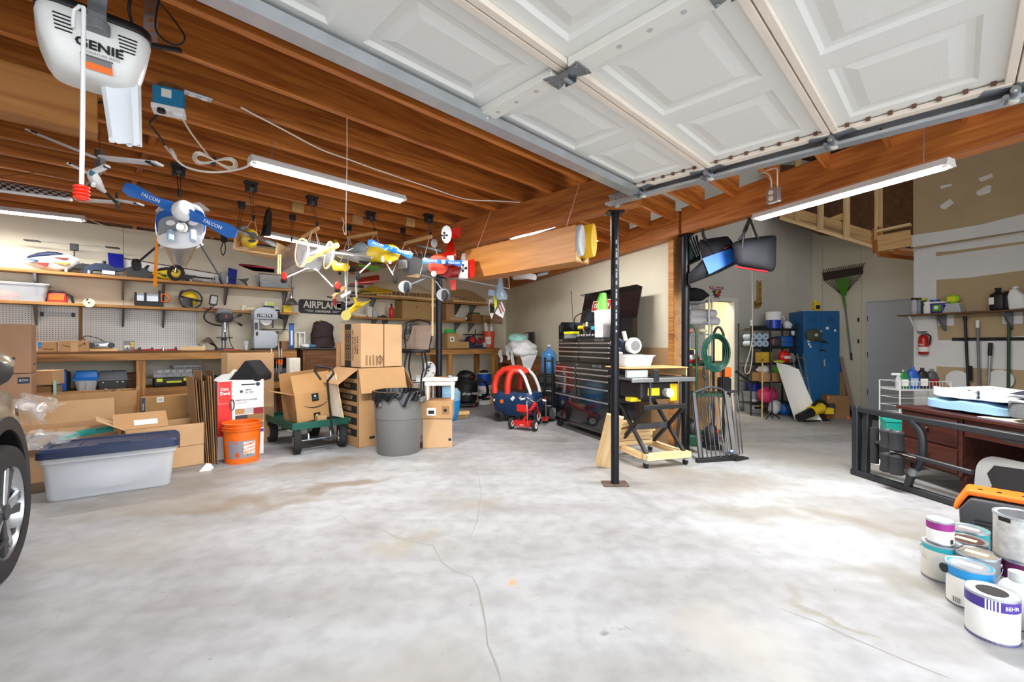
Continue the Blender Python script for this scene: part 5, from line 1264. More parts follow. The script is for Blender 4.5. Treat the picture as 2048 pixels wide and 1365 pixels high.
for a,b in(((625,460),(612,492)),((625,460),(617,495)),((631,463),(637,497)),((631,463),(642,497))):MB().tb([L(*a,4.6),L(*b,4.25)],.0025,n=5).bd('sling_cord','off_white',t)
c=CT('red_blade','long red spar sticking out left of the clear film plane','spar',510,538,5.6);L,t=c.L,c.t
MB().lf([[L(478,529),L(480,528),L(480,532),L(478,531)],[L(505,531),L(506,530),L(506,542),L(505,541)],[L(548,538),L(549,537),L(549,546),L(548,545)]]).bd('blade','dark_red',t);MB().tb([L(478,530),L(548,538)],.008,n=6).bd('leading_edge','film_red',t)
# silver and yellow plane
c=CT('model_plane','silver model plane with yellow nose and blue propeller hung from a wooden bar','model plane',755,510,4.9)
L,t=c.L,c.t;k=4.9/F_PX
mat('silver_skin','d9dbdc',.22,.6)
MB().lf([ring(L(791,507,4.62),9*k,13*k,18),ring(L(783,507,4.66),15*k,17*k,18),ring(L(768,508,4.8),18*k,19*k,18),ring(L(750,508,4.92),17*k,18*k,18)],).bd('cowl','yellow',t,sm=50)
MB().lf([ring(L(750,508,4.92),17*k,18*k,18),ring(L(722,511,5.1),18*k,17*k,18),ring(L(690,508,5.4),14*k,11*k,18),ring(L(672,508,5.7),8*k,5*k,18)]).bd('fuselage','silver_skin',t,sm=50)
MB().lf([ring(L(734,498,4.95),7*k,6*k,14),ring(L(722,494,5.0),11*k,11*k,14),ring(L(708,500,5.1),9*k,8*k,14),ring(L(695,503,5.3),4*k,4*k,14)]).bd('canopy','canopy',t,sm=50)
MB().cyl(L(782,497,4.5),L(784,499,4.64),4*k,n=12).bd('prop_hub','silver',t)
prop(t,L(736,484,4.5),L(825,512,4.5),14*k,mat('prop_deep_blue','1763b8',.35))
text('FALCON',.03,'white',t,L(756,489,4.488),rot=(R(90),R(17),0));text('FALCON',.03,'white',t,L(806,505,4.488),rot=(R(90),R(17),0))
MB().lf([[L(682,502,5.15),L(688,505,5.15),L(684,506,5.15)],[L(742,513,4.85),L(748,517,4.85),L(743,518,4.85)]]).bd('wing_stub','silver_skin',t)
MB().lf([[L(718,522,4.85),L(765,529,4.75),L(765,532,4.75),L(718,526,4.85)],[L(724,521,5.2),L(770,527,5.1),L(770,530,5.1),L(724,525,5.2)]]).bd('cradle_bar','black',t)
for u,v,u2 in((715,552,741),(790,558,772)):
 MB().tb([L(u2,526,4.8),L(u,v-2,4.75)],.008,n=6).bd('gear_leg','white_metal',t)
 MB().at(L(u,v,4.75),(0,R(90),R(20))).lt([(.001,-.02),(.03,-.022),(.052,-.012),(.052,.012),(.03,.022),(.001,.02)],n=18).bd('wheel','rubber',t,sm=40)
for u,v in((766,522),(780,526)):MB().cyl(L(u,v-8,4.68),L(u,v,4.64),3*k,n=10).bd('exhaust','off_white',t)
MB().add([L(670,495,5.7),L(676,480,5.75),L(668,479,5.8),L(664,500,5.8)],[(0,1,2,3)]).bd('fin','yellow',t)
Lb('spreader_bar',L(695,476,5.5),L(753,466,5.1),.03,.035,'pine',t)
for a,b in(((750,467),(734,496)),((752,467),(757,483)),((697,477),(688,500)),((699,477),(703,490)),((690,500),(679,528))):MB().tb([L(*a,5.1),L(*b,4.9)],.003,n=5).bd('sling_cord','off_white',t)
c=CT('model_plane','yellow and black model plane body hanging behind the silver plane','model plane',680,535,6.0);L,t=c.L,c.t;k=6.0/F_PX
MB().lf([ring(L(668,528,6.2),5*k,8*k,14),ring(L(675,535,6.0),10*k,9*k,14),ring(L(690,535,5.9),10*k,8*k,14)]).bd('fuselage','yellow',t,sm=50);MB().lf([[L(690,534),L(712,534),L(712,544),L(690,543)],[L(692,532,6.3),L(714,533,6.3),L(714,542,6.3),L(692,541,6.3)]]).bd('pod','black',t);MB().cyl(L(677,546),L(681,546),4*k,n=12).bd('wheel','rubber',t)
c=CT('model_wing','bright green model wing panel hanging below the silver plane','model wing',745,535,6.2);L,t=c.L,c.t
MB().lf([[L(718,530,6.1),L(765,535,6.1),L(765,537,6.1),L(718,532,6.1)],[L(720,532,6.5),L(745,542,6.5),L(745,544,6.5),L(720,534,6.5)]]).bd('panel',mat('wing_green','4fb01c',.4),t);MB().tb([L(718,531,6.1),L(765,536,6.1)],.01,n=6).bd('edge','green',t)
c=CT('model_wing','red model wing panel on the rack above the yellow foam wing','model wing',740,560,7.0);L,t=c.L,c.t
MB().lf([[L(712,566,6.9),L(760,560,6.9),L(760,563,6.9),L(712,568,6.9)],[L(722,555,7.4),L(758,550,7.4),L(758,560,7.4),L(722,562,7.4)]]).bd('panel','red',t);MB().tb([L(700,569,6.85),L(748,568,6.85)],.012,n=6).bd('spar','dark_red',t)
c=CT('hanging_rack','white pole rack hanging from the ceiling holding small drones','rack',712,560,6.3);L,t=c.L,c.t
MB().cyl(L(712,535),L(713,596),.016,n=8).bd('pole','white',t);MB().cyl(L(691,540),L(692,592),.014,n=8).bd('pole','white',t)
for v in(572,585):MB().cyl(L(694,v),L(722,v+2),.012,n=8).bd('arm','black',t)
c=CT('small_drone','small brown and white quadcopter drone perched on the hanging rack','drone',690,588,6.1);L,t=c.L,c.t;k=6.1/F_PX
MB().lf([[L(660,594),L(672,590),L(668,599)],[L(686,572,6.2),L(694,576,6.2),L(688,582,6.2)]]).bd('body','cardboard',t)
MB().lf([[L(680,592),L(700,582),L(702,586),L(684,597)],[L(682,590,6.3),L(702,580,6.3),L(704,584,6.3),L(686,595,6.3)]]).bd('shell','white',t)
for u,v in((655,593),(700,592),(690,599),(718,573)):MB().cyl(L(u,v),L(u+9,v+1),2.5*k,n=8).bd('motor','black',t)
c=CT('small_drone','black drone with red stripes hanging below the rack','drone',690,612,6.0);L,t=c.L,c.t;k=6.0/F_PX
MB().lf([ring(L(676,612),3*k,4*k,10),ring(L(686,612),5*k,5*k,10),ring(L(706,610,6.1),3*k,3*k,10)]).bd('body','black',t);MB().bx(-.03,.01,-.01,.01,-.03,.06).bd('striped_arm','dark_red',t,loc=L(671,607));MB().cyl(L(690,612),L(705,608),2*k,n=6).bd('boom','dark_grey',t)
c=CT('foam_plane','small yellow foam plane with a round tail hanging on a cord','model plane',700,620,5.7);L,t=c.L,c.t;k=5.7/F_PX
MB().lf([ring(L(692,631,5.6),10*k,10*k,20),ring(L(692,631,5.62),10*k,10*k,20)]).bd('round_tail','pale_yellow',t)
MB().tb([L(694,628,5.62),L(714,612,5.8),L(722,608,5.9)],[.03,.04,.03],n=8).bd('fuselage','yellow',t,sm=50)
MB().lf([[L(706,594,5.7),L(712,596,5.7),L(718,612,5.7),L(711,612,5.7)],[L(706,594,5.72),L(712,596,5.72),L(718,612,5.72),L(711,612,5.72)]]).bd('wing','yellow',t)
MB().lf([[L(716,609,5.7),L(743,600,5.8),L(724,613,5.7)],[L(716,609,5.72),L(743,600,5.82),L(724,613,5.72)]]).bd('wing','yellow',t)
MB().tb([L(692,622,5.6),(L(694,236,4.2).x*0+L(693,500,5.6).x,0,JZ-c.o.z)],.005,n=6).bd('hang_cord','white',t)
# red plane with crosses
c=CT('model_plane','red model triplane with black crosses and a blue propeller','model plane',882,535,4.6)
L,t=c.L,c.t;k=4.6/F_PX
mat('plane_red','d8200f',.3);mat('plane_dred','97121c',.25)
MB().lf([ring(L(876,530,4.45),19*k,18*k,20,p=.8),ring(L(877,530,4.55),20*k,21*k,20,p=.8),ring(L(882,528,4.75),18*k,18*k,20,p=.8)]).bd('cowl',mat('cowl_red','d83a12',.35),t,sm=50)
MB().lf([ring(L(882,530,4.72),18*k,17*k,18),ring(L(900,515,4.9),14*k,16*k,18),ring(L(901,490,5.1),7*k,8*k,18),ring(L(902,462,5.3),4*k,5*k,18)]).bd('fuselage','plane_red',t,sm=50)
MB().lf([ring(L(893,543,4.52),12*k,12*k,16),ring(L(908,542,4.6),11*k,14*k,16),ring(L(917,541,4.65),3*k,14*k,16)]).bd('wing_root','plane_dred',t,sm=50)
wing=[((917,525),(917,556)),((936,521),(936,556)),((949,518),(949,552))]
def wpan(a,b,m,name):
 (ua,va0),(_,va1)=a;(ub,vb0),(_,vb1)=b
 return MB().lf([[L(ua,va0,4.72),L(ua,va1,4.58),L(ua,va1+2,4.6),L(ua,va0+2,4.78)],[L(ub,vb0,4.68),L(ub,vb1,4.52),L(ub,vb1+2,4.54),L(ub,vb0+2,4.74)]]).bd(name,m,t)
wpan(wing[0],wing[1],'white','wing');wpan(wing[1],wing[2],'plane_red','wing_tip')
def cross(cx,cz,s,ang,y,m='ink'):
 b=MB()
 for q in range(4):b.at((cx.x,cx.y,cx.z),(0,R(90*q+ang),0)).pz([(0,0),(-s*.35,s),(s*.35,s)],-.003,.003,'xz')
 return b.bd('cross',m,t)
cross(L(926,537,4.6),0,.042,0,0)
MB().lf([[L(*p,4.55)for p in[(893+10.5*math.cos(a)*(1 if math.sin(a)<0 else.95),469+18*math.sin(a))for a in[2*math.pi*i/22 for i in range(22)]]],[L(*p,4.57)for p in[(893+10.5*math.cos(a),469+18*math.sin(a))for a in[2*math.pi*i/22 for i in range(22)]]]]).bd('tail_plane','white',t)
cross(L(888,471,4.54),0,.034,0,0)
MB().lf([[L(898,462,4.9),L(904,478,4.9),L(921,475,4.95),L(921,453,4.95),L(903,458,4.9)],[L(898,462,4.93),L(904,478,4.93),L(921,475,4.98),L(921,453,4.98),L(903,458,4.93)]]).bd('rudder','plane_red',t)
MB().lf([[L(894,512,4.62),L(907,511,4.62),L(908,522,4.62),L(895,522,4.62)],[L(894,512,4.66),L(907,511,4.66),L(908,522,4.66),L(895,522,4.66)]]).bd('white_band','white',t)
MB().lf([[L(898,560,4.6),L(912,560,4.6),L(911,580,4.6),L(903,580,4.6)],[L(900,560,4.7),L(912,560,4.7),L(911,580,4.7),L(904,580,4.7)]]).bd('lower_wing','plane_red',t)
MB().lf([[L(843,549,4.5),L(890,558,4.5),L(890,562,4.5),L(843,553,4.5)],[L(846,549,4.8),L(892,556,4.8),L(892,560,4.8),L(846,552,4.8)]]).bd('cradle_bar','black',t)
prop(t,L(845,521,4.35),L(924,527,4.35),12*k,'prop_deep_blue')
text('FALCON',.028,'white',t,L(863,522,4.338),rot=(R(90),R(3),0));text('FALCON',.028,'white',t,L(908,526,4.338),rot=(R(90),R(3),0))
MB().cyl(L(887,524,4.32),L(886,525,4.46),4*k,n=12).bd('prop_hub','silver',t)
MB().ball(L(868,548,4.44),.03,10).bd('skull_emblem','white',t)
for u,v,u2 in((813,574,850),(889,590,868)):
 MB().tb([L(u2,557,4.55),L(u+2,v-2,4.5)],.009,n=6).bd('gear_leg','galv_dark',t)
 MB().lf([ring(L(u-3,v,4.50),13*k,12*k,18),ring(L(u-1,v,4.53),13*k,12.5*k,18)]).bd('wheel_disc','mid_grey',t)
 MB().at(L(u,v+1,4.47),(0,R(90),R(35))).lt([(.001,-.015),(.03,-.017),(.055,-.010),(.055,.010),(.03,.017),(.001,.015)],n=20).bd('wheel','rubber',t,sm=40)
Lb('spreader_bar',L(809,487,5.4),L(863,473,5.0),.03,.035,'pine',t)
for a,b in(((859,474),(840,550)),((863,476),(874,508)),((809,489),(784,548))):MB().tb([L(*a,5.0),L(*b,4.7)],.003,n=5).bd('sling_cord','off_white',t)
c=CT('model_plane','bare grey model plane fuselage hanging between the silver and red planes','model plane',835,530,5.6);L,t=c.L,c.t;k=5.6/F_PX
MB().lf([ring(L(826,532,5.4),22*k,18*k,18),ring(L(840,528,5.6),22*k,20*k,18),ring(L(856,520,5.9),16*k,15*k,18)]).bd('fuselage','mid_grey',t,sm=50)
MB().bx(-.16,.16,-.02,.02,-.012,.012).bd('wing_spar','galv_dark',t,loc=L(858,497,5.5),rot=(0,R(14),0));MB().bx(-.05,.06,-.05,.05,-.06,.05).bd('engine','silver',t,loc=L(805,528,5.3),bevel=.01)
for q in range(3):MB().cyl(L(818+q*12,496+q*3,5.5),L(826+q*10,512+q*2,5.45),.004,n=5).bd('strut','off_white',t)
MB().lf([[L(811,553,5.3),L(835,548,5.3),L(840,553,5.3),L(836,556,5.3)],[L(812,553,5.7),L(836,547,5.7),L(841,553,5.7),L(837,556,5.7)]]).bd('wing_rib','pine_pale',t)
MB().lf([ring(L(868,487,5.2),6*k,8*k,16),ring(L(869,487,5.23),6*k,8*k,16)]).bd('tail_disc','light_grey',t)
# plywood wing box under the beam
t=Tg('wing_box','long tan plywood box open at the end, hung under the beam with wings inside','box',ab(3.1,2.33,1.96),A_ROT)
bw,bl,bh=.21,1.5,.32
Lb('side_panel',(.006,0,bh/2),(.006,bl,bh/2),.012,bh,'ply',t);Lb('side_panel',(bw-.006,0,bh*.3),(bw-.006,bl,bh*.3),.012,bh*.6,'ply',t);Lb('bottom_panel',(bw/2,0,.006),(bw/2,bl,.006),bw-.024,.012,'ply',t)
MB().pz([(.012,.012),(.1,.012),(.012,.1)],.0,.03,'xz').bd('corner_gusset','pine_pale',t);MB().pz([(bw-.012,.012),(bw-.08,.012),(bw-.012,.08)],.0,.03,'xz').bd('corner_gusset','pine_pale',t)
for y in(.1,1.3):MB().tb([(.006,y,bh),(.2,y,.75)],.004,n=5).bd('hanger_wire','cord_pink',t)
def wingroll(label,m,x0,rx,rz,y0,y1,cx,cz,name='model_wing'):
 g=Tg(name,label,'model wing',ab(3.1,2.33,1.96),A_ROT)
 def rg(y,s):return[(cx+rx*s*math.cos(a),y,cz+rz*s*(math.sin(a)if math.sin(a)>0 else.8*math.sin(a)))for a in[2*math.pi*i/24 for i in range(24)]]
 MB().lf([rg(y0,.96),rg(y0+.01,1),rg(y1,.9)]).bd('panel',m,g,sm=50);MB().lf([rg(y0-.003,.35),rg(y0,.35)]).bd('root_rib',m,g);return g
wingroll('white wing stored in the plywood box, its end facing out',mat('wing_white','c9ccd2',.5),0,.045,.155,-.03,1.62,.068,.175)
wingroll('yellow wing stored in the plywood box, its rounded end showing',mat('wing_yellow','edb81f',.5),0,.045,.165,-.09,1.2,.155,.18)
# floor, left side
# big storage tote with navy lid
t=Tg('storage_tote','large translucent storage tote with a navy lid on the floor beside the car','storage tote',FL(72,1014),R(36))
tw,td,th=.86,.46,.36
mat('tote_clear','e6ebf2',.45,alpha=.42)
def rr(w,d,z,r=.05):return[(x+tw/2,y+td/2,z)for x,y in rpoly(w,d,r,4)]
MB().lf([rr(tw-.10,td-.08,.0),rr(tw-.09,td-.07,.01),rr(tw-.03,td-.03,th*.84),rr(tw,td,th*.86),rr(tw,td,th),rr(tw-.008,td-.008,th),rr(tw-.04,td-.04,th*.84),rr(tw-.10,td-.08,.012)]).bd('tub','tote_clear',t,sm=35)
MB().lf([rr(tw+.03,td+.03,th-.01,.06),rr(tw+.03,td+.03,th+.045,.06),rr(tw-.01,td-.01,th+.065,.05),rr(tw-.09,td-.09,th+.065,.04),rr(tw-.11,td-.11,th+.05,.04)]).bd('lid','navy',t,sm=35)
MB().bx(.35,.55,.02,.03,th+.065,th+.075).bd('lid_rib','navy',t);MB().bx(.2,.22,.07,td-.07,th+.05,th+.056).bd('lid_rib','navy',t);MB().bx(.62,.64,.07,td-.07,th+.05,th+.056).bd('lid_rib','navy',t)
MB().bx(tw+.012,tw+.022,.12,.30,th-.05,th+.05).bd('latch','navy',t,bevel=.004)
blob((.40,.22,.17),(.33,.16,.15),61,.06,26).bd('contents',mat('linen','f4f5f8',.9,var=.03,scale=6),t,sm=70)
# cartons behind the tote
A45=R(45)
def cab(pt,along,back):return Vector((pt[0]+S2*along-S2*back,pt[1]+S2*along+S2*back,0))
t=cN('long open carton with a teal stripe directly behind the storage tote',cab((-4.32,3.86),.34,.26),A45,.68,.44,.47,flaps=(None,20,None,None),m='cardboard_light')
MB().add([(-.12,-.2212,.36),(.34,-.2212,.40),(.34,-.2212,.45),(.1,-.2212,.44),(-.1,-.2212,.39)],[(0,1,2,3,4)]).bd('stripe',mat('teal','19b3a8',.5),t);text('KEEP DRY',.028,'ink',t,(.24,-.222,.428),rot=(R(90),R(-4),0))
cN('wide shallow open carton full of torn cardboard behind the teal-striped one',cab((-4.70,4.28),.42,.24),A45,.84,.36,.56,flaps=(8,-10,None,None),m='cardboard')
p0=cab((-4.70,4.28),.42,.24)
rnd=random.Random(12)
for k in range(9):
 q=cab((-4.70,4.28),.35+.055*k,.22);a=rnd.choice((35,42,48,30))
 o=MB().bx(-.006,.006,-.05,.05,-.18,.16).bx(-.002,.01,-.04,.05,.1,.17).bd('cardboard_scrap',('cardboard_dark','brown','cardboard')[k%3],None,loc=(q.x,q.y,.60+rnd.uniform(-.02,.03)),rot=(R(rnd.uniform(-8,8)),R(a),A45))
 tag(o,nth(k)+' torn cardboard strip from the left in the wide open carton','scrap','torn cardboard strips')
t=cN('open carton behind the right end of the tote with its flaps spread',cab((-3.63,4.18),.31,.25),A45,.62,.46,.43,flaps=(None,None,60,None),m='cardboard_light')
MB().bx(-.31,.31,-.002,0,.205,.212).bd('crease','cardboard_dark',t,loc=(0,-.23,0))
f=MB().bx(-.27,.14,-.003,.003,0,.23).bd('flap','cardboard',t,loc=(-.12,-.2,.43),rot=(R(-55),0,0));MB().bx(-.12,.06,-.005,-.003,.05,.12).bd('label_patch','paper',f)
t=cN('flat upright carton with dark taped edges and a white shipping label',cab((-4.02,4.83),.28,.06),A45,.56,.12,.665,m=mat('carton_tan','a9824f',.8,var=.06),tape=False)
for sx in(-1,1):
 MB().bx(min(sx*.25,sx*.281),max(sx*.25,sx*.281),-.061,-.06,.2,.66).bd('edge_tape','navy',t)
 for q in range(3):text('FRAGILE',.02,'white',t,(sx*.266,-.0616,.3+.13*q),rot=(R(90),R(-90),0))
dC(t,'paper',-.15,-.09,.6,.66,-.06);dC(t,'light_grey',-.14,-.10,.615,.645,-.0613,'printed_code');dC(t,'cardboard_dark',.11,.17,.42,.45,-.06,'stamp')
def wrap(label,u,v,y,w,h,seed,z=None):
 o=P(u,v,y);rnd=random.Random(seed);ph=[rnd.uniform(0,6)for _ in range(6)]
 b=MB().grid(lambda s,q:((s-.5)*w*(1+.2*math.sin(4*q+ph[0])),.12*math.sin(5*s+ph[1])*math.cos(4*q+ph[2])+.05*math.sin(17*s+9*q),(q-.5)*h*(1-.5*s)+.05*math.sin(9*s+ph[3]+6*q)+.015*math.sin(31*s+24*q)),26,16)
 r=b.bd('bubble_wrap',mat('wrap_film')if 'wrap_film' in MATS else mat('wrap_film','e8e8ea',.08,alpha=.26,spec=.9),None,loc=o,sm=30)
 return tag(r,label,'bubble wrap')
wrap('clear bubble wrap heaped on the cartons between the car and the stacked boxes',74,818,3.9,.3,.24,3)
wrap('clear bubble wrap sheet lying over the corner of the tote beside the car',92,878,3.7,.3,.10,8)
t=cN('crushed printed carton end sticking out beside the bubble wrap',P(72,868,3.95)-Vector((0,0,.08)),R(30),.24,.16,.1,tape=False,m='cardboard');text('THIS SIDE UP',.03,'ink',t,(0,-.082,.06))
# stacked moving boxes
def movbox(label,z,h,w=.48):
 p=P(66,700,4.35);q=cab((p.x,p.y),-w/2,.2);t=cN(label,(q.x,q.y,z),R(42),w,.4,h,m=mat('moving','bb9274',.85,var=.05)if 'moving' not in MATS else 'moving',tape=False)
 return t
t=movbox('brown moving box at the top of the stack beside the car mirror',.965,.475);text('BIG',.07,mat('print_orange','d8683a',.8),t,(-.10,-.201,.26));text('handle with care',.02,'ink',t,(.05,-.201,.13));text('FRAGILE',.05,'print_orange',t,(.2408,-.05,.3),rot=(R(90),R(-90),R(90)));text('MOVE',.03,'dark_grey',t,(.2408,.02,.08),rot=(R(90),0,R(90)))
t=movbox('brown moving box in the middle of the stack behind the car hood',.485,.475,.46);text('LARGE',.06,'print_orange',t,(.2308,-.05,.2),rot=(R(90),R(-90),R(90)));dC(t,'navy',.14,.22,.38,.44,-.20);text('BOX',.03,'white',t,(.18,-.2018,.41))
t=movbox('brown moving box at the bottom of the stack behind the car hood',.005,.475,.48)
cN('small crushed tan carton on top of the brown crate beside the stack',P(97,752,4.75)-Vector((0,0,.09)),R(20),.17,.2,.15,m='cardboard_light',tape=False)
t=Tg('tall_crate','tall weathered brown carton standing beside the moving boxes','box',(P(94,800,4.75).x,4.75,0),R(20));MB().bx(-.08,.08,-.1,.1,0,.80).bd('body','cardboard_dark',t,bevel=.004);MB().bx(-.081,.081,-.101,-.1,.38,.385).bd('seam','brown',t)
t=Tg('glass_sheet','green-edged sheet of glass standing on edge beside the brown crate','glass sheet',(P(110,800,4.7).x,4.7,0),R(131));MB().bx(-.02,.3,-.012,.012,0,.86).bd('pane',mat('green_glass','b9d8c8',.15,alpha=.7),t);MB().bx(-.023,-.02,-.012,.012,0,.86).bd('edge',mat('glass_edge','9fd0bc',.3),t)
# flattened cardboard bundle
rnd=random.Random(5)
tops=[386,391,397,402,406,411,416,421,426]
for k in range(9):
 b=FL(400+k*4.2,925+k*.6);tp=P(tops[k],750+rnd.uniform(-8,14),b.y+.06)
 d=Vector((-S2,S2,0))*rnd.uniform(.36,.42)
 n=Vector((.006,.003,0));up=tp-b
 o=MB().add([Vector(),d,d+up,up,n,n+d,n+d+up,n+up],[(3,2,1,0),(4,5,6,7),(0,1,5,4),(1,2,6,5),(2,3,7,6),(3,0,4,7)]).bd('flattened_carton',('cardboard_dark','cardboard','brown')[k%3],None,loc=b)
 tag(o,nth(k)+' flattened carton from the left in the bundle leaning beside the red vacuum box','cardboard','flattened cartons')
o=MB().add([(0,0,0),(.09,.02,0),(.11,.05,.02),(.06,.10,.05),(.02,.08,.03),(.05,.04,.07)],[(0,1,5),(1,2,5),(2,3,5),(3,4,5),(4,0,5),(0,4,3,2,1)]).bd('crumpled_paper','paper',None,loc=FL(398,944),rot=(0,0,R(10)));tag(o,'small crumpled white paper on the floor before the leaning cardboard','paper')
# orange bucket
t=bucket('orange bucket with a printed grey label standing on the floor',FL(473,930)+Vector((-.04,.16,0)),mat('depot_orange','ee6a10',.4),.185,.16,.42,handle=False,rz=R(31))
def band(t,r0,r1,z0,z1,a0,a1,m,name='label_band',n=14):
 def f(u,v):
  a=R(a0+(a1-a0)*u);r=r0+(r1-r0)*v;return(r*math.cos(a),r*math.sin(a),z0+(z1-z0)*v)
 return MB().grid(f,max(3,int(abs(a1-a0)/5)),1).bd(name,m,t,sm=40)
band(t,.1635,.1715,.06,.24,225,318,mat('label_grey','8d8a92',.6))
band(t,.1645,.1718,.085,.225,275,315,'paper','label_patch');band(t,.1645,.1665,.07,.13,248,262,mat('print_bucket','c4552a',.6),'printed_patch');band(t,.166,.1718,.18,.225,238,258,'print_orange','printed_patch')
for i,(wd,sz)in enumerate((("HOMER'S",.036),('ALL-PURPOSE',.028),('BUCKET',.036))):
 a=R(295);z=.205-.038*i;r=.174
 text(wd,sz,mat('ink_orange','d9701e',.6)if 'ink_orange' not in MATS else 'ink_orange',t,(r*math.cos(a),r*math.sin(a),z),rot=(R(90),R(-8),a+R(90)),bold=.015,sx=.85)
text('5 GALLONS',.014,'ink',t,(.172*math.cos(R(292)),.172*math.sin(R(292)),.096),rot=(R(90),R(-6),R(382)))
# vacuum cleaner carton
t=cN('tall white and red vacuum cleaner carton behind the orange bucket',Vector((-2.995,4.925,0))+Vector((-S2,S2,0))*.15,A45,.45,.30,.845,m='white',tape=False)
dC(t,'bright_red',-.225,-.09,.25,.84,-.15,'red_panel');dC(t,'white',-.222,-.22,.6,.83,-.1513,'frame_line');dC(t,'white',-.098,-.096,.6,.83,-.1513,'frame_line');dC(t,'white',-.222,-.096,.6,.602,-.1513,'frame_line')
text('Dirt',.045,'white',t,(-.16,-.152,.755),bold=.03);text('Devil',.045,'white',t,(-.155,-.152,.71),bold=.03)
text('MAX',.028,'dark_grey',t,(.07,-.152,.735),bold=.02);text('XL PET',.028,'dark_grey',t,(.08,-.152,.705),bold=.02);MB().pz(circ(.016,16,-.0,.72),-.152,-.15,'xz').bd('badge','dark_grey',t)
text('HEAVY-DUTY POWER',.024,'dark_grey',t,(.05,-.152,.625),bold=.02,sx=.9);text('COMPLETE PET',.018,'mid_grey',t,(.0,-.152,.595))
dC(t,'ink',.0,.14,.788,.803,-.15,'bar');MB().pz(circ(.022,14,.165,.795),-.152,-.15,'xz').bd('badge','navy',t)
for i,(x0,x1,z0,z1,m)in enumerate(((-.06,.03,.47,.53,'cardboard'),(.03,.12,.47,.535,'light_grey'),(.12,.222,.46,.53,'dark_red'),(-.06,.06,.40,.46,'dark_grey'),(.06,.222,.38,.46,'cardboard_dark'),(-.08,.08,.30,.39,'light_grey'),(.08,.222,.30,.37,'mid_grey'),(.0,.222,.25,.285,mat('violet_blue','3a3aa0',.5)))):dC(t,m,x0,x1,z0,z1,-.15,'printed_photo')
MB().tb([(-.09+.02*math.cos(a)-.0,-.152,.58+.06*math.sin(a))for a in[2*math.pi*i/14 for i in range(14)]],.006,n=5,closed=True).bd('printed_handle','dark_grey',t)
dC(t,'mid_grey',-.07,-.02,.30,.40,-.1513,'printed_photo')
t=cN('plain tan carton standing behind the vacuum carton',Vector((-3.25,5.55,0))+Vector((-S2,S2,0))*.15,A45,.52,.3,1.13,m='cardboard_light',tape=False);text('T',.11,'brown',t,(-.06,-.152,.92))
t=Tg('foam_block','black foam block lying tilted on top of the vacuum carton','foam block',P(503,748,5.15),0);MB().pz([(-.20,-.09),(.16,-.075),(.17,.0),(.04,.155),(.0,.16),(-.10,.03)],-.14,.14,'xz').bd('block','black_soft',t,bevel=.025,sm=50);MB().pz([(-.18,-.07),(-.08,.02),(.1,-.07)],-.146,-.139,'xz').bd('recess','black',t)
t=Tg('styrofoam_insert','white angled foam insert sticking out of the vacuum carton','foam insert',P(452,752,5.05),0);MB().pz([(-.10,-.05),(.06,-.05),(.09,.03),(.0,.02),(-.08,-.02)],-.06,.06,'xz').bd('insert','white',t,bevel=.004);MB().pz([(.02,-.02),(.10,.07),(.12,.05),(.06,-.05)],-.03,.03,'xz').bd('flap','paper',t)
# wagon
wg=Tg('garden_wagon','green garden wagon with black pneumatic tyres carrying the open carton','wagon',FL(597,908),A45)
dz,wl_,ww=.30,1.02,.575
mat('wagon_green','0d5546',.45)
MB().bx(-.06,ww,0,wl_,dz,dz+.012).bd('deck','wagon_green',wg)
for y in(-.012,wl_):MB().bx(-.06,ww,y,y+.012,dz-.03,dz+.05).bd('end_rail','wagon_green',wg,bevel=.003)
for x in(-.072,ww):MB().bx(x,x+.012,-.012,wl_+.012,dz-.03,dz+.05).bd('side_rail','wagon_green',wg,bevel=.003)
def tyre(p,r,w,parent,rz=0.,hub='white_metal',n=24,knob=True):
 g=bpy.data.objects.new('wheel',None);COL.objects.link(g);g.parent=parent;g.location=p;g.rotation_euler=(0,R(90),rz)if 0 else(R(90),0,rz)
 b=MB().lt([(r*.55,-w/2),(r*.85,-w/2),(r*.97,-w*.35),(r,-w*.15),(r,w*.15),(r*.97,w*.35),(r*.85,w/2),(r*.55,w/2)],n=n,caps=False)
 b.bd('tyre','rubber',g,sm=40)
 if knob:
  b=MB()
  for i in range(n):
   a=2*math.pi*i/n
   for zz in(-w*.28,0,w*.28):
    aa=a+(math.pi/n if zz==0 else 0);b.at((r*.985*math.cos(aa),r*.985*math.sin(aa),zz),(0,0,aa)).bx(-.004,.007,-.011,.011,-w*.11,w*.11)
  b.bd('tread','rubber',g)['kind']='stuff'
 MB().lt([(.001,-w*.30),(r*.2,-w*.34),(r*.25,-w*.2),(r*.5,-w*.25),(r*.56,-w*.45),(r*.56,w*.45),(r*.5,w*.25),(r*.25,w*.2),(r*.2,w*.34),(.001,w*.30)],n=n).bd('hub',hub,g,sm=40)
 return g
WR=.135
for x,y,rz in((-.01,.02,R(20)),(ww-.06,.02,R(20)),(-.01,wl_-.12,R(90)),(ww-.06,wl_-.12,R(90))):
 tyre((x,y,WR),WR,.085,wg,rz=R(90)if y>.5 else R(75))
MB().cyl((-.01,.02,WR),(ww-.06,.02,WR),.012,n=8).bd('axle','galv_dark',wg);MB().cyl((-.01,wl_-.12,WR),(ww-.06,wl_-.12,WR),.012,n=8).bd('axle','galv_dark',wg)
for x in(.12,ww-.2):MB().tb([(x,.02,WR),(x+.02,.1,dz-.02)],.012,n=6).bd('brace','galv_dark',wg);MB().tb([(x,wl_-.12,WR),(x,wl_-.2,dz-.02)],.012,n=6).bd('brace','galv_dark',wg)
MB().bx(.05,ww-.1,.1,.14,dz-.03,dz).bd('cross_member','galv_dark',wg)
hx=ww*.55
inv=wg.matrix_world
def wgl(u,v,y):
 q=P(u,v,y)-FL(597,908);return Vector((q.x*S2+q.y*S2,-q.x*S2+q.y*S2,q.z))
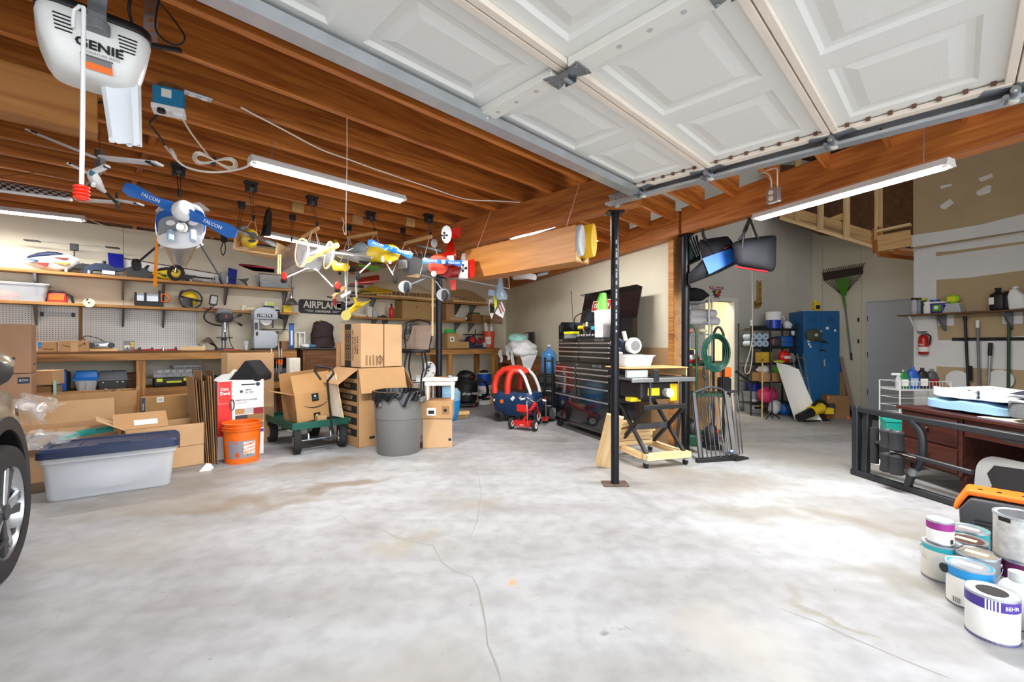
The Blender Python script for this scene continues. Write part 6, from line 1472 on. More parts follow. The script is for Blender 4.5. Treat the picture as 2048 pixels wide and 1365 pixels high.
MB().tb([wgl(667,868,5.15),wgl(663,850,5.08),wgl(658,800,5.05),wgl(655,763,5.0),wgl(667,748,4.98),wgl(664,737,4.98),wgl(634,733,5.0),wgl(629,742,5.0),wgl(642,760,5.0)],.013,n=8).bd('pull_handle','black',wg,sm=50)
MB().tb([wgl(667,868,5.15),wgl(662,880,5.25),wgl(645,878,5.3)],.014,n=8).bd('tongue','galv_dark',wg)
p=P(595,834,5.2);zb=.335
t=cN('open brown carton printed with a curved arrow riding on the wagon',cab((p.x,p.y),.225,.24)+Vector((0,0,zb)),A45,.45,.46,.34,flaps=(None,2,70,None),m=mat('amz','c1935f',.8,var=.05),tilt=(0,R(-6)))
smile(t,.02,.20,.30,-.231)
for z in(.245,.01):
 dC(t,'ink',-.03,.05,z-.02 if z>.1 else 0,z+.075,-.23,'printed_tape');MB().pz(circ(.012,12,.01,z+.045),-.2325,-.2312,'xz').bd('printed_dot','paper',t);text('prime',.022,'sky_blue',t,(.01,-.232,z+.018))
fz=MB().bx(-.225,.225,0,.005,0,.23).bd('flap','amz',t,loc=(0,-.23,.34),rot=(R(-14),0,0))
o=cN('very small tan carton on the wagon front beside the big one',wg.location+Vector(((.30-.13)*S2,(.30+.13)*S2,dz+.013)),A45,.11,.10,.075,m='cardboard_light',tape=False)
t=Tg('white_board','pale flat panel leaning on the wagon beside the open carton','panel',P(668,800,5.45),0);t.location.z=dz+.013
q0=Vector((0,0,0));
def pl(u,v,y):return P(u,v,y)-t.location
MB().add([pl(665,832,5.35),pl(686,836,5.2),pl(669,748,5.3),pl(652,750,5.5),pl(668,832,5.38),pl(688,836,5.22),pl(672,748,5.32),pl(655,750,5.52)],[(0,1,2,3),(7,6,5,4),(0,4,5,1),(2,6,7,3),(1,5,6,2),(0,3,7,4)]).bd('panel','off_white',t);MB().tb([pl(686,836,5.19),pl(669,748,5.29)],.008,n=4).bd('edge_strip','pine',t)
t=Tg('foam_pillar','tall white foam packing pillar standing behind the wagon','foam pillar',Vector((-3.125,6.35,0)),A45);MB().bx(-.07,.08,-.07,.07,0,1.05).bd('block',mat('foam','ece6d6',.8),t,bevel=.012);MB().bx(-.02,.03,-.078,-.07,0.05,1.02).bd('rib','foam',t)
o=blob((0,0,.02),(.16,.12,.03),71,.25).bd('cloth','black_soft',None,loc=FL(553,838),sm=60);tag(o,'dark crumpled cloth on the floor behind the wagon','cloth')
# big carton stack
bc=Vector((-1.835,5.32,0))
t=cN('large open carton with black block lettering, lower of the two-box stack',cab(bc,.31,.31),A45,.62,.62,.955,flaps=(165,0,125,150),m='cardboard',prints=[])
for q,wd in enumerate(('LIGHT','FRAGILE','THIS SIDE UP','MATTRESS','KEEP DRY','HANDLE')):
 z=.87-.14*q
 MB().bx(-.3112,-.31,-.27,.24,z-.045,z+.045).bd('printed_panel','ink',t);text(wd,.07,'cardboard',t,(-.3118,-.01,z),rot=(R(90),0,R(-90)),sx=.7)
dC(t,'ink',-.27,-.06,.66,.715,-.31,'printed_panel');text('NFM',.04,'cardboard_light',t,(-.16,-.3118,.687))
for q,ch in enumerate('EXZN'):dC(t,'ink',.0,.12,.40-.1*q,.47-.1*q,-.31,'printed_panel');text(ch,.06,'cardboard',t,(.06,-.3118,.435-.1*q))
for x in(-.17,-.07,.03):dC(t,'ink',x,x+.07,.09,.12,-.31,'printed_mark')
uc=cab(bc,.27+.05,.30)
t=cN('brown carton with vertical black lettering stacked on the large open carton',Vector((uc.x,uc.y,.962)),A45,.56,.56,.535,m='cardboard_light',tape=False)
MB().bx(-.014+.0,.0,-.2812,-.28,0,.535).bd('seam','brown',t,loc=(.03,0,0))
MB().bx(-.2812,-.28,-.02,.16,.0,.535).bd('printed_panel','ink',t)
for q in range(3):text('EMPIRE FURNITURE',.05,'cardboard',t,(-.2822,.12-.055*q,.27),rot=(R(90),R(-90),R(-90)),sx=.9)
for q,wd in enumerate(('CAUTION TEAM LIFT','FURNITURE','EMPTY BOX')):text(wd,.045,'ink',t,(-.2812,-.07-.06*q,.27),rot=(R(90),R(-90),R(-90)),sx=.9,bold=.01)
for q in range(6):MB().bx(-.22+.045*q,-.195+.045*q,-.2808,-.28,.02,.15-.01*(q%2)).bd('worn_strip','cardboard_dark',t)
MB().tb([(-.03+.03*math.cos(a)+.0,-.2808,.09+.045*math.sin(a))for a in[2*math.pi*i/8 for i in range(8)]],.004,n=4,closed=True).bd('printed_badge','ink',t)
# trash can
tc_=FL(797,914)+Vector((-.02,.24,0));tc_.x=(797-U0)/F_PX*tc_.y
t=Tg('trash_can','tall grey plastic trash can with a black liner on the floor','trash can',tc_,R(-10))
mat('can_grey','6f6e6c',.55,var=.05,scale=4)
MB().lt([(.22,.012),(.235,0),(.24,.01),(.262,.40),(.266,.405),(.272,.64),(.278,.645),(.278,.70),(.270,.70),(.266,.64),(.23,.02)],n=48,caps=False).lt([(.236,.015),(.001,.015)],n=48,caps=False).bd('body','can_grey',t,sm=35)
for a in(-90-55,-90+20,60):
 MB().at((0,0,0),(0,0,R(a))).pz([(.24,.02),(.247,.02),(.275,.62),(.268,.62)],-.006,.006,'xz').bd('rib','can_grey',t)
for sx in(-1,1):MB().bx(min(sx*.27,sx*.315),max(sx*.27,sx*.315),-.06,.06,.585,.64).bd('handle','can_grey',t,bevel=.008)
rnd=random.Random(2);ph=[rnd.uniform(0,6)for _ in range(4)]
def bag(u,v):
 a=2*math.pi*u;w1=.5+.5*math.sin(5*a+ph[0]);drop=.07+.07*w1+.03*math.sin(11*a+ph[1])
 if v<.35:s=v/.35;r=.262*(.85+.15*s);z=.50+.215*s
 elif v<.5:s=(v-.35)/.15;r=.262+.024*s;z=.715-.004*s
 else:s=(v-.5)/.5;r=.287+.008*math.sin(23*a+6*s)+.004*s;z=.71-drop*s
 r+=.004*math.sin(31*a+9*v)
 return(r*math.cos(a),r*math.sin(a),z)
MB().grid(bag,96,20,wrap=True).bd('liner',mat('bag_black','121216',.22),t,sm=60)
MB().pz(rpoly(.05,.05,.01,3),-.0,.002,'xz').bd('badge','mid_grey',t,loc=(-.1,-.266,.58),rot=(0,0,R(-20)))
# small cartons and the white stool
sc=FL(842,897)
t=cN('plain tan carton on the floor right of the trash can, under the smaller one',cab((sc.x,sc.y),0,0)+Vector((.17,.19,0)),R(8),.35,.34,.345,m='cardboard_light',tape=True)
MB().bx(.13,.165,-.1712,-.17,.08,.11).bd('printed_mark','ink',t)
t=cN('tan carton with a white label right of the trash can, carrying the white stool',Vector((sc.x+.175,sc.y+.185,.35)),R(4),.37,.35,.21,m='cardboard',flaps=None,tape=False)
dC(t,'paper',-.12,-.01,.04,.13,-.175);dC(t,'ink',-.10,-.03,.06,.10,-.1763,'barcode');dC(t,'cardboard_dark',.06,.15,.05,.15,-.175,'printed_frame');MB().pz(circ(.02,10,.1,.1),-.1775,-.1762,'xz').bd('printed_mark','ink',t)
st_=Tg('white_stool','small worn white wooden stool standing on the tan carton','stool',Vector((sc.x+.19,sc.y+.2,.562)),R(6))
wh=mat('worn_white','e9e4da',.7,var=.18,scale=14)
MB().bx(-.20,.22,-.15,.15,.235,.265).bd('seat','worn_white',st_,bevel=.006);MB().bx(-.17,.19,-.13,.13,.18,.235).bd('apron','worn_white',st_,bevel=.003)
for x in(-.14,.16):
 for y in(-.10,.10):MB().lt([(.012,0),(.02,.02),(.014,.05),(.024,.10),(.02,.15),(.026,.18)],n=14).bd('leg','worn_white',st_,loc=(x,y,0),sm=50)
t=Tg('leather_belt','coiled leather belt with a buckle lying on the white stool','belt',Vector((sc.x+.25,sc.y+.2,.562+.266)),R(20));MB().tb([(.05*math.cos(a),.04*math.sin(a),.015)for a in[2*math.pi*i/14 for i in range(14)]],.004,n=6,closed=True,ry=.015).bd('strap','brown',t,sm=50);MB().bx(.04,.09,-.03,.0,0,.03).bd('buckle','galv_dark',t,bevel=.003)
# behind: bar stool with cloth, patterned chair, floor fan, bins
c=CT('bar_stool','black wrought iron bar stool with a tan cloth over its back','bar stool',832,702,6.5);L,t=c.L,c.t
z0=-P(832,702,6.5).z
MB().cyl((0,0,-.03),(0,0,.02),.21,n=24).bd('seat','black',t,bevel=.01,sm=40)
for a in(45,135,225,315):
 ca,sa=math.cos(R(a)),math.sin(R(a));MB().tb(sP([(.15*ca,.15*sa,-.03),(.19*ca,.19*sa,-.25),(.13*ca,.13*sa,-.5),(.22*ca,.22*sa,z0+.005)]),.012,n=8).bd('leg','black',t,sm=50)
MB().tb([(.19*math.cos(a),.19*math.sin(a),-.45)for a in[2*math.pi*i/20 for i in range(20)]],.009,n=6,closed=True).bd('foot_ring','black',t)
for sx in(-1,1):MB().tb(sP([(sx*.16,.1,0),(sx*.2,.14,.2),(sx*.17,.16,.42)]),.011,n=8).bd('back_post','black',t,sm=50)
MB().tb(sP([(-.17,.16,.42),(0,.17,.46),(.17,.16,.42)]),.011,n=8).bd('back_rail','black',t,sm=50)
MB().add([L(826,652),L(866,651),L(857,700),L(812,698),L(826,652,6.62),L(866,651,6.62),L(857,700,6.6),L(812,698,6.6)],[(0,1,2,3),(7,6,5,4),(0,4,5,1),(2,6,7,3),(1,5,6,2),(0,3,7,4)]).bd('draped_cloth',mat('cloth_tan','9f8a7c',.95,var=.1,scale=10),t)
MB().tb(sP([L(826,652,6.49),L(824,670,6.48),L(822,698,6.49)]),.008,n=6).bd('cloth_fold','cloth_tan',t);MB().tb(sP([L(836,652,6.49),L(832,672,6.48),L(834,698,6.49)]),.006,n=6).bd('cloth_fold','cloth_tan',t)
c=CT('booster_chair','white chair pad with black leaf pattern behind the white stool','chair',858,745,7.0);L,t=c.L,c.t;k=7/F_PX
mat('leaf_white','e8e8e8',.8)
MB().lf([[L(*p,6.9)for p in[(858+13*math.cos(a),740+16*math.sin(a))for a in[2*math.pi*i/16 for i in range(16)]]],[L(*p,7.0)for p in[(858+14*math.cos(a),740+17*math.sin(a))for a in[2*math.pi*i/16 for i in range(16)]]]]).bd('back_pad','leaf_white',t,bevel=.01)
MB().lf([[L(832,757,6.6),L(866,757,6.6),L(866,768,6.6),L(832,768,6.6)],[L(834,750,7.0),L(868,750,7.0),L(868,760,7.0),L(834,760,7.0)]]).bd('seat_pad','leaf_white',t)
rnd=random.Random(6)
for q in range(16):
 a=rnd.uniform(0,6.28);rr_=rnd.uniform(2,12);b_=MB().at(L(858+rr_*math.cos(a),740+1.15*rr_*math.sin(a),6.885),(0,rnd.uniform(0,3),0)).pz([(-.02,0),(0,.008),(.025,0),(0,-.008)],-.004,.004,'xz');b_.bd('leaf_print','dark_grey',t)
for sx in(838,866):MB().cyl(L(sx,765,6.8),L(sx,833,6.8),.012,n=8).bd('leg','light_grey',t)
c=CT('mesh_basket','blue fabric and mesh basket on the floor behind the white stool','basket',895,775,7.3);L,t=c.L,c.t;k=7.3/F_PX
zb_=-c.o.z
MB().lt([(.14,zb_+.01),(.17,zb_+.04),(.20,zb_+.2),(.21,zb_+.33)],n=24).bd('base',mat('azure','1c8fd6',.6),t,sm=40);MB().lt([(.21,zb_+.33),(.215,zb_+.45),(.16,zb_+.52),(.03,zb_+.55)],n=24).bd('mesh_top',mat('mesh_blue','8fb9d6',.6),t,sm=40)
for i,(u,v,l)in enumerate(((908,787,.5),(905,793,.45),(912,781,.45))):
 p=P(u,v,7.5-.1*i);o=Lb('timber_offcut',(p.x-.22,p.y-.05,.03+(.075 if i==2 else 0)),(p.x+.2,p.y+.12,.03+(.075 if i==2 else 0)),.09,.06,'pine');tag(o,('tan timber offcut on the floor before the wet vacuum, nearest the aisle','tan timber offcut on the floor before the wet vacuum, next to the blue basket','tan timber offcut on top of its pile before the wet vacuum')[i],'timber')
t=Tg('wet_vacuum','black and red wet vacuum under the right workbench','vacuum',(P(932,790,8.9).x,8.9,0),R(25))
MB().lt([(.15,.08),(.22,.12),(.235,.3),(.24,.42),(.25,.43),(.25,.45),(.2,.5),(.16,.56)],n=28).bd('drum','black',t,sm=40);blob((0,0,.60),(.19,.19,.12),80,.08).bd('motor_head','black',t,sm=60);blob((.03,-.12,.6),(.1,.06,.05),81,.05).bd('red_cap','red',t,sm=60)
text('shop-vac',.09,'white',t,(0,-.241,.28));MB().lt([(.23,.02),(.26,.04),(.26,.07),(.15,.09)],n=24).bd('caster_base','dark_grey',t,sm=40)
for a in(20,110,200,290):MB().ball((.24*math.cos(R(a)),.24*math.sin(R(a)),.035),.035,10).bd('caster','dark_red' if a==290 else 'black',t,sm=60)
MB().tb(sP([(.1,-.15,.5),(.3,-.25,.5),(.4,-.15,.25),(.3,.1,.15),(.0,.3,.3)]),.03,n=10).bd('hose','black',t,sm=60)
t=Tg('yellow_jug','yellow plastic jug on the floor beside the wet vacuum','jug',(P(948,780,9.0).x,9.0,0),R(30));MB().bx(-.07,.07,-.06,.06,0,.28).bd('body','sign_yellow',t,bevel=.02,sm=50);MB().cyl((0,0,.28),(0,0,.33),.025,n=12).bd('cap','black',t);MB().tb([(-.05,0,.28),(-.05,0,.34),(.0,0,.34)],.01,n=6).bd('handle','sign_yellow',t)
bp=W(WS(968,-.62),-.62,0)
t=bucket('white plastic bucket with a blue name patch under the right workbench',bp,'white',.165,.14,.37,handle=False);band(t,.1455,.152,.09,.22,255,330,'navy','name_patch');text("LOWE'S",.06,'white',t,(.155*math.cos(R(295)),.155*math.sin(R(295)),.155),rot=(R(90),0,R(385)),bold=.02)
MB().lt([(.16,.368),(.17,.37),(.17,.385),(.001,.385)],n=30).bd('lid','white',t,sm=40)
t=bucket('blue and white pail stacked on the white bucket',bp+Vector((0,0,.386)),mat('pail_blue','1d4fb0',.4),.155,.13,.24,handle=True);MB().lt([(.135,.24),(.165,.245),(.165,.265),(.001,.265)],n=30).bd('lid','light_grey',t,sm=40);blob((0,0,.28),(.1,.1,.035),85,.2).bd('lid_clutter','black',t,sm=60)
t=Tg('timber_offcut','short timber block on the floor right of the white bucket','timber',W(WS(993,-.75),-.75,0),W_ROT);MB().bx(-.15,.15,-.05,.05,0,.07).bd('block','pine',t,bevel=.003);MB().bx(-.15,.15,-.05,.05,.072,.14).bd('block','pine',t,bevel=.003)
# car (front right quarter)
CR=Vector((-2.695,2.355,0))
car=Tg('parked_car','champagne coloured car parked at the left edge, front wheel turned','car',CR,R(127))
mat('car_paint','b9ac97',.22,.55,coat=.6);mat('car_trim','2b2927',.6);mat('tyre_black','1d1d1f',.7);mat('alloy','c9ccd0',.25,.9)
def samp(path,n):
 d=[0]
 for p,q in zip(path,path[1:]):d.append(d[-1]+math.dist(p,q))
 o=[]
 for i in range(n):
  s=d[-1]*i/(n-1);k=0
  while k<len(path)-2 and d[k+1]<s:k+=1
  f=(s-d[k])/max(1e-6,d[k+1]-d[k]);o.append((path[k][0]+(path[k+1][0]-path[k][0])*f,path[k][1]+(path[k+1][1]-path[k][1])*f))
 return o
NN=36
outer=samp([(-1.9,.22),(-1.9,.95),(-1.6,1.06),(-.6,1.05),(.1,1.0),(.5,.93),(.78,.84),(.88,.7),(.9,.22)],NN)
def arch(r):return[(r*math.cos(R(200-220*i/(NN-1))),.36+r*math.sin(R(200-220*i/(NN-1))))for i in range(NN)]
inner=arch(.43)
def skin(x,z):
 y=.45*max(0,x-.22)**2+.16*max(0,z-.86)+.05*max(0,z-.70)*0+.25*max(0,.4-z)*.1+(.02 if math.hypot(x,z-.36)>.55 else 0)
 return(x,y,z)
secs=[]
for j in range(9):
 f=j/8;secs.append([skin(a[0]+(b[0]-a[0])*f,a[1]+(b[1]-a[1])*f)for a,b in zip(inner,outer)])
vs=[p for s in secs for p in s];b=MB().add(vs,[(j*NN+i,j*NN+i+1,(j+1)*NN+i+1,(j+1)*NN+i)for j in range(8)for i in range(NN-1)])
b.bd('fender','car_paint',car,sm=60)
top=[skin(*p)for p in outer]
MB().lf([top,[(p[0]*.99,p[1]+.12,p[2]+.03*(1 if p[2]>.6 else 0))for p in top],[(p[0]*1.02,1.6,p[2]+.05*(1 if p[2]>.6 else 0))for p in top]],caps=False).bd('hood','car_paint',car,sm=50)
MB().lf([[(x,.012,z)for x,z in arch(.43)],[(x,-.012,z)for x,z in arch(.43)],[(x,-.012,z)for x,z in arch(.50)],[(x,.012,z)for x,z in arch(.50)]],caps=False).bd('arch_trim','car_trim',car,sm=40)
MB().lf([[(x,.0,z)for x,z in arch(.43)],[(x,.45,z)for x,z in arch(.43)]],caps=False).bd('wheel_well','black',car)
MB().bx(-1.9,.88,.25,1.5,.2,.30).bd('underbody','black',car)
MB().grid(lambda u,v:(.40+.42*u,.45*(max(0,.18+.42*u))**2-.006+.16*max(0,.05*v),.70+.10*v*(1-.4*u)+.04*u),8,3).bd('headlight',mat('lamp_glass','dfe6ee',.1),car,sm=60)
MB().lf([[(-.75,.1,1.06),(-1.9,.12,1.06),(-1.9,.3,1.55),(-1.45,.3,1.52)],[(-.75,1.5,1.08),(-1.9,1.5,1.08),(-1.9,1.3,1.55),(-1.45,1.3,1.52)]]).bd('cabin',mat('car_glass','14181c',.1),car)
wh=bpy.data.objects.new('front_wheel',None);COL.objects.link(wh);wh.parent=car;wh.location=(.0,.075,.355);wh.rotation_euler=(R(90),0,R(-3))
r=.355
MB().lt([(.245,-.09),(.27,-.105),(.32,-.11),(.345,-.095),(r,-.07),(r,.07),(.345,.095),(.3,.11),(.24,.1)],n=48,caps=False).bd('tyre','tyre_black',wh,sm=40)
MB().lt([(.25,.095),(.245,.08),(.225,.05),(.22,-.08)],n=40,caps=False).bd('rim','alloy',wh,sm=40);MB().lt([(.22,-.06),(.001,-.06)],n=30,caps=False).bd('brake_disc','dark_grey',wh)
for i in range(5):
 a=72*i
 for sgn in(-1,1):MB().at((0,0,0),(0,0,R(a+sgn*9))).pz([(.03,-.022),(.235,-.030),(.24,.022),(.03,.016)],.06,.085,'xy').bd('spoke','alloy' if sgn>0 else 'dark_grey',wh,bevel=.006)
MB().cyl((0,0,.05),(0,0,.095),.04,n=20).bd('hub_cap','dark_grey',wh,sm=40)
mr=bpy.data.objects.new('side_mirror',None);COL.objects.link(mr);mr.parent=car;mr.location=(-.80,-.17,1.14)
blob((0,.10,0),(.07,.13,.085),90,.03).bd('housing','car_trim',mr,sm=60);blob((.012,.10,.03),(.066,.132,.06),90,.03).bd('cap','car_paint',mr,sm=60);MB().bx(-.1,-.03,.18,.5,-.07,-.02).bd('stalk','car_trim',mr);MB().tb([(.05,-.01,-.01),(.04,.0,.03),(.0,-.028,.05)],.006,n=6).bd('turn_signal','chrome',mr)
# middle of the room
# toy car
t=Tg('toy_car','red and blue ride-on toy car parked before the wooden desk','toy car',(.10,7.22,0),R(-32))
mat('toy_blue','14375f',.4);mat('toy_red','e23a26',.4)
def rr2(w,d,z,r,cx=0):return[(x+cx,y,z)for x,y in rpoly(w,d,r,5)]
MB().lf([rr2(.62,.34,.10,.12),rr2(.76,.44,.17,.15),rr2(.82,.48,.30,.17),rr2(.80,.47,.42,.17),rr2(.72,.42,.48,.15)]).bd('body','toy_blue',t,sm=50)
MB().lf([rr2(.44,.30,.482,.1,-.02),rr2(.42,.28,.486,.1,-.02)]).bd('cockpit','black',t)
for sy in(-1,1):
 MB().tb(sP([(-.33,sy*.18,.45),(-.33,sy*.18,.60),(-.28,sy*.17,.74),(-.16,sy*.15,.84)]),.05,n=10).bd('rear_pillar','toy_red',t,sm=60)
 MB().tb(sP([(-.08,sy*.2,.45),(-.07,sy*.2,.60),(-.05,sy*.18,.74),(.0,sy*.14,.83)]),.05,n=10).bd('door_pillar','toy_red',t,sm=60)
 MB().tb(sP([(.32,sy*.15,.46),(.28,sy*.16,.58),(.20,sy*.15,.74),(.10,sy*.13,.83)]),.026,n=10).bd('windshield_post','white',t,sm=60)
MB().grid(lambda u,v:(-.08+.27*(2*v-1)*1.0,.20*math.cos(2*math.pi*u)*math.sqrt(max(.02,1-(2*v-1)**2)),.83+.075*math.sin(2*math.pi*u)*math.sqrt(max(.02,1-(2*v-1)**2))-.05*(2*v-1)**2),20,14,wrap=True).bd('roof','toy_red',t,sm=70)
for x in(-.24,.22):
 for sy in(-1,1):
  g=tyre((x,sy*.20,.085),.085,.07,t,rz=0,hub='black',knob=False)
MB().tb([(.16+.01*math.cos(a),.0+.075*math.cos(a),.58+.075*math.sin(a))for a in[2*math.pi*i/16 for i in range(16)]],.011,n=6,closed=True).bd('steering_wheel','black',t,sm=60);MB().cyl((.17,0,.58),(.27,0,.48),.012,n=8).bd('steering_column','black',t)
MB().cyl((-.16,-.235,.33),(-.16,-.248,.33),.032,n=18).bd('fuel_cap','orange',t);MB().pz(rpoly(.07,.035,.01,3,-.30,.34),-.222,-.21,'xz').bd('badge','white',t);MB().pz([(.0,.38),(.05,.43),(.09,.40),(.04,.35)],-.243,-.232,'xz').bd('decal','white',t);MB().pz([(.15,.41),(.2,.44),(.2,.36)],-.243,-.228,'xz').bd('decal','light_grey',t)
MB().ball((.38,-.12,.31),(.02,.05,.05),10).bd('headlight','white',t,sm=60);MB().ball((.38,.12,.31),(.02,.05,.05),10).bd('headlight','white',t,sm=60)
# tricycle
t=Tg('tricycle','small red tricycle with white wheels in front of the toy car','tricycle',(.16,6.43,0),R(62))
MB().lf([[(x,y,z)for x,y in rpoly(.15,.26,.03,3,.03)]for z in(.06,.07)]+[[(x,y,.13)for x,y in rpoly(.17,.29,.04,3,.03)]]).bd('step_box','bright_red',t,sm=40)
MB().lf([[(x,y,.24)for x,y in rpoly(.12,.17,.05,3,.06)],[(x,y,.29)for x,y in rpoly(.15,.19,.06,3,.06)]]).bd('seat','dark_red',t,sm=40);MB().bx(-.03,-.015,-.09,.09,.27,.37).bd('seat_back','bright_red',t,bevel=.006)
MB().tb(sP([(.0,0,.12),(.12,0,.20),(.30,0,.28),(.40,0,.34)]),.022,n=8).bd('frame_tube','bright_red',t,sm=60)
for sy in(-.03,.03):MB().tb([(.40,sy,.34),(.50,sy,.13)],.012,n=8).bd('fork','bright_red',t)
MB().tb(sP([(.36,-.19,.40),(.38,-.12,.42),(.40,0,.36),(.38,.12,.42),(.36,.19,.40)]),.009,n=8).bd('handlebar','chrome',t,sm=60)
for sy in(-1,1):MB().cyl((.36,sy*.15,.405),(.345,sy*.21,.395),.014,n=8).bd('grip','white',t)
for p,r in(((0,-.19,.085),.085),((0,.19,.085),.085),((.50,0,.13),.13)):
 g=tyre(p,r,.04,t,hub='white',knob=False);MB().cyl((0,0,-.022),(0,0,.022),r*.16,n=10).bd('axle_cap','red',g)
MB().tb([(.50,-.09,.09),(.5,-.04,.13),(.5,.04,.13),(.5,.09,.17)],.007,n=6).bd('pedal_crank','galv_dark',t)
for sy,z in((-.11,.09),(.11,.17)):MB().bx(.47,.53,sy-.025,sy+.025,z-.008,z+.008).bd('pedal','red',t)
MB().tb(sP([(-.06,-.1,.1),(-.07,-.1,.3),(-.06,-.09,.42),(-.02,-.08,.43)]),.006,n=6).bd('push_bar','chrome',t,sm=60)
MB().bx(-.048,-.046,-.03,.03,.08,.11).bd('name_plate','white',t)
t=Tg('kick_scooter','red and silver folded kick scooter beside the tricycle','scooter',(.55,7.2,0),R(80));MB().cyl((0,0,.05),(.05,.02,.36),.014,n=8).bd('stem','silver',t);MB().cyl((-.1,.0,.36),(.16,.03,.37),.012,n=8).bd('handlebar','bright_red',t);MB().bx(-.25,.1,-.05,.05,.04,.06).bd('deck','bright_red',t,bevel=.006)
for x in(-.22,.08):MB().cyl((x,-.015,.04),(x,.015,.04),.04,n=14).bd('wheel','black',t)
# wooden desk in the corner
dk=Tg('wooden_desk','worn brown wooden desk against the middle wall under the white sheets','desk',(.1,8.2,0),M_ROT)
Ld,Dd,Zd=1.02,.55,1.02
MB().bx(-Ld,.02,-.02,Dd,Zd-.03,Zd).bd('top','brown_wood',dk,bevel=.004)
MB().bx(-.42,0,0,Dd,.03,Zd-.03).bd('pedestal','brown_wood',dk,bevel=.004);MB().bx(-Ld,-Ld+.06,0,Dd,0,Zd-.03).bd('leg_panel','brown_wood',dk)
MB().bx(-Ld+.06,-.42,Dd-.03,Dd,.3,Zd-.03).bd('modesty_panel','dark_wood',dk)
MB().bx(-Ld+.06,-.42,.01,.03,Zd-.16,Zd-.03).bd('drawer_front','brown_wood',dk,bevel=.003);MB().bx(0,.008,.02,Dd-.02,Zd-.14,Zd-.04).bd('end_trim',mat('worn_brown','6b4322',.8,var=.4,scale=18),dk)
MB().bx(-.75,-.6,.1,.3,.0,.05).bd('foot_rail','brown_wood',dk)
def sheet(label,cx,cy,rx,ry,h,seed,m,z=Zd,hang=.2,name='bed_sheet',n=30):
 rnd=random.Random(seed);ph=[rnd.uniform(0,6)for _ in range(8)]
 def f(u,v):
  a=2*math.pi*u;r=v
  k=1+.16*math.sin(3*a+ph[0])+.10*math.sin(7*a+ph[1])
  x,y=cx+rx*r*k*math.cos(a),cy+ry*r*k*math.sin(a)
  z=h*(1-r**2)*(1+.18*math.sin(6*x*3+ph[2])*math.cos(5*y*3+ph[3]))+.025*math.sin(11*a+9*r+ph[4])*r
  if r>.8:z-=hang*max(0,math.sin(2*a+ph[5]))*(r-.8)/.2
  return(x,y,z)
 o=MB().grid(f,n*2,n//2,wrap=True).bd(name,m,dk if 0 else None,sm=70)
 o.location=Matrix.Translation((.1,8.2,0))@Matrix.Rotation(M_ROT,4,'Z')@Vector((0,0,z));o.rotation_euler=(0,0,M_ROT)
 return tag(o,label,'sheet')
mat('sheet_white','eef0f2',.9);mat('sheet_aqua','9fd8d0',.9)
def dkw(x,y,z):return Matrix.Translation((.1,8.2,0))@Matrix.Rotation(M_ROT,4,'Z')@Vector((x,y,z))
t=Tg('bed_sheet','crumpled white bed sheet heaped over the wooden desk','sheet',dkw(-.4,.2,Zd),M_ROT)
blob((0,.03,.12),(.48,.30,.17),3,.20,44).bd('heap','sheet_white',t,sm=70);blob((.28,.0,.10),(.24,.26,.15),8,.22,36).bd('heap','sheet_white',t,sm=70)
for x0,x1,z in((-.40,-.15,-.14),(.0,.22,-.08),(.24,.42,-.30)):MB().grid(lambda u,v:(x0+(x1-x0)*(u+(.5-u)*v*.75),-.26-.02*math.sin(7*u+5*v),.10+(z-.10)*v),10,8).bd('hanging_corner','sheet_white',t,sm=70)
MB().grid(lambda u,v:(.43+.02*math.sin(6*v),-.2+.4*(u+(.5-u)*v*.8),.10-.42*v),10,8).bd('hanging_corner','sheet_white',t,sm=70)
t=Tg('aqua_blanket','pale aqua blanket bundle on top of the white sheet','blanket',dkw(-.5,.22,Zd+.26),M_ROT);blob((0,0,.07),(.24,.19,.10),9,.16,36).bd('bundle','sheet_aqua',t,sm=70);MB().tb(sP([(-.2,-.1,.1),(0,-.16,.14),(.2,-.1,.1)]),.015,n=6).bd('fold_edge','sheet_aqua',t,sm=60)
t=Tg('notice_board','dark square panel standing on the desk against the wall','panel',Matrix.Translation((.1,8.2,0))@Matrix.Rotation(M_ROT,4,'Z')@Vector((-.55,.50,Zd)),M_ROT);MB().bx(-.22,.2,0,.02,0,.46).bd('panel','dark_grey',t);MB().bx(-.2,-.05,-.005,0,.32,.44).bd('paper_note','off_white',t)
# hand truck and water jug
c=CT('hand_truck','black hand truck standing between the desk and the tool chest','hand truck',1099,835,7.35);L,t=c.L,c.t
for u in(1090,1105):MB().cyl(L(u,715,7.45),L(u,838,7.4),.018,n=10).bd('upright','black',t,sm=40)
for v in(722,752,782,812):MB().cyl(L(1090,v,7.44),L(1105,v+1,7.44),.012,n=8).bd('cross_bar','galv_dark' if v>780 else 'black',t)
MB().lf([[L(1084,836,7.2),L(1104,840,7.1),L(1112,838,7.3),L(1092,834,7.4)],[L(1084,838,7.2),L(1104,842,7.1),L(1112,840,7.3),L(1092,836,7.4)]]).bd('toe_plate','black',t)
for u in(1107,):MB().at(L(u,829,7.3),(0,R(90),R(20))).lt([(.001,-.02),(.06,-.03),(.10,-.03),(.11,0),(.10,.03),(.06,.03),(.001,.02)],n=22).bd('wheel','mid_grey',t,sm=40)
c=CT('water_jug','large blue water jug standing behind the black hand truck','water jug',1098,715,7.75);L,t=c.L,c.t
MB().lt([(.02,.20),(.03,.16),(.035,.14),(.10,.09),(.13,.05),(.135,-.02),(.128,-.06),(.135,-.10),(.135,-.24),(.12,-.27)],n=24).bd('bottle',mat('jug_blue','4f9be0',.15,alpha=.75),t,sm=50);MB().cyl((0,0,.19),(0,0,.22),.03,n=12).bd('cap','white',t)
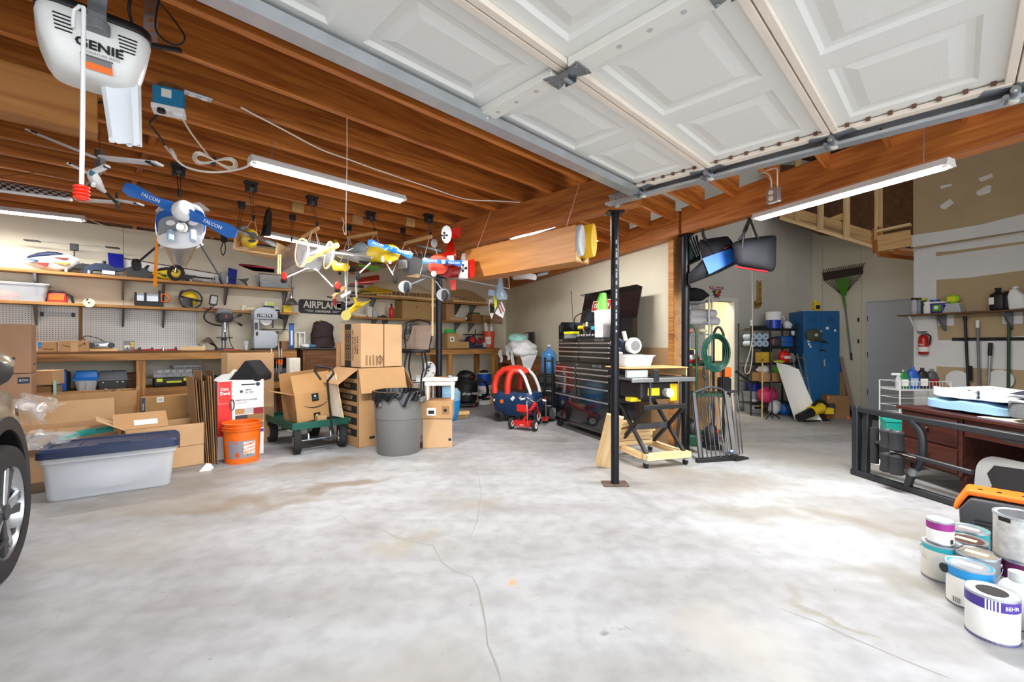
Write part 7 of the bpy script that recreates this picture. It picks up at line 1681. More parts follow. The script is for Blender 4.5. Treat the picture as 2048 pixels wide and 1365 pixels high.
t2=Tg('black_crate','black plastic crate under the water jug','crate',(P(1098,715,7.75).x,7.75,0),R(-20));MB().bx(-.16,.16,-.16,.16,0,.72).bd('shell','black',t2,bevel=.01)
for q in range(4):MB().bx(-.13,.13,-.164,-.16,.1+.16*q,.2+.16*q).bd('side_slot','dark_grey',t2)
# tool chest
tcx=Tg('tool_chest','tall black rolling tool chest with chrome drawer pulls and open lid','tool chest',(.66,6.80,0),M_ROT)
CWd,CDp=1.40,.46
mat('chest_black','151518',.12,coat=.8);mat('pull','d8dadd',.25,.9)
MB().bx(0,CWd,.012,CDp,.13,.99).bd('lower_cabinet','chest_black',tcx,bevel=.004)
MB().bx(.02,CWd-.02,.05,CDp-.02,.99,1.33).bd('upper_cabinet','chest_black',tcx,bevel=.004)
MB().bx(-.01,CWd+.01,0,CDp+.01,.10,.135).bd('base_frame','chest_black',tcx,bevel=.004)
def drawer(x0,x1,z0,z1,y,nm='drawer'):
 d=MB().bx(x0,x1,y-.012,y,z0+.004,z1-.004).bd(nm,'chest_black',tcx,bevel=.003)
 MB().bx(x0+.004,x1-.004,y-.03,y-.012,z1-.028,z1-.008).bd('pull','pull',d,bevel=.003)
zz=[.93,.86,.785,.68,.52]
for a,b in zip(zz,zz[1:]):
 drawer(.02,CWd*.43,b,a,.012);drawer(CWd*.45,CWd-.02,b,a,.012)
drawer(.02,CWd-.02,.15,.52,.012)
zz=[1.275,1.215,1.155,1.085,1.0]
for a,b in zip(zz,zz[1:]):
 drawer(.04,CWd*.44,b,a,.05);drawer(CWd*.455,CWd-.04,b,a,.05)
for z,y in((.957,.011),(1.30,.049)):
 MB().bx(CWd*.72,CWd*.86,y-.003,y,z-.016,z+.016).bd('name_plate','silver',tcx);text('CRAFTSMAN',.024,'ink',tcx,(CWd*.79,y-.0036,z),sx=.85)
 MB().bx(.05,.10,y-.003,y,z-.01,z+.01).bd('badge','chrome',tcx);MB().cyl((CWd*.44,y-.008,z),(CWd*.44,y,z),.012,n=12).bd('lock','chrome',tcx)
MB().pz([(.05,1.33),(.05,1.52),(.10,1.58),(CDp-.02,1.58),(CDp-.02,1.33)],.02,.03,'yz').bd('till_side','chest_black',tcx);MB().pz([(.05,1.33),(.05,1.52),(.10,1.58),(CDp-.02,1.58),(CDp-.02,1.33)],CWd-.03,CWd-.02,'yz').bd('till_side','chest_black',tcx)
MB().bx(.02,CWd-.02,CDp-.03,CDp-.02,1.33,1.58).bd('till_back','chest_black',tcx)
lid=MB().bx(.02,CWd-.02,-.012,0,0,.42).bx(.02,CWd-.02,-.10,-.012,.41,.42).bd('lid','chest_black',tcx,loc=(0,CDp-.02,1.58),rot=(R(-12),0,0))
MB().bx(.30,.78,-.016,-.012,.15,.31).bd('emblem','white',lid);MB().bx(.31,.77,-.0172,-.016,.16,.30).bd('emblem_field',mat('emblem_red','b02a2c',.4),lid);text('CRAFTSMAN',.085,'white',lid,(.54,-.0178,.23),sx=.78,bold=.02)
MB().tb(bez((.06,.3,1.58),(.1,.25,1.7),(.3,.3,1.7),(.4,.36,1.75)),.008,n=6).bd('lid_strut','black',tcx)
for x in(.05,CWd-.05):
 for y in(.06,CDp-.06):
  MB().bx(x-.02,x+.02,y-.02,y+.02,.07,.10).bd('caster_fork','galv_dark',tcx);MB().cyl((x-.018,y,.05),(x+.018,y,.05),.05,n=18).bd('caster_wheel','rubber',tcx,sm=40)
MB().bx(CWd,CWd+.035,.1,.36,.80,.82).bd('side_handle','chrome',tcx)
def till(name,label,cat,x,y,z=1.331,rz=0.):
 p=Matrix.Translation((.66,6.80,0))@Matrix.Rotation(M_ROT,4,'Z')@Vector((x,y,z));return Tg(name,label,cat,p,M_ROT+rz)
t=till('parts_case','clear parts case with a yellow lid in the open top of the tool chest','parts case',.24,.15);MB().bx(-.12,.12,-.06,.06,0,.06).bd('tray','clear_plastic',t);MB().bx(-.13,.13,-.065,.065,.06,.10).bd('lid','hi_yellow',t,bevel=.006)
t=till('cordless_drill','yellow and black cordless drill in the open top of the tool chest','drill',.50,.15);MB().bx(-.03,.04,-.03,.03,0,.05).bd('battery','yellow',t,bevel=.006);MB().bx(-.02,.02,-.02,.02,.05,.13).bd('grip','black',t);MB().cyl((-.05,0,.15),(.09,0,.15),.03,n=14).bd('motor','yellow',t,sm=40);MB().cyl((.09,0,.15),(.13,0,.15),.016,n=12).bd('chuck','black',t)
t=till('grinder','blue and black angle grinder in the open top of the tool chest','grinder',.74,.16);MB().cyl((-.13,0,.13),(.08,0,.14),.03,n=14).bd('body','black',t,sm=40);MB().cyl((.08,0,.11),(.08,0,.16),.045,n=16).bd('gear_head',mat('tool_cyan','3aa0c8',.4),t,sm=40);MB().bx(-.14,-.06,-.035,.035,.0,.1).bd('stand','dark_grey',t);MB().bx(.02,.06,-.04,.04,0,.1).bd('foot','dark_grey',t)
t=till('squeeze_clamp','two grey spring clamps upright in the open top of the tool chest','clamp',.38,.3);MB().bx(-.05,-.02,-.01,.01,0,.22).bd('jaw','cloth_tan',t);MB().bx(.02,.05,-.01,.01,0,.24).bd('jaw','off_white',t)
t=till('socket_tray','dark tray of chrome sockets along the front of the tool chest top','socket tray',.80,.09);MB().bx(-.3,.2,-.025,.025,0,.02).bd('tray','black',t)
for q in range(7):MB().ball((-.26+.07*q,0,.03),(.03,.02,.025),10).bd('socket','chrome' if q%2 else 'mid_grey',t,sm=60)
t=till('rotary_tool','black power tool with white lettering lying in the chest top','power tool',.72,.32);MB().bx(-.18,.18,-.05,.05,.12,.2).bd('body','black',t,bevel=.02);MB().bx(-.09,.09,-.0512,-.05,.145,.17).bd('printed_strip','white',t);MB().bx(-.1,.1,-.04,.04,0,.12).bd('stand','dark_grey',t)
t=till('white_bin','tall white bin on the chest top holding a green mesh cover','bin',1.08,.12);MB().taper(-.09,.09,-.06,.06,0,.36,-.008,-.008).bd('bin','white',t,bevel=.006)
t=till('green_mesh','bright green mesh cover standing in the white bin','mesh cover',1.08,.12,1.331+.362);MB().lf([[(x,y,0)for x,y in rpoly(.17,.1,.04,3)],[(x,y,.12)for x,y in rpoly(.15,.09,.04,3)],[(x+.02,y,.22)for x,y in rpoly(.08,.06,.025,3)]]).bd('cover',mat('lime_mesh','8fe36a',.6),t,sm=40)
for q in range(5):MB().tb([(-.07+.035*q,-.054,0),(-.06+.03*q,-.05,.12),(-.01+.014*q,-.034,.22)],.003,n=4).bd('mesh_rib','green',t)
t=till('antenna_rod','thin metal rod sticking up from the left end of the tool chest','rod',.02,.3,1.57);MB().cyl((0,0,0),(-.25,.12,.50),.005,n=6).bd('rod','dark_grey',t);MB().cyl((-.245,.118,.49),(-.26,.125,.52),.009,n=8).bd('tip','chrome',t)
# table saw on its wheeled frame
SX=R(17);s0=FL(1290,938)
sw=Tg('table_saw','yellow and black table saw on crossed black legs with a wheeled pine base','table saw',s0,SX)
W_,D_=.52,.62
Lb('base_rail',(0,0,.115),(W_,0,.115),.09,.06,'pine_pale',sw);Lb('base_rail',(.0,.06,.115),(.0,D_,.115),.05,.06,'pine_pale',sw);Lb('base_rail',(W_-.06,.06,.115),(W_-.06,D_,.115),.09,.05,'pine_pale',sw);Lb('base_rail',(0,D_,.115),(W_,D_,.115),.05,.06,'pine_pale',sw)
for x,y in((.02,.0),(W_-.03,.0),(.02,D_),(W_-.03,D_)):
 MB().bx(x-.018,x+.018,y-.02,y+.02,.05,.086).bd('caster_fork','chrome',sw);MB().cyl((x-.014,y+.015,.03),(x+.014,y+.015,.03),.03,n=16).bd('caster_wheel','black',sw,sm=40)
for x in(.02,W_-.06):
 Lb('leg',(x,0,.14),(x,.52,.60),.035,.035,'black',sw);Lb('leg',(x,.52,.14),(x,0,.60),.035,.035,'black',sw)
Lb('cross_bar',(.02,.26,.37),(W_-.06,.26,.37),.03,.06,'dark_grey',sw);Lb('cross_bar',(-.04,-.02,.615),(W_-.06,-.02,.615),.05,.045,'black',sw);Lb('cross_bar',(-.04,.5,.615),(W_-.06,.5,.615),.05,.045,'black',sw)
for x in(.06,W_-.1):MB().cyl((x,0,.63),(x,0,.87),.012,n=8).bd('stand_post','dark_grey',sw);MB().cyl((x,.45,.63),(x,.45,.87),.012,n=8).bd('stand_post','dark_grey',sw)
MB().bx(-.02,W_-.08,.05,.45,.68,.86).bd('motor_housing','black',sw,bevel=.02);MB().bx(.06,.2,.04,.05,.72,.80).bd('side_panel','yellow',sw,bevel=.006);MB().bx(W_-.2,W_-.1,.03,.05,.66,.84).bd('side_panel','yellow',sw,bevel=.01);MB().cyl((W_-.24,-.02,.75),(W_-.24,.05,.75),.045,n=18).bd('dust_port','light_grey',sw,sm=40);MB().bx(-.1,.02,.1,.2,.66,.7).bd('guard','yellow',sw)
MB().bx(-.14,W_+.02,0,.5,.88,.905).bd('table','galv_dark',sw,bevel=.003);MB().bx(-.16,W_+.06,-.03,0,.865,.905).bd('front_rail','silver',sw,bevel=.004);MB().bx(-.14,.1,.1,.14,.905,.98).bd('fence','light_grey',sw,bevel=.003);MB().bx(.08,.14,-.04,.02,.87,.99).bd('fence_clamp','black',sw,bevel=.005)
def sawtop(name,label,cat,x,y,z,rz=0.):return Tg(name,label,cat,Matrix.Translation(s0)@Matrix.Rotation(SX,4,'Z')@Vector((x,y,z)),SX+rz)
t=sawtop('plywood_box','shallow plywood shelf box resting on the table saw','plywood box',.22,.30,.985);Lb('top_board',(-.38,0,.015),(.36,0,.015),.44,.012,'pine',t);Lb('back_board',(-.1,.2,-.03),(.36,.2,-.03),.012,.09,'ply',t);Lb('side_board',(.355,-.2,-.03),(.355,.2,-.03),.012,.09,'pine_pale',t)
t=sawtop('plastic_bin','low translucent plastic bin on the plywood board over the table saw','bin',.08,.34,1.008);rbin(t,.38,.26,.12,'frosted');MB().bx(-.16,.16,-.1,.1,.01,.07).bd('contents','white',t,bevel=.02)
t=sawtop('circular_saw','white and navy corded circular saw sitting on the plastic bin','circular saw',.02,.36,1.13);MB().bx(-.15,.15,-.07,.07,0,.01).bd('shoe','silver',t);MB().cyl((.04,-.08,.10),(.04,-.03,.10),.085,n=22).bd('blade_guard','off_white',t,sm=40);MB().cyl((.05,-.085,.10),(.05,-.08,.10),.055,n=18).bd('blade','silver',t);MB().cyl((.04,-.03,.11),(.04,.12,.11),.06,n=16).bd('motor','navy',t,sm=40);MB().tb(sP([(-.02,.02,.12),(-.12,.02,.17),(-.14,.02,.08),(-.06,.02,.06)]),.022,n=8).bd('handle','navy',t,sm=60);MB().tb(sP([(-.13,0,.1),(-.2,-.02,.14),(-.18,-.05,.04),(-.1,-.06,.02)]),.014,n=8).bd('cord_wrap','off_white',t);MB().cyl((-.02,0,.16),(-.05,-.01,.25),.022,n=10).bd('top_grip','off_white',t)
for k,(z,x0,x1,dy)in enumerate(((.145,-.1,.36,0),(.19,-.1,.36,.01),(.235,-.1,.36,-.01),(.28,-.06,.40,.0),(.325,-.12,.14,-.02))):
 o=Lb('timber_stud',Matrix.Translation(s0)@Matrix.Rotation(SX,4,'Z')@Vector((x0,.46+dy,z+.022)),Matrix.Translation(s0)@Matrix.Rotation(SX,4,'Z')@Vector((x1,.46+dy+(.05 if k==4 else 0),z+.022+(.03 if k==4 else 0))),.12,.042,'pine_pale');tag(o,('lowest pine stud in the stack on the table saw base','second pine stud from the bottom of the stack on the saw base','third pine stud from the bottom of the stack on the saw base','wide pine board lying on the stack on the saw base','short pine offcut on top of the stack on the saw base')[k],'timber')
q0,q1=FL(1205,935),P(1232,835,3.98)
o=Lb('pine_plank',q0+Vector((0,0,.01)),P(1231,832,4.2),.03,.16,'pine_pale');o.rotation_mode='QUATERNION'
d=(P(1231,832,4.2)-q0);xa=d.normalized();ya=Vector((.96,-.25,0));ya=(ya-xa*ya.dot(xa)).normalized();za=xa.cross(ya)
o.rotation_quaternion=Matrix((xa,-za,ya)).transposed().to_quaternion()if 0 else Matrix((xa,za,-ya)).transposed().to_quaternion()
tag(o,'pale pine plank leaning against the steel post','plank')
# black metal baby gate
c=CT('baby_gate','black folding metal gate leaning beside the pipe post','gate',1440,920,4.85);L,t=c.L,c.t
def gb(u0,v0,y0,u1,v1,y1,r,nm,m='black'):return MB().cyl(L(u0,v0,y0),L(u1,v1,y1),r,n=8).bd(nm,m,t,sm=40)
Lb('bottom_rail',L(1393,924,4.68),L(1475,914,4.78),.05,.05,'black',t);Lb('foot',L(1466,920,4.75),L(1491,917,4.85),.08,.035,'black',t)
Lb('frame_post',L(1388,788,5.2),L(1402,918,4.75),.04,.04,'dark_grey',t);Lb('frame_post',L(1452,784,5.2),L(1470,914,4.8),.05,.04,'black',t)
MB().tb(sP([L(1386,787,5.2),L(1402,780,5.2),L(1420,775,5.2),L(1440,778,5.2),L(1450,784,5.2)]),.014,n=8).bd('arched_rail','dark_grey',t,sm=50)
for i in range(8):
 f=i/7;gb(1382+62*f,787-9*math.sin(math.pi*f),5.2,1398+60*f,920-8*f,4.72,.0065,'bar','black_steel')
for i in range(3):gb(1461+7*i,785+3*i,5.15,1473+6*i,912-2*i,4.85,.006,'bar','black_steel')
Lb('latch_bar',L(1456,784,5.15),L(1476,783,5.1),.03,.03,'black',t);MB().cyl(L(1460,905,4.72),L(1466,903,4.72),.02,n=10).bd('latch_knob',mat('knob_blue','4a6a8a',.4),t)
# green garden tool stand with hose
c=CT('garden_tool_stand','dark green tubular garden stand with arched handles behind the gate','garden stand',1412,900,5.6);L,t=c.L,c.t
zf=-c.o.z
for ua,ub,vt in((1374,1393,652),(1427,1447,655)):
 p=[L(ua,900,5.7),L(ua,700,5.7)];p=[Vector((p[0].x,p[0].y,zf)),L(ua,vt+14,5.7),L((3*ua+ub)/4,vt+3,5.69),L((ua+ub)/2,vt,5.68),L((ua+3*ub)/4,vt+3,5.67),L(ub,vt+14,5.65),Vector((L(ub,700,5.65).x,5.65-c.y,zf))]
 MB().tb([p[0]]+sP(p[1:6],5)+[p[6]],.016,n=8).bd('tube_frame','dark_green' if ua==1374 else 'black_steel',t,sm=50)
for v in(727,788,865):MB().lf([[L(1374,v,5.75),L(1447,v,5.65),L(1447,v+6,5.65),L(1374,v+6,5.75)],[L(1378,v-5,6.0),L(1450,v-5,5.9),L(1450,v+1,5.9),L(1378,v+1,6.0)]]).bd('shelf','dark_green',t)
for q in range(5):MB().tb([L(1432+(19+2.2*q+q%2)*math.cos(a),706+(29+2.2*q)*math.sin(a),5.60-.02*q)for a in[2*math.pi*i/28 for i in range(28)]],.010,n=7,closed=True).bd('hose_loop',mat('hose_dark','0f4a3c',.35)if 'hose_dark' not in MATS else 'hose_dark',t,sm=60)
MB().cyl(L(1417,738,5.6),L(1417,712,5.6),.03,n=10).bd('hose_hook','dark_green',t)
# wire rack with rolls behind
c=CT('wire_rack','chrome wire shelving rack beside the house door','wire rack',1400,600,6.3);L,t=c.L,c.t
zf=-c.o.z
for u,y in((1418,6.2),(1372,6.2),(1424,6.6),(1380,6.6)):MB().cyl((L(u,600,y).x,y-c.y,zf),(L(u,600,y).x,y-c.y,.03),.013,n=10).bd('pole','chrome',t,sm=40)
for v in(603,644,668,722):
 z=L(1400,v,6.2).z;x0,x1=L(1368,v,6.2).x,L(1421,v,6.2).x
 MB().bx(x0,x1,-.1,-.092,z-.02,z).bd('shelf_rim','galv_dark',t);MB().bx(x0,x1,.3,.308,z-.02,z).bd('shelf_rim','galv_dark',t)
 for q in range(10):MB().cyl((x0+(x1-x0)*q/9,-.1,z-.004),(x0+(x1-x0)*q/9,.3,z-.004),.003,n=5).bd('shelf_wire','galv_dark',t)
for i,v in enumerate((626,641)):
 p=P(1376,v,6.15);q=P(1428+6*i,v+2,6.4);t=Tg('white_roll',('upper of two white rolled mats on the wire rack','lower of two white rolled mats on the wire rack')[i],'roll',p,0);MB().cyl((0,0,0),q-p,.058,n=18).bd('roll',mat('roll_white','d9d7da',.7)if 'roll_white' not in MATS else 'roll_white',t,sm=40);MB().cyl((q-p)*.995,(q-p)*1.005,.03,n=12).bd('core','light_grey',t)
o=blob((0,0,0),(.18,.16,.10),33,.22).bd('black_bag','black_soft',None,loc=P(1390,590,6.3),sm=60);tag(o,'black cloth bag on top of the wire rack','bag')
t=Tg('purple_box','purple box at the left end of the wire rack top','box',P(1374,603,6.35),0);MB().bx(-.05,.04,-.05,.1,0,.22).bd('box',mat('purple','5a3a86',.6),t,bevel=.004);MB().bx(-.052,.042,-.052,.102,.18,.185).bd('lid_line','white',t)
def rk(name,label,cat,u,v,y=6.25):return CT(name,label,cat,u,v,y)
c=rk('book','yellow manual standing on the wire rack','book',1379,710,6.15);MB().bx(-.035,.03,-.08,.08,-.09,.08).bd('cover','yellow',c.t);MB().bx(-.034,.029,-.081,-.08,-.08,.07).bd('print','ink',c.t);
c=rk('book','white manual standing beside the yellow one on the wire rack','book',1386,710,6.15);MB().bx(-.02,.025,-.08,.08,-.09,.07).bd('cover','white',c.t);MB().bx(-.019,.024,-.081,-.08,-.02,.0).bd('print','dark_grey',c.t)
c=rk('snack_bag','red and white bag lying on the green stand shelf','bag',1385,718,5.8);blob((0,0,0),(.1,.06,.06),41,.2).bd('bag','red',c.t,sm=60);blob((.0,-.03,.02),(.06,.04,.035),42,.2).bd('panel','white',c.t,sm=60)
c=rk('food_pack','pink and white packets on the wire rack shelf','packets',1385,662,6.15);blob((-.03,0,0),(.05,.05,.03),43,.2).bd('packet',mat('pinkish','d98f86',.6),c.t,sm=60);blob((.14,0,0),(.06,.05,.03),44,.2).bd('packet','cream',c.t,sm=60)
t=cN('large plain carton standing behind the green garden stand',(P(1400,800,6.35).x,6.35,0),R(10),.42,.3,.95,m='cardboard',tape=False)
c=rk('orange_case','orange and black tool bag hanging at the door side of the stand','bag',1451,755,6.2);MB().bx(-.06,.06,-.06,.06,.0,.14).bd('pouch','orange',c.t,bevel=.02);MB().bx(-.1,.06,-.07,.07,-.28,.0).bd('bag','black_soft',c.t,bevel=.03)
c=rk('garden_shears','grey hand shears hanging on the green stand','shears',1411,715,5.62);MB().bx(-.05,.06,-.01,.01,.0,.02).bd('crossbar','light_grey',c.t);MB().cyl((-.0,0,0),(-.01,0,-.13),.012,.005,n=8).bd('blade','light_grey',c.t);MB().cyl((.04,0,0),(.04,0,-.12),.012,.005,n=8).bd('blade','mid_grey',c.t)
c=CT('string_trimmer','black string trimmer with a red cap standing behind the gate','trimmer',1420,860,5.3);L,t=c.L,c.t;MB().tb(sP([L(1408,735,5.5),L(1407,752,5.5),L(1412,765,5.45),L(1404,790,5.4)]),.015,n=8).bd('handle','black',t,sm=60);MB().cyl(L(1425,790,5.45),L(1424,860,5.35),.014,n=8).bd('shaft','dark_grey',t);blob(L(1421,875,5.3),(.08,.1,.16),55,.1).bd('motor','black',t,sm=60);MB().cyl(L(1434,861,5.25),L(1434,882,5.25),.025,n=12).bd('fuel_cap','red',t,sm=40);MB().bx(-.06,.1,-.1,.1,-c.o.z,-c.o.z+.06).bd('base','black',t,bevel=.01)
c=CT('push_mower','black wheeled machine tucked behind the pipe post','mower',1380,880,5.5);L,t=c.L,c.t;blob(L(1382,862,5.55),(.09,.12,.15),56,.08).bd('engine','black',t,sm=60);MB().at(L(1378,905,5.35),(0,R(90),R(-10))).lt([(.001,-.02),(.07,-.025),(.09,0),(.07,.025),(.001,.02)],n=20).bd('wheel','mid_grey',t,sm=40);MB().bx(-.08,.08,-.1,.2,-c.o.z,-c.o.z+.14).bd('deck','dark_green',t,bevel=.02)
for k,(u0,u1)in enumerate(((1361,1349),(1365,1352))):
 o=MB().cyl(P(u0,808,5.25)-P(u1,905,5.0),Vector((0,0,0)),.008,n=8).bd('steel_rod','black_steel',None,loc=P(u1,905,5.0));tag(o,('thin black rod leaning by the pipe post, nearer the saw','thin black rod leaning by the pipe post, nearer the post')[k],'rod')
# wire rack over the corner with hanging planes
c=CT('ceiling_wire_shelf','white wire shelf hanging under the beam at the corner of the back wall','wire shelf',985,568,8.2);L,t=c.L,c.t
a0,a1,b0,b1=L(905,556,8.2),L(1019,578,8.6),L(915,549,9.4),L(1017,556,9.4)
MB().tb([a0,a1],.012,n=6).bd('front_rod','white',t);MB().tb([b0,b1],.01,n=6).bd('rear_rod','white',t);MB().tb([a1,L(1017,555,8.6)],.01,n=6).bd('end_rod','white',t)
for q in range(34):
 f=q/33;MB().tb([a0.lerp(a1,f),b0.lerp(b1,f)],.004,n=4).bd('wire','white',t)
c=CT('hanging_glider','white and red glider models with yellow tags hanging from the wire shelf','model glider',995,610,8.0);L,t=c.L,c.t
MB().lf([[L(978,600,8.0),L(985,596,8.0),L(990,622,8.0),L(983,639,8.0),L(978,622,8.0)],[L(978,600,8.03),L(985,596,8.03),L(990,622,8.03),L(983,639,8.03),L(978,622,8.03)]]).bd('wing','white',t)
MB().lf([[L(1003,602,7.9),L(1010,620,7.9),L(1006,637,7.9),L(996,631,7.9),L(990,627,7.9)],[L(1003,602,7.93),L(1010,620,7.93),L(1006,637,7.93),L(996,631,7.93),L(990,627,7.93)]]).bd('wing','white',t)
MB().lf([[L(986,590,7.88),L(993,590,7.88),L(994,612,7.88),L(990,620,7.88)],[L(986,590,7.9),L(993,590,7.9),L(994,612,7.9),L(990,620,7.9)]]).bd('yellow_tag',mat('tag_yellow','e0ee2a',.5),t)
for u0,v0,u1,v1 in((1000,606,1007,624),(997,612,1003,627),(980,604,988,614)):MB().tb([L(u0,v0,7.885),L(u1,v1,7.885)],.012,n=4).bd('stripe','dark_red',t)
MB().bx(-.04,.04,-.01,.01,-.08,.08).bd('dark_patch','ink',t,loc=L(984,617,7.98))
c=CT('plastic_bag','clear bluish plastic bag hanging from the wire shelf','plastic bag',1000,590,7.75);L,t=c.L,c.t
MB().lf([ring(L(1001,556,7.8),.03,.01,12,(1,0,0),(0,1,0)),ring(L(1000,578,7.8),.06,.03,12,(1,0,0),(0,1,0)),ring(L(1002,590,7.8),.12,.06,12,(1,0,0),(0,1,0)),ring(L(1003,600,7.8),.10,.05,12,(1,0,0),(0,1,0))]).bd('bag',mat('bag_blue','a9c4dc',.2,alpha=.6),t,sm=50);MB().lf([ring(L(983,580,7.8),.05,.02,10,(1,0,0),(0,1,0)),ring(L(983,592,7.8),.07,.03,10,(1,0,0),(0,1,0))]).bd('bag_corner','bag_blue',t)
c=CT('birdhouse','small brown wooden box hung on the wall in the back corner','wooden box',993,637,9.3);MB().bx(-.12,.12,-.06,.06,-.12,.06).bd('box','brown_wood',c.t,bevel=.004);MB().pz([(-.13,.06),(.13,.06),(.1,.14),(-.1,.14)],-.07,.07,'xz').bd('lid','brown_wood',c.t)
c=CT('model_plane','white and red model plane lying on the beam over the middle wall','model plane',1060,552,7.6);L,t=c.L,c.t
MB().lf([ring(L(1070,555,7.5),.03,.05,12),ring(L(1055,552,7.6),.07,.06,12),ring(L(1030,556,8.0),.05,.04,12)]).bd('fuselage','white',t,sm=50);MB().lf([[L(1043,551,7.7),L(1052,548,7.7),L(1053,552,7.7)],[L(1044,551,7.72),L(1053,548,7.72),L(1054,552,7.72)]]).bd('stripe','dark_red',t);MB().lf([[L(1075,549,7.2),L(1095,545,7.0),L(1095,549,7.0),L(1075,554,7.2)],[L(1080,545,7.6),L(1100,541,7.4),L(1100,545,7.4),L(1080,550,7.6)]]).bd('wing',mat('grey_blue','8a98a4',.4),t)
# far right bay
NF=Vector((fdir.y,-fdir.x,0));NE=nrm
E_ROT=math.atan2(rdir.y,rdir.x)
def onw(u,v,o,d,n,off):
 o2=o+n*off;s=hit(u,o2,d);p=o2+d*s;return Vector((p.x,p.y,CAMH-(v-V0)/F_PX*p.y))
def FW(u,v,off=0.):return onw(u,v,J0,fdir,NF,off)
def EW(u,v,off=0.):return onw(u,v,FC,rdir,NE,off)
def RWp(u,v,off=0.):return onw(u,v,RW0,rdir,NE,off)
# bags hung from the beam
def bagmesh(c,pts_f,y0,y1,m,name='bag',puff=.05):
 L=c.L;cx=sum(p[0]for p in pts_f)/len(pts_f);cy=sum(p[1]for p in pts_f)/len(pts_f)
 def rg(y,k):return[L(cx+(p[0]-cx)*k,cy+(p[1]-cy)*k,y)for p in pts_f]
 return MB().lf([rg(y0,.55),rg(y0+.03,.85),rg(y0+.08,.98),rg((y0+y1)/2,1.0),rg(y1-.06,.97),rg(y1,.8)]).bd(name,m,c.t,sm=60)
mat('nylon_black','191b22',.8,bump=.15,scale=9);mat('nylon_blue','1f6fd6',.5,bump=.1,scale=9);mat('nylon_green','13332c',.5)
c=CT('camp_bag','black and blue folding chair bag hung from the beam beside the post','bag',1430,515,5.0);L=c.L
bagmesh(c,[(1376,548),(1376,570),(1400,561),(1440,545),(1476,527),(1483,520),(1476,505),(1464,482),(1456,473),(1448,473),(1400,480),(1397,487),(1405,520),(1395,530)],4.9,5.25,'nylon_black')
MB().add([L(1405,517,4.88),L(1462,497,4.88),L(1476,520,4.88),L(1418,549,4.88)],[(0,1,2,3)]).bd('blue_panel','nylon_blue',c.t);MB().tb([L(1412,482,4.9),L(1431,512,4.9),L(1448,540,4.9)],.012,n=6,ry=.004).bd('strap','black',c.t);MB().tb([L(1412,482,4.92),L(1406,470,4.9),L(1405,458,4.9)],.016,n=6).bd('hanging_strap','black',c.t);MB().add([L(1445,498,4.9),L(1458,493,4.9),L(1458,495,4.9),L(1445,500,4.9)],[(0,1,2,3)]).bd('brand_stitch','red',c.t)
c=CT('camp_bag','plain black folding chair bag hung by two straps from the beam','bag',1510,505,4.75);L=c.L
bagmesh(c,[(1464,490),(1468,485),(1485,478),(1540,471),(1550,471),(1553,475),(1552,530),(1549,540),(1543,544),(1535,543),(1480,533),(1470,528)],4.6,4.95,'nylon_black')
for a,b,e in(((1500,438),(1492,462),(1478,480)),((1500,438),(1508,460),(1516,478)),((1498,438),(1488,462),(1484,500))):MB().tb([L(*a,4.45),L(*b,4.6),L(*e,4.62)],.012,n=6).bd('strap','black',c.t)
MB().tb([L(1470,534,4.62),L(1535,544,4.62)],.01,n=6).bd('red_piping','dark_red',c.t)
c=CT('camp_bag','dark green tarp roll hung behind the pipe post','bag',1385,510,5.35);L=c.L
bagmesh(c,[(1371,478),(1395,470),(1400,500),(1402,520),(1371,535)],5.2,5.5,'nylon_green')
for k in range(3):MB().tb([L(1376+6*k,470,5.2),L(1394+3*k,515-3*k,5.2)],.006,n=5).bd('cord','light_grey',c.t)
# signs on the far wall
p=FW(1432,588,.015);t=Tg('flying_sign','red and white shield sign reading FLYING ACE above the house door','sign',p,F_ROT)
w=.36
MB().pz([(-.19,.14),(.19,.14),(.17,.08),(.09,-.11),(.02,-.14),(-.02,-.14),(-.09,-.11),(-.17,.08)],-.012,0,'xz').bd('plate','off_white',t);MB().pz([(-.18,.13),(.18,.13),(.155,.07),(-.155,.07)],-.0135,-.012,'xz').bd('banner','dark_red',t);text('FLYING ACE',.056,'white',t,(0,-.0142,.1),bold=.02,sx=.95)
MB().pz([(-.11,.06),(.12,.06),(.06,-.06),(-.05,-.06)],-.0135,-.012,'xz').bd('emblem','navy',t);MB().pz(circ(.04,14,.01,.02),-.0145,-.0135,'xz').bd('emblem','sign_yellow',t);MB().pz([(-.02,-.02),(.1,.05),(.06,-.05)],-.0148,-.0135,'xz').bd('emblem','red',t)
for q in range(3):MB().bx(-.14+.03*q,.14-.03*q,-.0135,-.012,.02-.05*q,.03-.05*q).bd('wing_line','ink',t)
p=FW(1518,585,.015);t=Tg('garage_sign','vertical arrow-shaped sign reading DADS GARAGE above the black rack','sign',p,F_ROT)
MB().pz([(-.06,.23),(0,.19),(.06,.23),(.06,-.20),(.02,-.30),(-.12,-.32),(-.14,-.2),(-.06,-.14)],-.015,0,'xz').bd('plate',mat('tan_sign','a8803e',.7,var=.15,scale=20),t);MB().pz([(-.052,.21),(0,.175),(.052,.21),(.052,-.12),(-.052,-.12)],-.0165,-.015,'xz').bd('border',mat('tan_sign2','c49a50',.7),t)
for q,ch in enumerate('DADS'):text(ch,.085,'ink',t,(0,-.0172,.14-.078*q),bold=.02)
text('Garage',.07,'ink',t,(-.04,-.0172,-.23),rot=(R(90),R(-18),0),bold=.02)
t=CT('extension_cord','white cord looping down the far wall beside the black rack','cord',1500,640,7.4);L=t.L
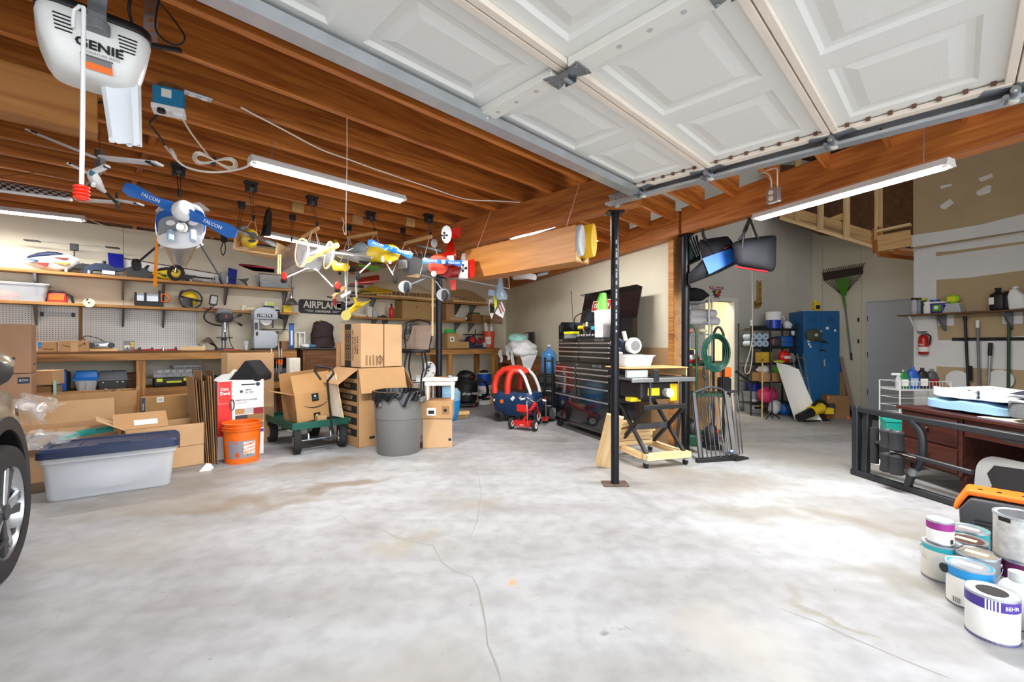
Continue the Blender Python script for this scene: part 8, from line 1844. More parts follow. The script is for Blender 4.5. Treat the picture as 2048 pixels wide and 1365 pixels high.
MB().tb(sP([L(1506,440,6.2),L(1504,540,7.0),L(1505,640,7.4),L(1503,690,7.4),L(1490,738,7.4),L(1495,748,7.4),L(1502,735,7.4),L(1506,690,7.4)]),.008,n=6).bd('cord','cable_white',t.t,sm=60);MB().cyl(L(1503,640,7.4),L(1503,652,7.4),.02,n=8).bd('knot','white',t.t)
# black shelving rack
RK0=FL(1545,828);RKr=R(8)
rk_=Tg('shelving_rack','black metal shelving rack crowded with supplies beside the blue locker','rack',(P(1502,800,7.75).x,7.75,0),RKr)
RW_,RD_=.88,.34
zs=[1.52,1.20,.92,.60,.22]
for x in(0,RW_):
 for y in(0,RD_):MB().cyl((x,y,0),(x,y,1.62),.014,n=8).bd('upright','black',rk_,sm=40)
MB().cyl((RW_*.4,-.02,0),(RW_*.4,-.02,1.66),.014,n=8).bd('upright','black',rk_)
for z in zs:
 MB().bx(-.01,RW_+.01,-.01,RD_+.01,z-.03,z-.015).bd('shelf','black',rk_);MB().bx(-.01,RW_+.01,-.02,-.01,z-.04,z).bd('shelf_lip','black',rk_)
def rkp(x,y,z):return Matrix.Translation((P(1502,800,7.75).x,7.75,0))@Matrix.Rotation(RKr,4,'Z')@Vector((x,y,z))
def RT(name,label,cat,x,y,k,rz=0.):return Tg(name,label,cat,rkp(x,y,zs[k]-.014),RKr+rz)
t=RT('drink_cooler','round blue and white drink cooler on top of the black rack','cooler',.55,.15,0);MB().lt([(.105,0),(.115,.01),(.12,.17)],n=28).bd('body',mat('cooler_blue','1745c4',.35),t,sm=40);MB().lt([(.122,.17),(.124,.28),(.125,.285)],n=28).bd('shoulder','white',t,sm=40);MB().lt([(.128,.285),(.13,.31),(.10,.325),(.03,.33)],n=28).bd('lid','white',t,sm=40);MB().tb(sP([(.12,-.03,.24),(.16,-.06,.21),(.17,-.05,.17)]),.009,n=6).bd('handle','white',t)
t=RT('plastic_sack','small white plastic sack hanging at the right of the rack top','sack',.78,.1,0);blob((0,0,.07),(.07,.06,.08),14,.2).bd('sack','white',t,sm=60);blob((.06,-.06,-.05),(.03,.03,.06),15,.2).bd('loose_end','white',t,sm=60)
t=RT('black_tools','dark tools lying flat on top of the black rack','tools',.2,.15,0);MB().bx(-.15,.15,-.1,.1,0,.04).bd('case','black',t,bevel=.01);MB().cyl((-.1,-.05,.05),(.2,-.05,.06),.015,n=8).bd('grip','dark_grey',t)
for i in range(3):
 for j in range(2):
  t=Tg('paper_roll',('left','middle','right')[i]+' paper towel roll in the '+('lower','upper')[j]+' row on the black rack','paper roll',rkp(.08+.12*i,.05,zs[1]-.014+.065+.125*j),RKr,'paper rolls');MB().cyl((0,0,0),(0,.2,0),.06,n=16).bd('roll',mat('wrap_blue','b4cbe0',.4)if 'wrap_blue' not in MATS else 'wrap_blue',t,sm=40);MB().cyl((0,-.002,0),(0,0,0),.022,n=12).bd('core','mid_grey',t)
t=RT('cable_heap','heap of red and dark cables on the second shelf of the rack','cables',.54,.12,1);blob((0,0,.08),(.14,.1,.09),16,.25).bd('heap','dark_grey',t,sm=60)
for q in range(4):MB().tb([(.1*math.cos(a)+.02*q,-.06,.1+.06*math.sin(a))for a in[2*math.pi*i/12 for i in range(12)]],.008,n=5,closed=True).bd('cable_loop',('red','light_grey','black','dark_red')[q],t)
t=RT('blue_tarp','folded blue tarp on the second shelf of the rack','tarp',.76,.16,1);MB().bx(-.13,.1,-.12,.12,0,.2).bd('tarp','blue',t,bevel=.03,sm=50);MB().bx(-.131,.101,-.121,.121,.09,.1).bd('fold','navy',t)
t=RT('yellow_toolbox','yellow box on the third shelf of the black rack','box',.30,.08,2);MB().bx(-.1,.1,-.08,.08,0,.20).bd('body','sign_yellow',t,bevel=.008);MB().bx(-.101,.101,-.081,.081,.15,.16).bd('lid_line','yellow',t)
t=RT('dark_picture','dark framed panel leaning on the third shelf of the rack','picture',.46,.2,2);MB().bx(-.1,.1,0,.02,0,.26).bd('frame','black',t);MB().bx(-.08,.08,-.003,0,.02,.24).bd('face','dark_grey',t)
t=RT('chip_bag','shiny red bag on the third shelf of the rack','bag',.72,.08,2);blob((0,0,.11),(.12,.06,.11),17,.12).bd('bag','bright_red',t,sm=60);MB().bx(-.06,.06,-.068,-.05,.08,.13).bd('label_patch','white',t)
t=RT('clear_bag','clear bag of small parts on the third shelf of the rack','bag',.82,.04,2);blob((0,0,.08),(.06,.05,.08),18,.2).bd('bag','clear_film',t,sm=60);blob((0,0,.05),(.04,.03,.04),19,.3).bd('contents','dark_grey',t,sm=60)
t=RT('work_gloves','yellow-green work gloves on the third shelf of the rack','gloves',.52,.0,2);blob((0,0,.03),(.1,.06,.03),20,.3).bd('glove',mat('glove_lime','c7d23e',.7),t,sm=60);blob((-.1,0,.02),(.06,.04,.02),22,.3).bd('glove','dark_grey',t,sm=60)
t=cN('long low open carton on the fourth shelf of the black rack',rkp(.36,.1,zs[3]-.014),RKr,.44,.26,.16,m='cardboard',flaps=(None,None,None,None))
t=RT('white_rag','crumpled white cloth in the carton on the rack','cloth',.28,.08,3);t.location.z+=.03;blob((0,0,.17),(.11,.08,.08),23,.3).bd('cloth','white',t,sm=60)
t=RT('green_ball','bright green ball resting on the fourth shelf carton','ball',.50,.0,3);t.location.z+=.14;MB().ball((0,0,.06),.06,16).bd('ball',mat('ball_green','58e02a',.45),t,sm=60);MB().tb([(.0605*math.cos(a),.0605*math.sin(a),.06)for a in[2*math.pi*i/20 for i in range(20)]],.002,n=4,closed=True).bd('seam','green',t)
t=RT('pink_bag','bright pink bag on the bottom shelf of the rack','bag',.36,.05,4);blob((0,0,.14),(.17,.12,.14),24,.2).bd('bag',mat('pink','d8316f',.6),t,sm=60);MB().tb(sP([(-.08,-.1,.2),(0,-.12,.3),(.08,-.1,.2)]),.01,n=6).bd('handle','dark_red',t)
t=RT('floor_clutter','blue and white bags heaped under the black rack','bags',.50,-.02,4);t.location.z=0;blob((.12,0,.1),(.12,.1,.1),25,.25).bd('bag','blue',t,sm=60);blob((-.08,-.02,.14),(.1,.1,.13),26,.25).bd('bag','light_grey',t,sm=60)
for k,(u,m)in enumerate(((1524,'pine'),(1541,'black'))):
 t=CT('walking_stick',('pale wooden stick leaning on the black rack','black stand pole standing before the black rack')[k],'stick',u,800,7.4);L=t.L;MB().cyl(L(u+1,722,7.6),(L(u+4*k,800,7.4).x,0,-t.o.z),.012,n=8).bd('shaft',m,t.t);
 if k:MB().tb([(-.1,-.05,-t.o.z+.01),(.0,0,-t.o.z+.12),(.14,-.03,-t.o.z+.01)],.012,n=6).bd('foot','black',t.t)
 else:MB().cyl(L(u+1,722,7.6),L(u+1,718,7.6),.018,n=8).bd('grip','brown',t.t)
bq=FL(1506,826)+Vector((0,.15,0));bq.x=(1506-U0)/F_PX*bq.y
t=bucket('grey five-gallon paint pail with a black and yellow label on the floor by the rack',bq,mat('pail_grey','9aa2aa',.4),.17,.155,.36,handle=False,rz=R(0));band(t,.1605,.166,.06,.24,235,300,'paper');band(t,.1612,.163,.07,.15,250,295,'ink','printed_panel');band(t,.1618,.1632,.10,.13,255,285,'hi_yellow','printed_panel');MB().lt([(.165,.355),(.18,.36),(.18,.38),(.001,.38)],n=30).bd('lid','pail_grey',t,sm=40)
t=bucket('deep blue bucket of garden tools standing on the grey pail',bq+Vector((.02,0,.382)),mat('bucket_blue','17379a',.4),.15,.12,.26,handle=True)
for k in range(4):MB().cyl((.03*k-.05,0,.05),(.06*k-.1,.02,.30),.02,n=8).bd('tool_handle',('brown','black','red','dark_grey')[k],t)
c=CT('garden_loppers','black garden loppers leaning out of the blue bucket','loppers',1488,755,7.7);L=c.L;MB().tb([L(1470,742),L(1500,765)],.018,n=8).bd('handle','black',c.t);MB().tb([L(1485,733),L(1497,762)],.016,n=8).bd('handle','dark_grey',c.t)
c=CT('poster_board','curled white poster board leaning against the black rack','poster board',1580,780,7.3);L=c.L;zf=-c.o.z
MB().grid(lambda u,v:(L(1552+46*u,728+10*u,7.5).x+(.10+.05*u*(v**2))*v*1.0+.0,(7.5-c.y)-.35*v+.06*math.sin(math.pi*u),(1-v)*(L(1552,726+8*u+14*max(0,u-.6),7.5).z-zf)+zf+.002),12,12).bd('sheet','paper',c.t,sm=60);MB().tb([L(1556,728,7.48),L(1586,733,7.5)],.004,n=4).bd('edge_fold','white',c.t)
c=CT('wire_trellis','silver wire panel leaning beside the poster board','wire panel',1605,760,7.55);L=c.L
for u0,u1 in((1582,1612),(1594,1619),(1606,1624)):MB().cyl(L(u0,708,7.7),L(u1,812,7.4),.009,n=6).bd('rod','silver',c.t)
for f in(.05,.45):MB().cyl(L(1581+30*f,708+104*f,7.68-.3*f),L(1608+18*f,712+100*f,7.7-.3*f),.008,n=6).bd('cross_rod','silver',c.t)
# blue locker
lo=FL(1608,818);LK=Tg('steel_locker','tall blue two-door steel locker in the far corner','locker',(P(1608,800,7.75).x,7.75,0),R(-3))
LW=wlk=.60;LH=1.82
mat('locker_blue','1d5f96',.4,var=.06,scale=3)
MB().bx(0,LW,.006,.46,.03,LH).bd('body','locker_blue',LK,bevel=.004);MB().bx(.02,LW-.02,.03,.44,0,.03).bd('plinth','black',LK)
for x0,x1 in((.008,LW*.5-.003),(LW*.5+.003,LW-.008)):
 d=MB().bx(x0,x1,-.012,.006,.06,LH-.04).bd('door','locker_blue',LK,bevel=.004)
 for q in range(3):MB().bx(x0+.08,x1-.08,-.014,-.012,LH-.2+.03*q,LH-.19+.03*q).bd('vent','navy',d)
MB().bx(LW*.5+.02,LW*.5+.05,-.03,-.012,.86,.98).bd('handle','silver',LK,bevel=.004);MB().bx(LW*.5-.05,LW*.5+.05,-.016,-.012,1.12,1.15).bd('nameplate','black',LK)
for x,z,w in((.05,1.28,.04),(.06,1.22,.03),(.36,1.5,.05),(.09,1.18,.025),(.5,1.46,.03),(.26,1.44,.03)):MB().bx(x,x+w,-.0135,-.012,z,z+.04).bd('sticker','paper',LK)
def lkp(x,y,z):return Matrix.Translation(LK.location)@Matrix.Rotation(R(-3),4,'Z')@Vector((x,y,z))
t=Tg('sun_hat','olive cap hanging on the front of the blue locker','hat',lkp(.13,-.06,1.40),R(-3));blob((0,0,0),(.14,.06,.11),27,.08).bd('crown',mat('olive','4b5040',.9,var=.15,scale=15),t,sm=60);MB().lf([ring((.05,-.02,-.06),.12,.03,16,(1,0,-.3),(0,1,0)),ring((.09,-.05,-.11),.12,.05,16,(1,0,-.3),(0,1,0))]).bd('brim','olive',t,sm=60);MB().pz(circ(.025,12,.0,.0),-.07,-.06,'xz').bd('badge','light_grey',t)
t=Tg('yellow_jug','yellow cleaner bottle with black cap on top of the blue locker','bottle',lkp(.28,.12,LH),R(-3));MB().pz(rpoly(.10,.17,.03,4,0,.085),-.04,.04,'xz').bd('body','yellow',t,bevel=.01,sm=50);MB().cyl((-.02,0,.165),(-.02,0,.20),.02,n=12).bd('cap','hi_yellow',t);MB().bx(-.035,.04,-.042,-.04,.04,.11).bd('label_patch','ink',t)
t=Tg('flat_tray','flat grey tray lying on top of the blue locker','tray',lkp(.1,.15,LH),R(-3));MB().bx(-.08,.12,-.06,.1,0,.03).bd('tray','light_grey',t,bevel=.004);MB().bx(-.07,.11,-.05,.09,.03,.032).bd('liner','mid_grey',t)
c=CT('bed_frame_carton','long narrow carton with a blue printed top leaning right of the locker','box',1690,790,7.7);L=c.L;zf=-c.o.z
def lean(u0,u1,v0,ub0,ub1,y0,y1,m,th,nm,f0=0.,f1=1.):
 a,b=L(u0,v0,y0),L(u1,v0+3,y0);a2,b2=Vector((L(ub0,800,y1).x,y1-c.y,zf)),Vector((L(ub1,800,y1).x,y1-c.y+.03,zf))
 p,q,r,s_=a.lerp(a2,f0),b.lerp(b2,f0),b.lerp(b2,f1),a.lerp(a2,f1);n=Vector((.1,.99,.1))*th
 return MB().add([p,q,r,s_,p+n,q+n,r+n,s_+n],[(0,1,2,3),(7,6,5,4),(0,4,5,1),(2,6,7,3),(1,5,6,2),(0,3,7,4)]).bd(nm,m,c.t)
lean(1660,1677,700,1686,1703,7.95,7.6,mat('box_navy','1c3f86',.6),.06,'printed_top',0,.33);lean(1660,1677,700,1686,1703,7.95,7.6,'cardboard_dark',.06,'body',.33,1.0);MB().tb([L(1666,712,7.87),L(1673,736,7.8)],.03,n=4,ry=.004).bd('printed_strip','white',c.t)
MB().add([L(1672,700,7.84),L(1678,700,7.84),L(1680,712,7.83),L(1674,712,7.83)],[(0,1,2,3)]).bd('label_patch','paper',c.t)
c=CT('leaning_board','grey panel leaning on the end wall behind the long carton','panel',1700,790,7.85);L=c.L;zf=-c.o.z;lean(1676,1686,712,1706,1716,8.2,7.75,'cloth_tan',.02,'panel');lean(1675,1677,712,1704,1706,8.19,7.74,'brown',.02,'edge')
t=cN('squat dark brown carton with orange corners beside the blue locker',(P(1670,815,7.5).x,7.5,0),R(-10),.34,.2,.38,m='cardboard_dark',tape=False)
for sx,z in((-.17,.36),(-.17,.03),(.13,.03)):dC(t,'orange',sx,sx+.04,z-.03,z+.02,-.1,'corner_patch')
c=CT('leaf_blower','yellow and black cordless blower lying on the floor before the locker','leaf blower',1630,830,7.2);L=c.L
MB().cyl(L(1597,836,7.0),L(1622,825,7.1),.06,.075,n=16).bd('nozzle','black',c.t,sm=40);MB().cyl(L(1622,824,7.1),L(1642,816,7.2),.085,n=18).bd('fan_housing','yellow',c.t,sm=40);MB().tb(sP([L(1626,812,7.1),L(1636,803,7.15),L(1650,806,7.2),L(1650,818,7.2)]),.028,n=8).bd('handle','black',c.t,sm=50);MB().bx(-.05,.09,-.06,.06,-.05,.05).bd('battery','yellow',c.t,loc=L(1652,822,7.25),bevel=.01);MB().bx(-.04,.05,-.04,.04,-.03,.06).bd('motor','dark_grey',c.t,loc=L(1662,815,7.3),bevel=.01);MB().bx(-.25,.25,-.06,.06,-.008,.008).bd('skid','black',c.t,loc=Vector((0,0,-c.o.z+.012)),rot=(0,0,R(15)))
# leaf rake on the end wall
t=Tg('leaf_rake','brown-tined leaf rake with a green neck hung head-up on the end wall','rake',EW(1690,545,.06),E_ROT)
ep=EW(1690,545,.06)
def el(u,v,off=.06):
 q=EW(u,v,off)-ep;cc,ss=math.cos(-E_ROT),math.sin(-E_ROT);return Vector((q.x*cc-q.y*ss,q.x*ss+q.y*cc,q.z))
MB().lf([[el(1645,546),el(1726,533),el(1726,548),el(1647,562)],[el(1645,546,.05),el(1726,533,.05),el(1726,548,.05),el(1647,562,.05)]]).bd('head_band',mat('rake_brown','3a2c28',.6),t)
for k in range(19):
 f=k/18;u=1645+81*f;v=546-13*f
 MB().tb([el(u,v+2),el(u+3,v-7)],.007,n=5).bd('tine','rake_brown',t)
for k in range(13):
 f=k/12;u=1648+77*f;MB().tb([el(u,560-13*f),el(1686+5*(f-.5),590,.07)],.006,n=5).bd('fan_rib','rake_brown',t)
MB().lf([[el(1670,560,.075),el(1700,556,.075),el(1693,590,.08),el(1687,598,.08),el(1682,590,.08)],[el(1670,560,.06),el(1700,556,.06),el(1693,590,.065),el(1687,598,.065),el(1682,590,.065)]]).bd('neck',mat('rake_green','4f8a24',.5),t);MB().cyl(el(1687,592,.075),el(1691,615,.07),.022,n=10).bd('socket','rake_green',t);MB().cyl(el(1691,612,.07),el(1703,720,.05),.014,n=8).bd('pole','mid_grey',t);MB().cyl(el(1702,706,.052),el(1703,721,.05),.017,n=8).bd('grip','black',t)
for v in(640,683):MB().bx(-.012,.012,-.01,0,-.04,.04).bd('slot','black',t,loc=el(1717,v,.005))
# right wall
t=Tg('fire_extinguisher','red fire extinguisher mounted at the edge of the white wall','fire extinguisher',RWp(1847,690,.08),E_ROT)
MB().lt([(.05,-.14),(.058,-.13),(.058,.09),(.045,.13),(.02,.15)],n=24).bd('cylinder',mat('ext_red','b31a1e',.3),t,sm=40);MB().lt([(.0588,-.10),(.0588,.03)],n=24,caps=False).bd('label_band','paper',t,sm=40);MB().lt([(.0592,-.03),(.0592,.03)],n=24,caps=False).bd('label_band','red',t,sm=40);text('FIRE',.035,'white',t,(0,-.0602,0));MB().cyl((0,0,.15),(0,0,.18),.018,n=10).bd('valve','galv_dark',t);MB().bx(-.07,.04,-.012,.012,.18,.195).bd('lever','black',t);MB().bx(-.05,.04,-.01,.01,.155,.165).bd('carry_handle','black',t);MB().tb(sP([(.03,0,.16),(.08,0,.12),(.07,0,0)]),.01,n=6).bd('hose','black',t)
SH=RWp(1930,622,.30)
t=Tg('wall_shelf','brown shelf on the white right wall holding jugs and cleaners','shelf',RWp(1836,640,0),E_ROT)
zsh=1.675-t.location.z
Lb('board',(-.12,-.15,zsh-.01),(2.2,-.15,zsh-.01),.30,.02,'brown_wood',t)
for x in(.32,.98):MB().pz([(-.005,zsh-.02),(-.26,zsh-.02),(-.26,zsh-.03),(-.03,zsh-.24),(-.005,zsh-.25)],x-.014,x+.014,'yz').bd('bracket','galv_dark',t,bevel=.003);MB().bx(x-.09,x+.09,-.004,0,zsh-.17,zsh-.02).bd('white_patch','white_paint',t)
MB().pz([(-.26,zsh-.02),(-.25,zsh-.02),(-.01,zsh-.28),(-.02,zsh-.28)],.0,.02,'yz').bd('wire_bracket','white',t)
def RS(name,label,cat,u,off=.16):
 p=RWp(u,620,off);return Tg(name,label,cat,(p.x,p.y,1.676),E_ROT)
def rsb(label,u,m,cap,r,h,off=.16,**kw):p=RWp(u,620,off);return bottle(label,(p.x,p.y,1.676),m,cap,r,h,rz=E_ROT,**kw)
rsb('grey spray can with a black cap at the left end of the right wall shelf',1829,'light_grey','black',.035,.24,.2,neck=.9);rsb('silver-blue can behind the grey spray can on the right wall shelf',1838,'grey_blue','black',.033,.24,.12,neck=.9);rsb('olive bottle with a yellow-green cap on the right wall shelf',1847,'olive','glove_lime',.04,.23,.1,neck=.8);rsb('plain white bottle on the right wall shelf before the purple tub',1855,'white','white',.045,.17,.2,neck=.8)
t=RS('detergent_tub','purple and white detergent tub on the right wall shelf','tub',1877);MB().bx(-.08,.08,-.06,.06,0,.14).bd('tub',mat('tub_purple','4a2b8c',.4),t,bevel=.015,sm=50);MB().bx(-.085,.085,-.065,.065,.14,.165).bd('lid','white',t,bevel=.006);MB().bx(-.04,.05,-.0615,-.06,.03,.12).bd('label_patch','wing_green',t);MB().pz(circ(.025,12,0,.08),-.0625,-.0613,'xz').bd('label_spot','white',t)
t=RS('blue_tape','blue tape roll standing behind the purple tub','tape roll',1870,.08);MB().lt([(.03,0),(.055,0),(.055,.2),(.03,.2)],n=20,caps=False).bd('roll','blue',t,sm=40);MB().lt([(.028,0),(.03,0),(.03,.2),(.028,.2)],n=20,caps=False).bd('core','white',t)
t=RS('grey_funnel','grey tapered plastic tub under the green packet on the right wall shelf','tub',1908);MB().taper(-.1,.1,-.07,.07,0,.12,.03,.02).bd('tub','light_grey',t,bevel=.01);MB().bx(-.08,.08,-.055,.055,.118,.125).bd('rim','white',t)
t=RS('green_packet','crumpled bright green packet on the grey tub','packet',1905);t.location.z+=.128;blob((0,0,.06),(.08,.04,.06),28,.2).bd('packet',mat('leaf_green','a4d81f',.5),t,sm=60);MB().bx(-.04,.05,-.045,-.03,.03,.09).bd('label_patch','hi_yellow',t)
t=RS('black_jug','black oil jug with a white label on the right wall shelf','jug',1996);MB().bx(-.07,.07,-.05,.05,0,.22).bd('body','black',t,bevel=.025,sm=50);MB().lt([(.06,.2),(.025,.25),(.025,.27)],n=16).bd('neck','black',t,sm=40);MB().cyl((0,0,.265),(0,0,.29),.03,n=14).bd('cap','black_soft',t);MB().bx(-.068,-.02,-.052,-.05,.08,.17).bd('label_patch','paper',t)
t=RS('black_jug','second black oil jug beside the labelled one on the right wall shelf','jug',2015,.14);MB().bx(-.06,.06,-.05,.05,0,.21).bd('body','black',t,bevel=.025,sm=50);MB().cyl((0,0,.2),(0,0,.24),.03,n=14).bd('cap','black_soft',t)
t=RS('white_jug','tilted white plastic jug at the right edge of the wall shelf','jug',2037);MB().pz([(-.07,0),(.08,0),(.08,.16),(.03,.25),(.0,.27),(-.03,.25),(-.06,.18)],-.06,.06,'xz').bd('body','white',t,bevel=.02,sm=50,rot=(0,R(-8),0));MB().cyl((-.02,0,.26),(-.03,0,.29),.025,n=12).bd('cap','white',t)
t=Tg('tool_rail','black tool hanger rail on the white right wall','tool rail',RWp(1906,679,0),E_ROT);MB().bx(0,1.6,-.03,-.002,-.02,.02).bd('rail','black',t,bevel=.003)
for q in range(7):MB().bx(.08+.18*q,.16+.18*q,-.07,-.03,-.012,.012).bd('grip_clip','black_soft',t,bevel=.004)
def pole(label,u0,v0,u1,v1,m,r,grip=None,gm='black',off=.07,name='broom_pole'):
 p=RWp(u1,v1,off);p.z=0.0 if v1>800 else p.z;q=RWp(u0,v0,off);t=Tg(name,label,'pole',p,0);MB().cyl((0,0,0),q-p,r,n=10).bd('shaft',m,t,sm=40)
 if grip:MB().cyl((q-p)*(1-grip),(q-p)*1.005,r*1.35,n=10).bd('grip',gm,t,sm=40)
 return t
t=pole('black telescoping pole in the tool rail, leftmost',1930,634,1941,850,'black',.016,.03);MB().cyl((0,0,.75),(0,0,.95),.02,n=10).bd('clamp','black_soft',t)
pole('grey pole with a white top in the tool rail',1955,642,1961,850,'mid_grey',.015,.06,'white');t=pole('short silver handle with a black grip standing below the tool rail',1981,687,1971,850,'silver',.016,.13);pole('dark green pole in the tool rail, rightmost',2018,620,2016,850,'dark_green',.016,.05)
for u,l in((1916,'pale round dustpan leaning on the wall left of the silver handle'),(2001,'pale round dustpan leaning on the wall beside the green pole')):
 p=RWp(u,760,.04);t=Tg('dust_pan',l,'dustpan',p,E_ROT);MB().pz(circ(.13,24,0,.0),-.02,0,'xz').bd('pan','white_paint',t,bevel=.004);MB().pz([(-.03,-.12),(.03,-.12),(.02,-.5),(-.02,-.5)],-.02,-.005,'xz').bd('handle','white_paint',t)
c=CT('wire_cart','white wire basket cart holding motor oil jugs by the end door','wire cart',1850,800,5.4);L=c.L;zf=-c.o.z
x0,x1=L(1800,760,5.4).x,L(1800,760,5.4).x+.62
zt=L(1800,764,5.4).z
for x in(x0,x1):
 for y in(0,.3):MB().cyl((x,y,zf),(x,y,zt),.008,n=6).bd('post','white',c.t)
for z in(zt,zt-.09,zt-.2,zt-.3,zt-.4):
 MB().tb([(x0,0,z),(x1,0,z),(x1,.3,z),(x0,.3,z)],.004,n=5,closed=True).bd('wire_hoop','white',c.t)
for q in range(16):MB().cyl((x0+.04*q,0,zt-.09),(x0+.04*q,0,zt),.002,n=4).bd('wire','white',c.t)
MB().bx(x0,x1,0,.3,zt-.11,zt-.1).bd('basket_floor','white',c.t);MB().bx(x0,x1,0,.3,zt-.42,zt-.41).bd('basket_floor','white',c.t)
for i,(dx,m,h,l,cap)in enumerate(((.14,mat('jug_green','1e7a3a',.3),.24,'green fluid jug in the wire cart','silver'),(.26,mat('jug_deepblue','1b4fae',.35),.27,'tall blue fluid jug in the wire cart','blue'),(.38,'black',.26,'black oil jug in the wire cart','black'),(.50,mat('jug_char','4d4e52',.35),.25,'charcoal oil jug in the wire cart','mid_grey'))):
 t=Tg('fluid_jug',l,'jug',c.o+Vector((x0+dx,.12,zt-.099)),R(-20));MB().pz([(-.055,0),(.055,0),(.055,h*.55),(.03,h*.85),(-.01,h*.9),(-.04,h*.8),(-.055,h*.6)],-.045,.045,'xz').bd('body',m,t,bevel=.012,sm=50);MB().cyl((.0,0,h*.86),(.0,0,h),.02,n=12).bd('cap',cap,t,sm=40);MB().bx(-.035,.04,-.0465,-.045,h*.15,h*.5).bd('label_patch',('paper','pale_blue','paper','dark_red')[i],t)
t=Tg('spray_nozzle','clear spray pump bottle at the left of the wire cart','spray bottle',c.o+Vector((x0+.05,.08,zt-.099)),R(-20));MB().lt([(.03,0),(.032,.12),(.012,.17)],n=14).bd('bottle','frosted',t,sm=40);MB().bx(-.07,.02,-.012,.012,.17,.2).bd('trigger_head','white',t,bevel=.004)
# dark desk with towels
dkx=Tg('dark_desk','dark reddish wooden desk piled with towels at the right edge','desk',(3.66,4.18,0),R(-90))
DL,DDp,DZ_=1.9,.62,.67
MB().bx(-.03,DL,-.03,DDp,DZ_-.03,DZ_).bd('top','dark_wood',dkx,bevel=.006)
MB().bx(0,.56,0,DDp,.16,DZ_-.03).bd('pedestal','dark_wood',dkx,bevel=.004);MB().bx(.58,DL-.02,0,.02,DZ_-.17,DZ_-.03).bd('drawer_front','dark_wood',dkx,bevel=.004)
for z0,z1 in((.18,.38),(.40,.62)):d=MB().bx(.03,.53,-.014,0,z0,z1).bd('drawer','dark_wood',dkx,bevel=.005);MB().ball((.28,-.028,(z0+z1)/2),.014,10).bd('knob','black',d)
for x,y in((.02,.02),(.02,DDp-.06),(.53,.02),(.53,DDp-.06),(DL-.06,.02),(DL-.06,DDp-.06)):MB().taper(x,x+.05,y,y+.05,0,.17,-.004,-.004).bd('leg','dark_wood',dkx)
MB().ball((.8,-.012,DZ_-.1),.012,10).bd('knob','black',dkx);MB().bx(.56,DL-.1,DDp-.04,DDp-.02,.1,DZ_-.03).bd('back_panel','black',dkx)
def dkp(x,y,z):return Matrix.Translation((3.66,4.18,0))@Matrix.Rotation(R(-90),4,'Z')@Vector((x,y,z))
def pillow(label,x0,x1,y0,y1,z0,h,m,name,cat,seed,amp=.012,rz=0.):
 rnd=random.Random(seed);ph=[rnd.uniform(0,6)for _ in range(5)]
 def f(u,v):
  a=2*math.pi*u;ca,sa=math.cos(a),math.sin(a);r=min(1,1.25*math.sin(math.pi*v)**.45)
  k=(abs(ca)**4+abs(sa)**4)**-.25
  x=(x0+x1)/2+(x1-x0)/2*r*k*ca;y=(y0+y1)/2+(y1-y0)/2*r*k*sa
  z=z0+h*v+amp*math.sin(13*x+ph[0])*math.cos(11*y+ph[1])*v+amp*.5*math.sin(31*x+17*y+ph[2])*v
  return(x,y,z)
 b=MB().grid(f,40,14,wrap=True);o=b.bd(name,m,None,sm=70);o.location=(3.66,4.18,0);o.rotation_euler=(0,0,R(-90));return tag(o,label,cat)
o=pillow('folded light blue towel on the dark desk',.10,.78,.06,.55,DZ_,.11,mat('towel_blue','7fa3c4',.95,bump=.4,scale=120),'bath_towel','towel',1)
def spot_mat():
 m=mat('spot_white','dfe8ee',.95);nt=m.node_tree;N=nt.nodes.new;Ln=nt.links.new;bs=nt.nodes['Principled BSDF']
 tc=N('ShaderNodeTexCoord');nz=N('ShaderNodeTexNoise');nz.inputs['Scale'].default_value=7;nz.inputs['Detail'].default_value=2;Ln(tc.outputs['Object'],nz.inputs['Vector'])
 rp=N('ShaderNodeValToRGB');e=rp.color_ramp.elements;e[0].position=.60;e[1].position=.64;e[0].color=(*lin('dfe8ee'),1);e[1].color=(*lin('1d1f22'),1);Ln(nz.outputs['Fac'],rp.inputs[0]);Ln(rp.outputs[0],bs.inputs['Base Color'])
spot_mat()
o=pillow('white fleece blanket with black spots folded on the blue towel',.14,.80,.08,.56,DZ_+.105,.10,'spot_white','spotted_blanket','blanket',2,.02)
o=pillow('thick black and grey quilt with white piping on the right of the dark desk',.80,1.5,.0,.6,DZ_,.20,mat('quilt_grey','5b5d60',.9,bump=.5,scale=40),'quilt','quilt',3,.015)
MB().grid(lambda u,v:(.86+.6*u,.04+.5*v,DZ_+.205+.10*math.sin(math.pi*v*.9)*(.4+u*.6)),10,10).bd('quilt_face',mat('quilt_black','20242e',.8),None,sm=70).parent=None
qf=bpy.data.objects['quilt_face'];qf.parent=bpy.data.objects['quilt']
pp=MB().tb([(.83,.02+.54*k/10,DZ_+.17+.02*math.sin(k))for k in range(11)],.008,n=6).bd('piping','white',bpy.data.objects['quilt'])
pp2=MB().tb([(.83+.6*k/10,.0,DZ_+.16+.01*math.sin(k))for k in range(11)],.008,n=6).bd('piping','white',bpy.data.objects['quilt'])
t=Tg('paper_sheet','cream sheet under the quilt on the dark desk','sheet',dkp(.80,.12,DZ_),R(-90));MB().bx(-.16,.3,-.08,.2,.0005,.003).bd('sheet','off_white',t);MB().bx(-.14,.28,-.06,.18,.003,.0035).bd('print_area','cream',t)
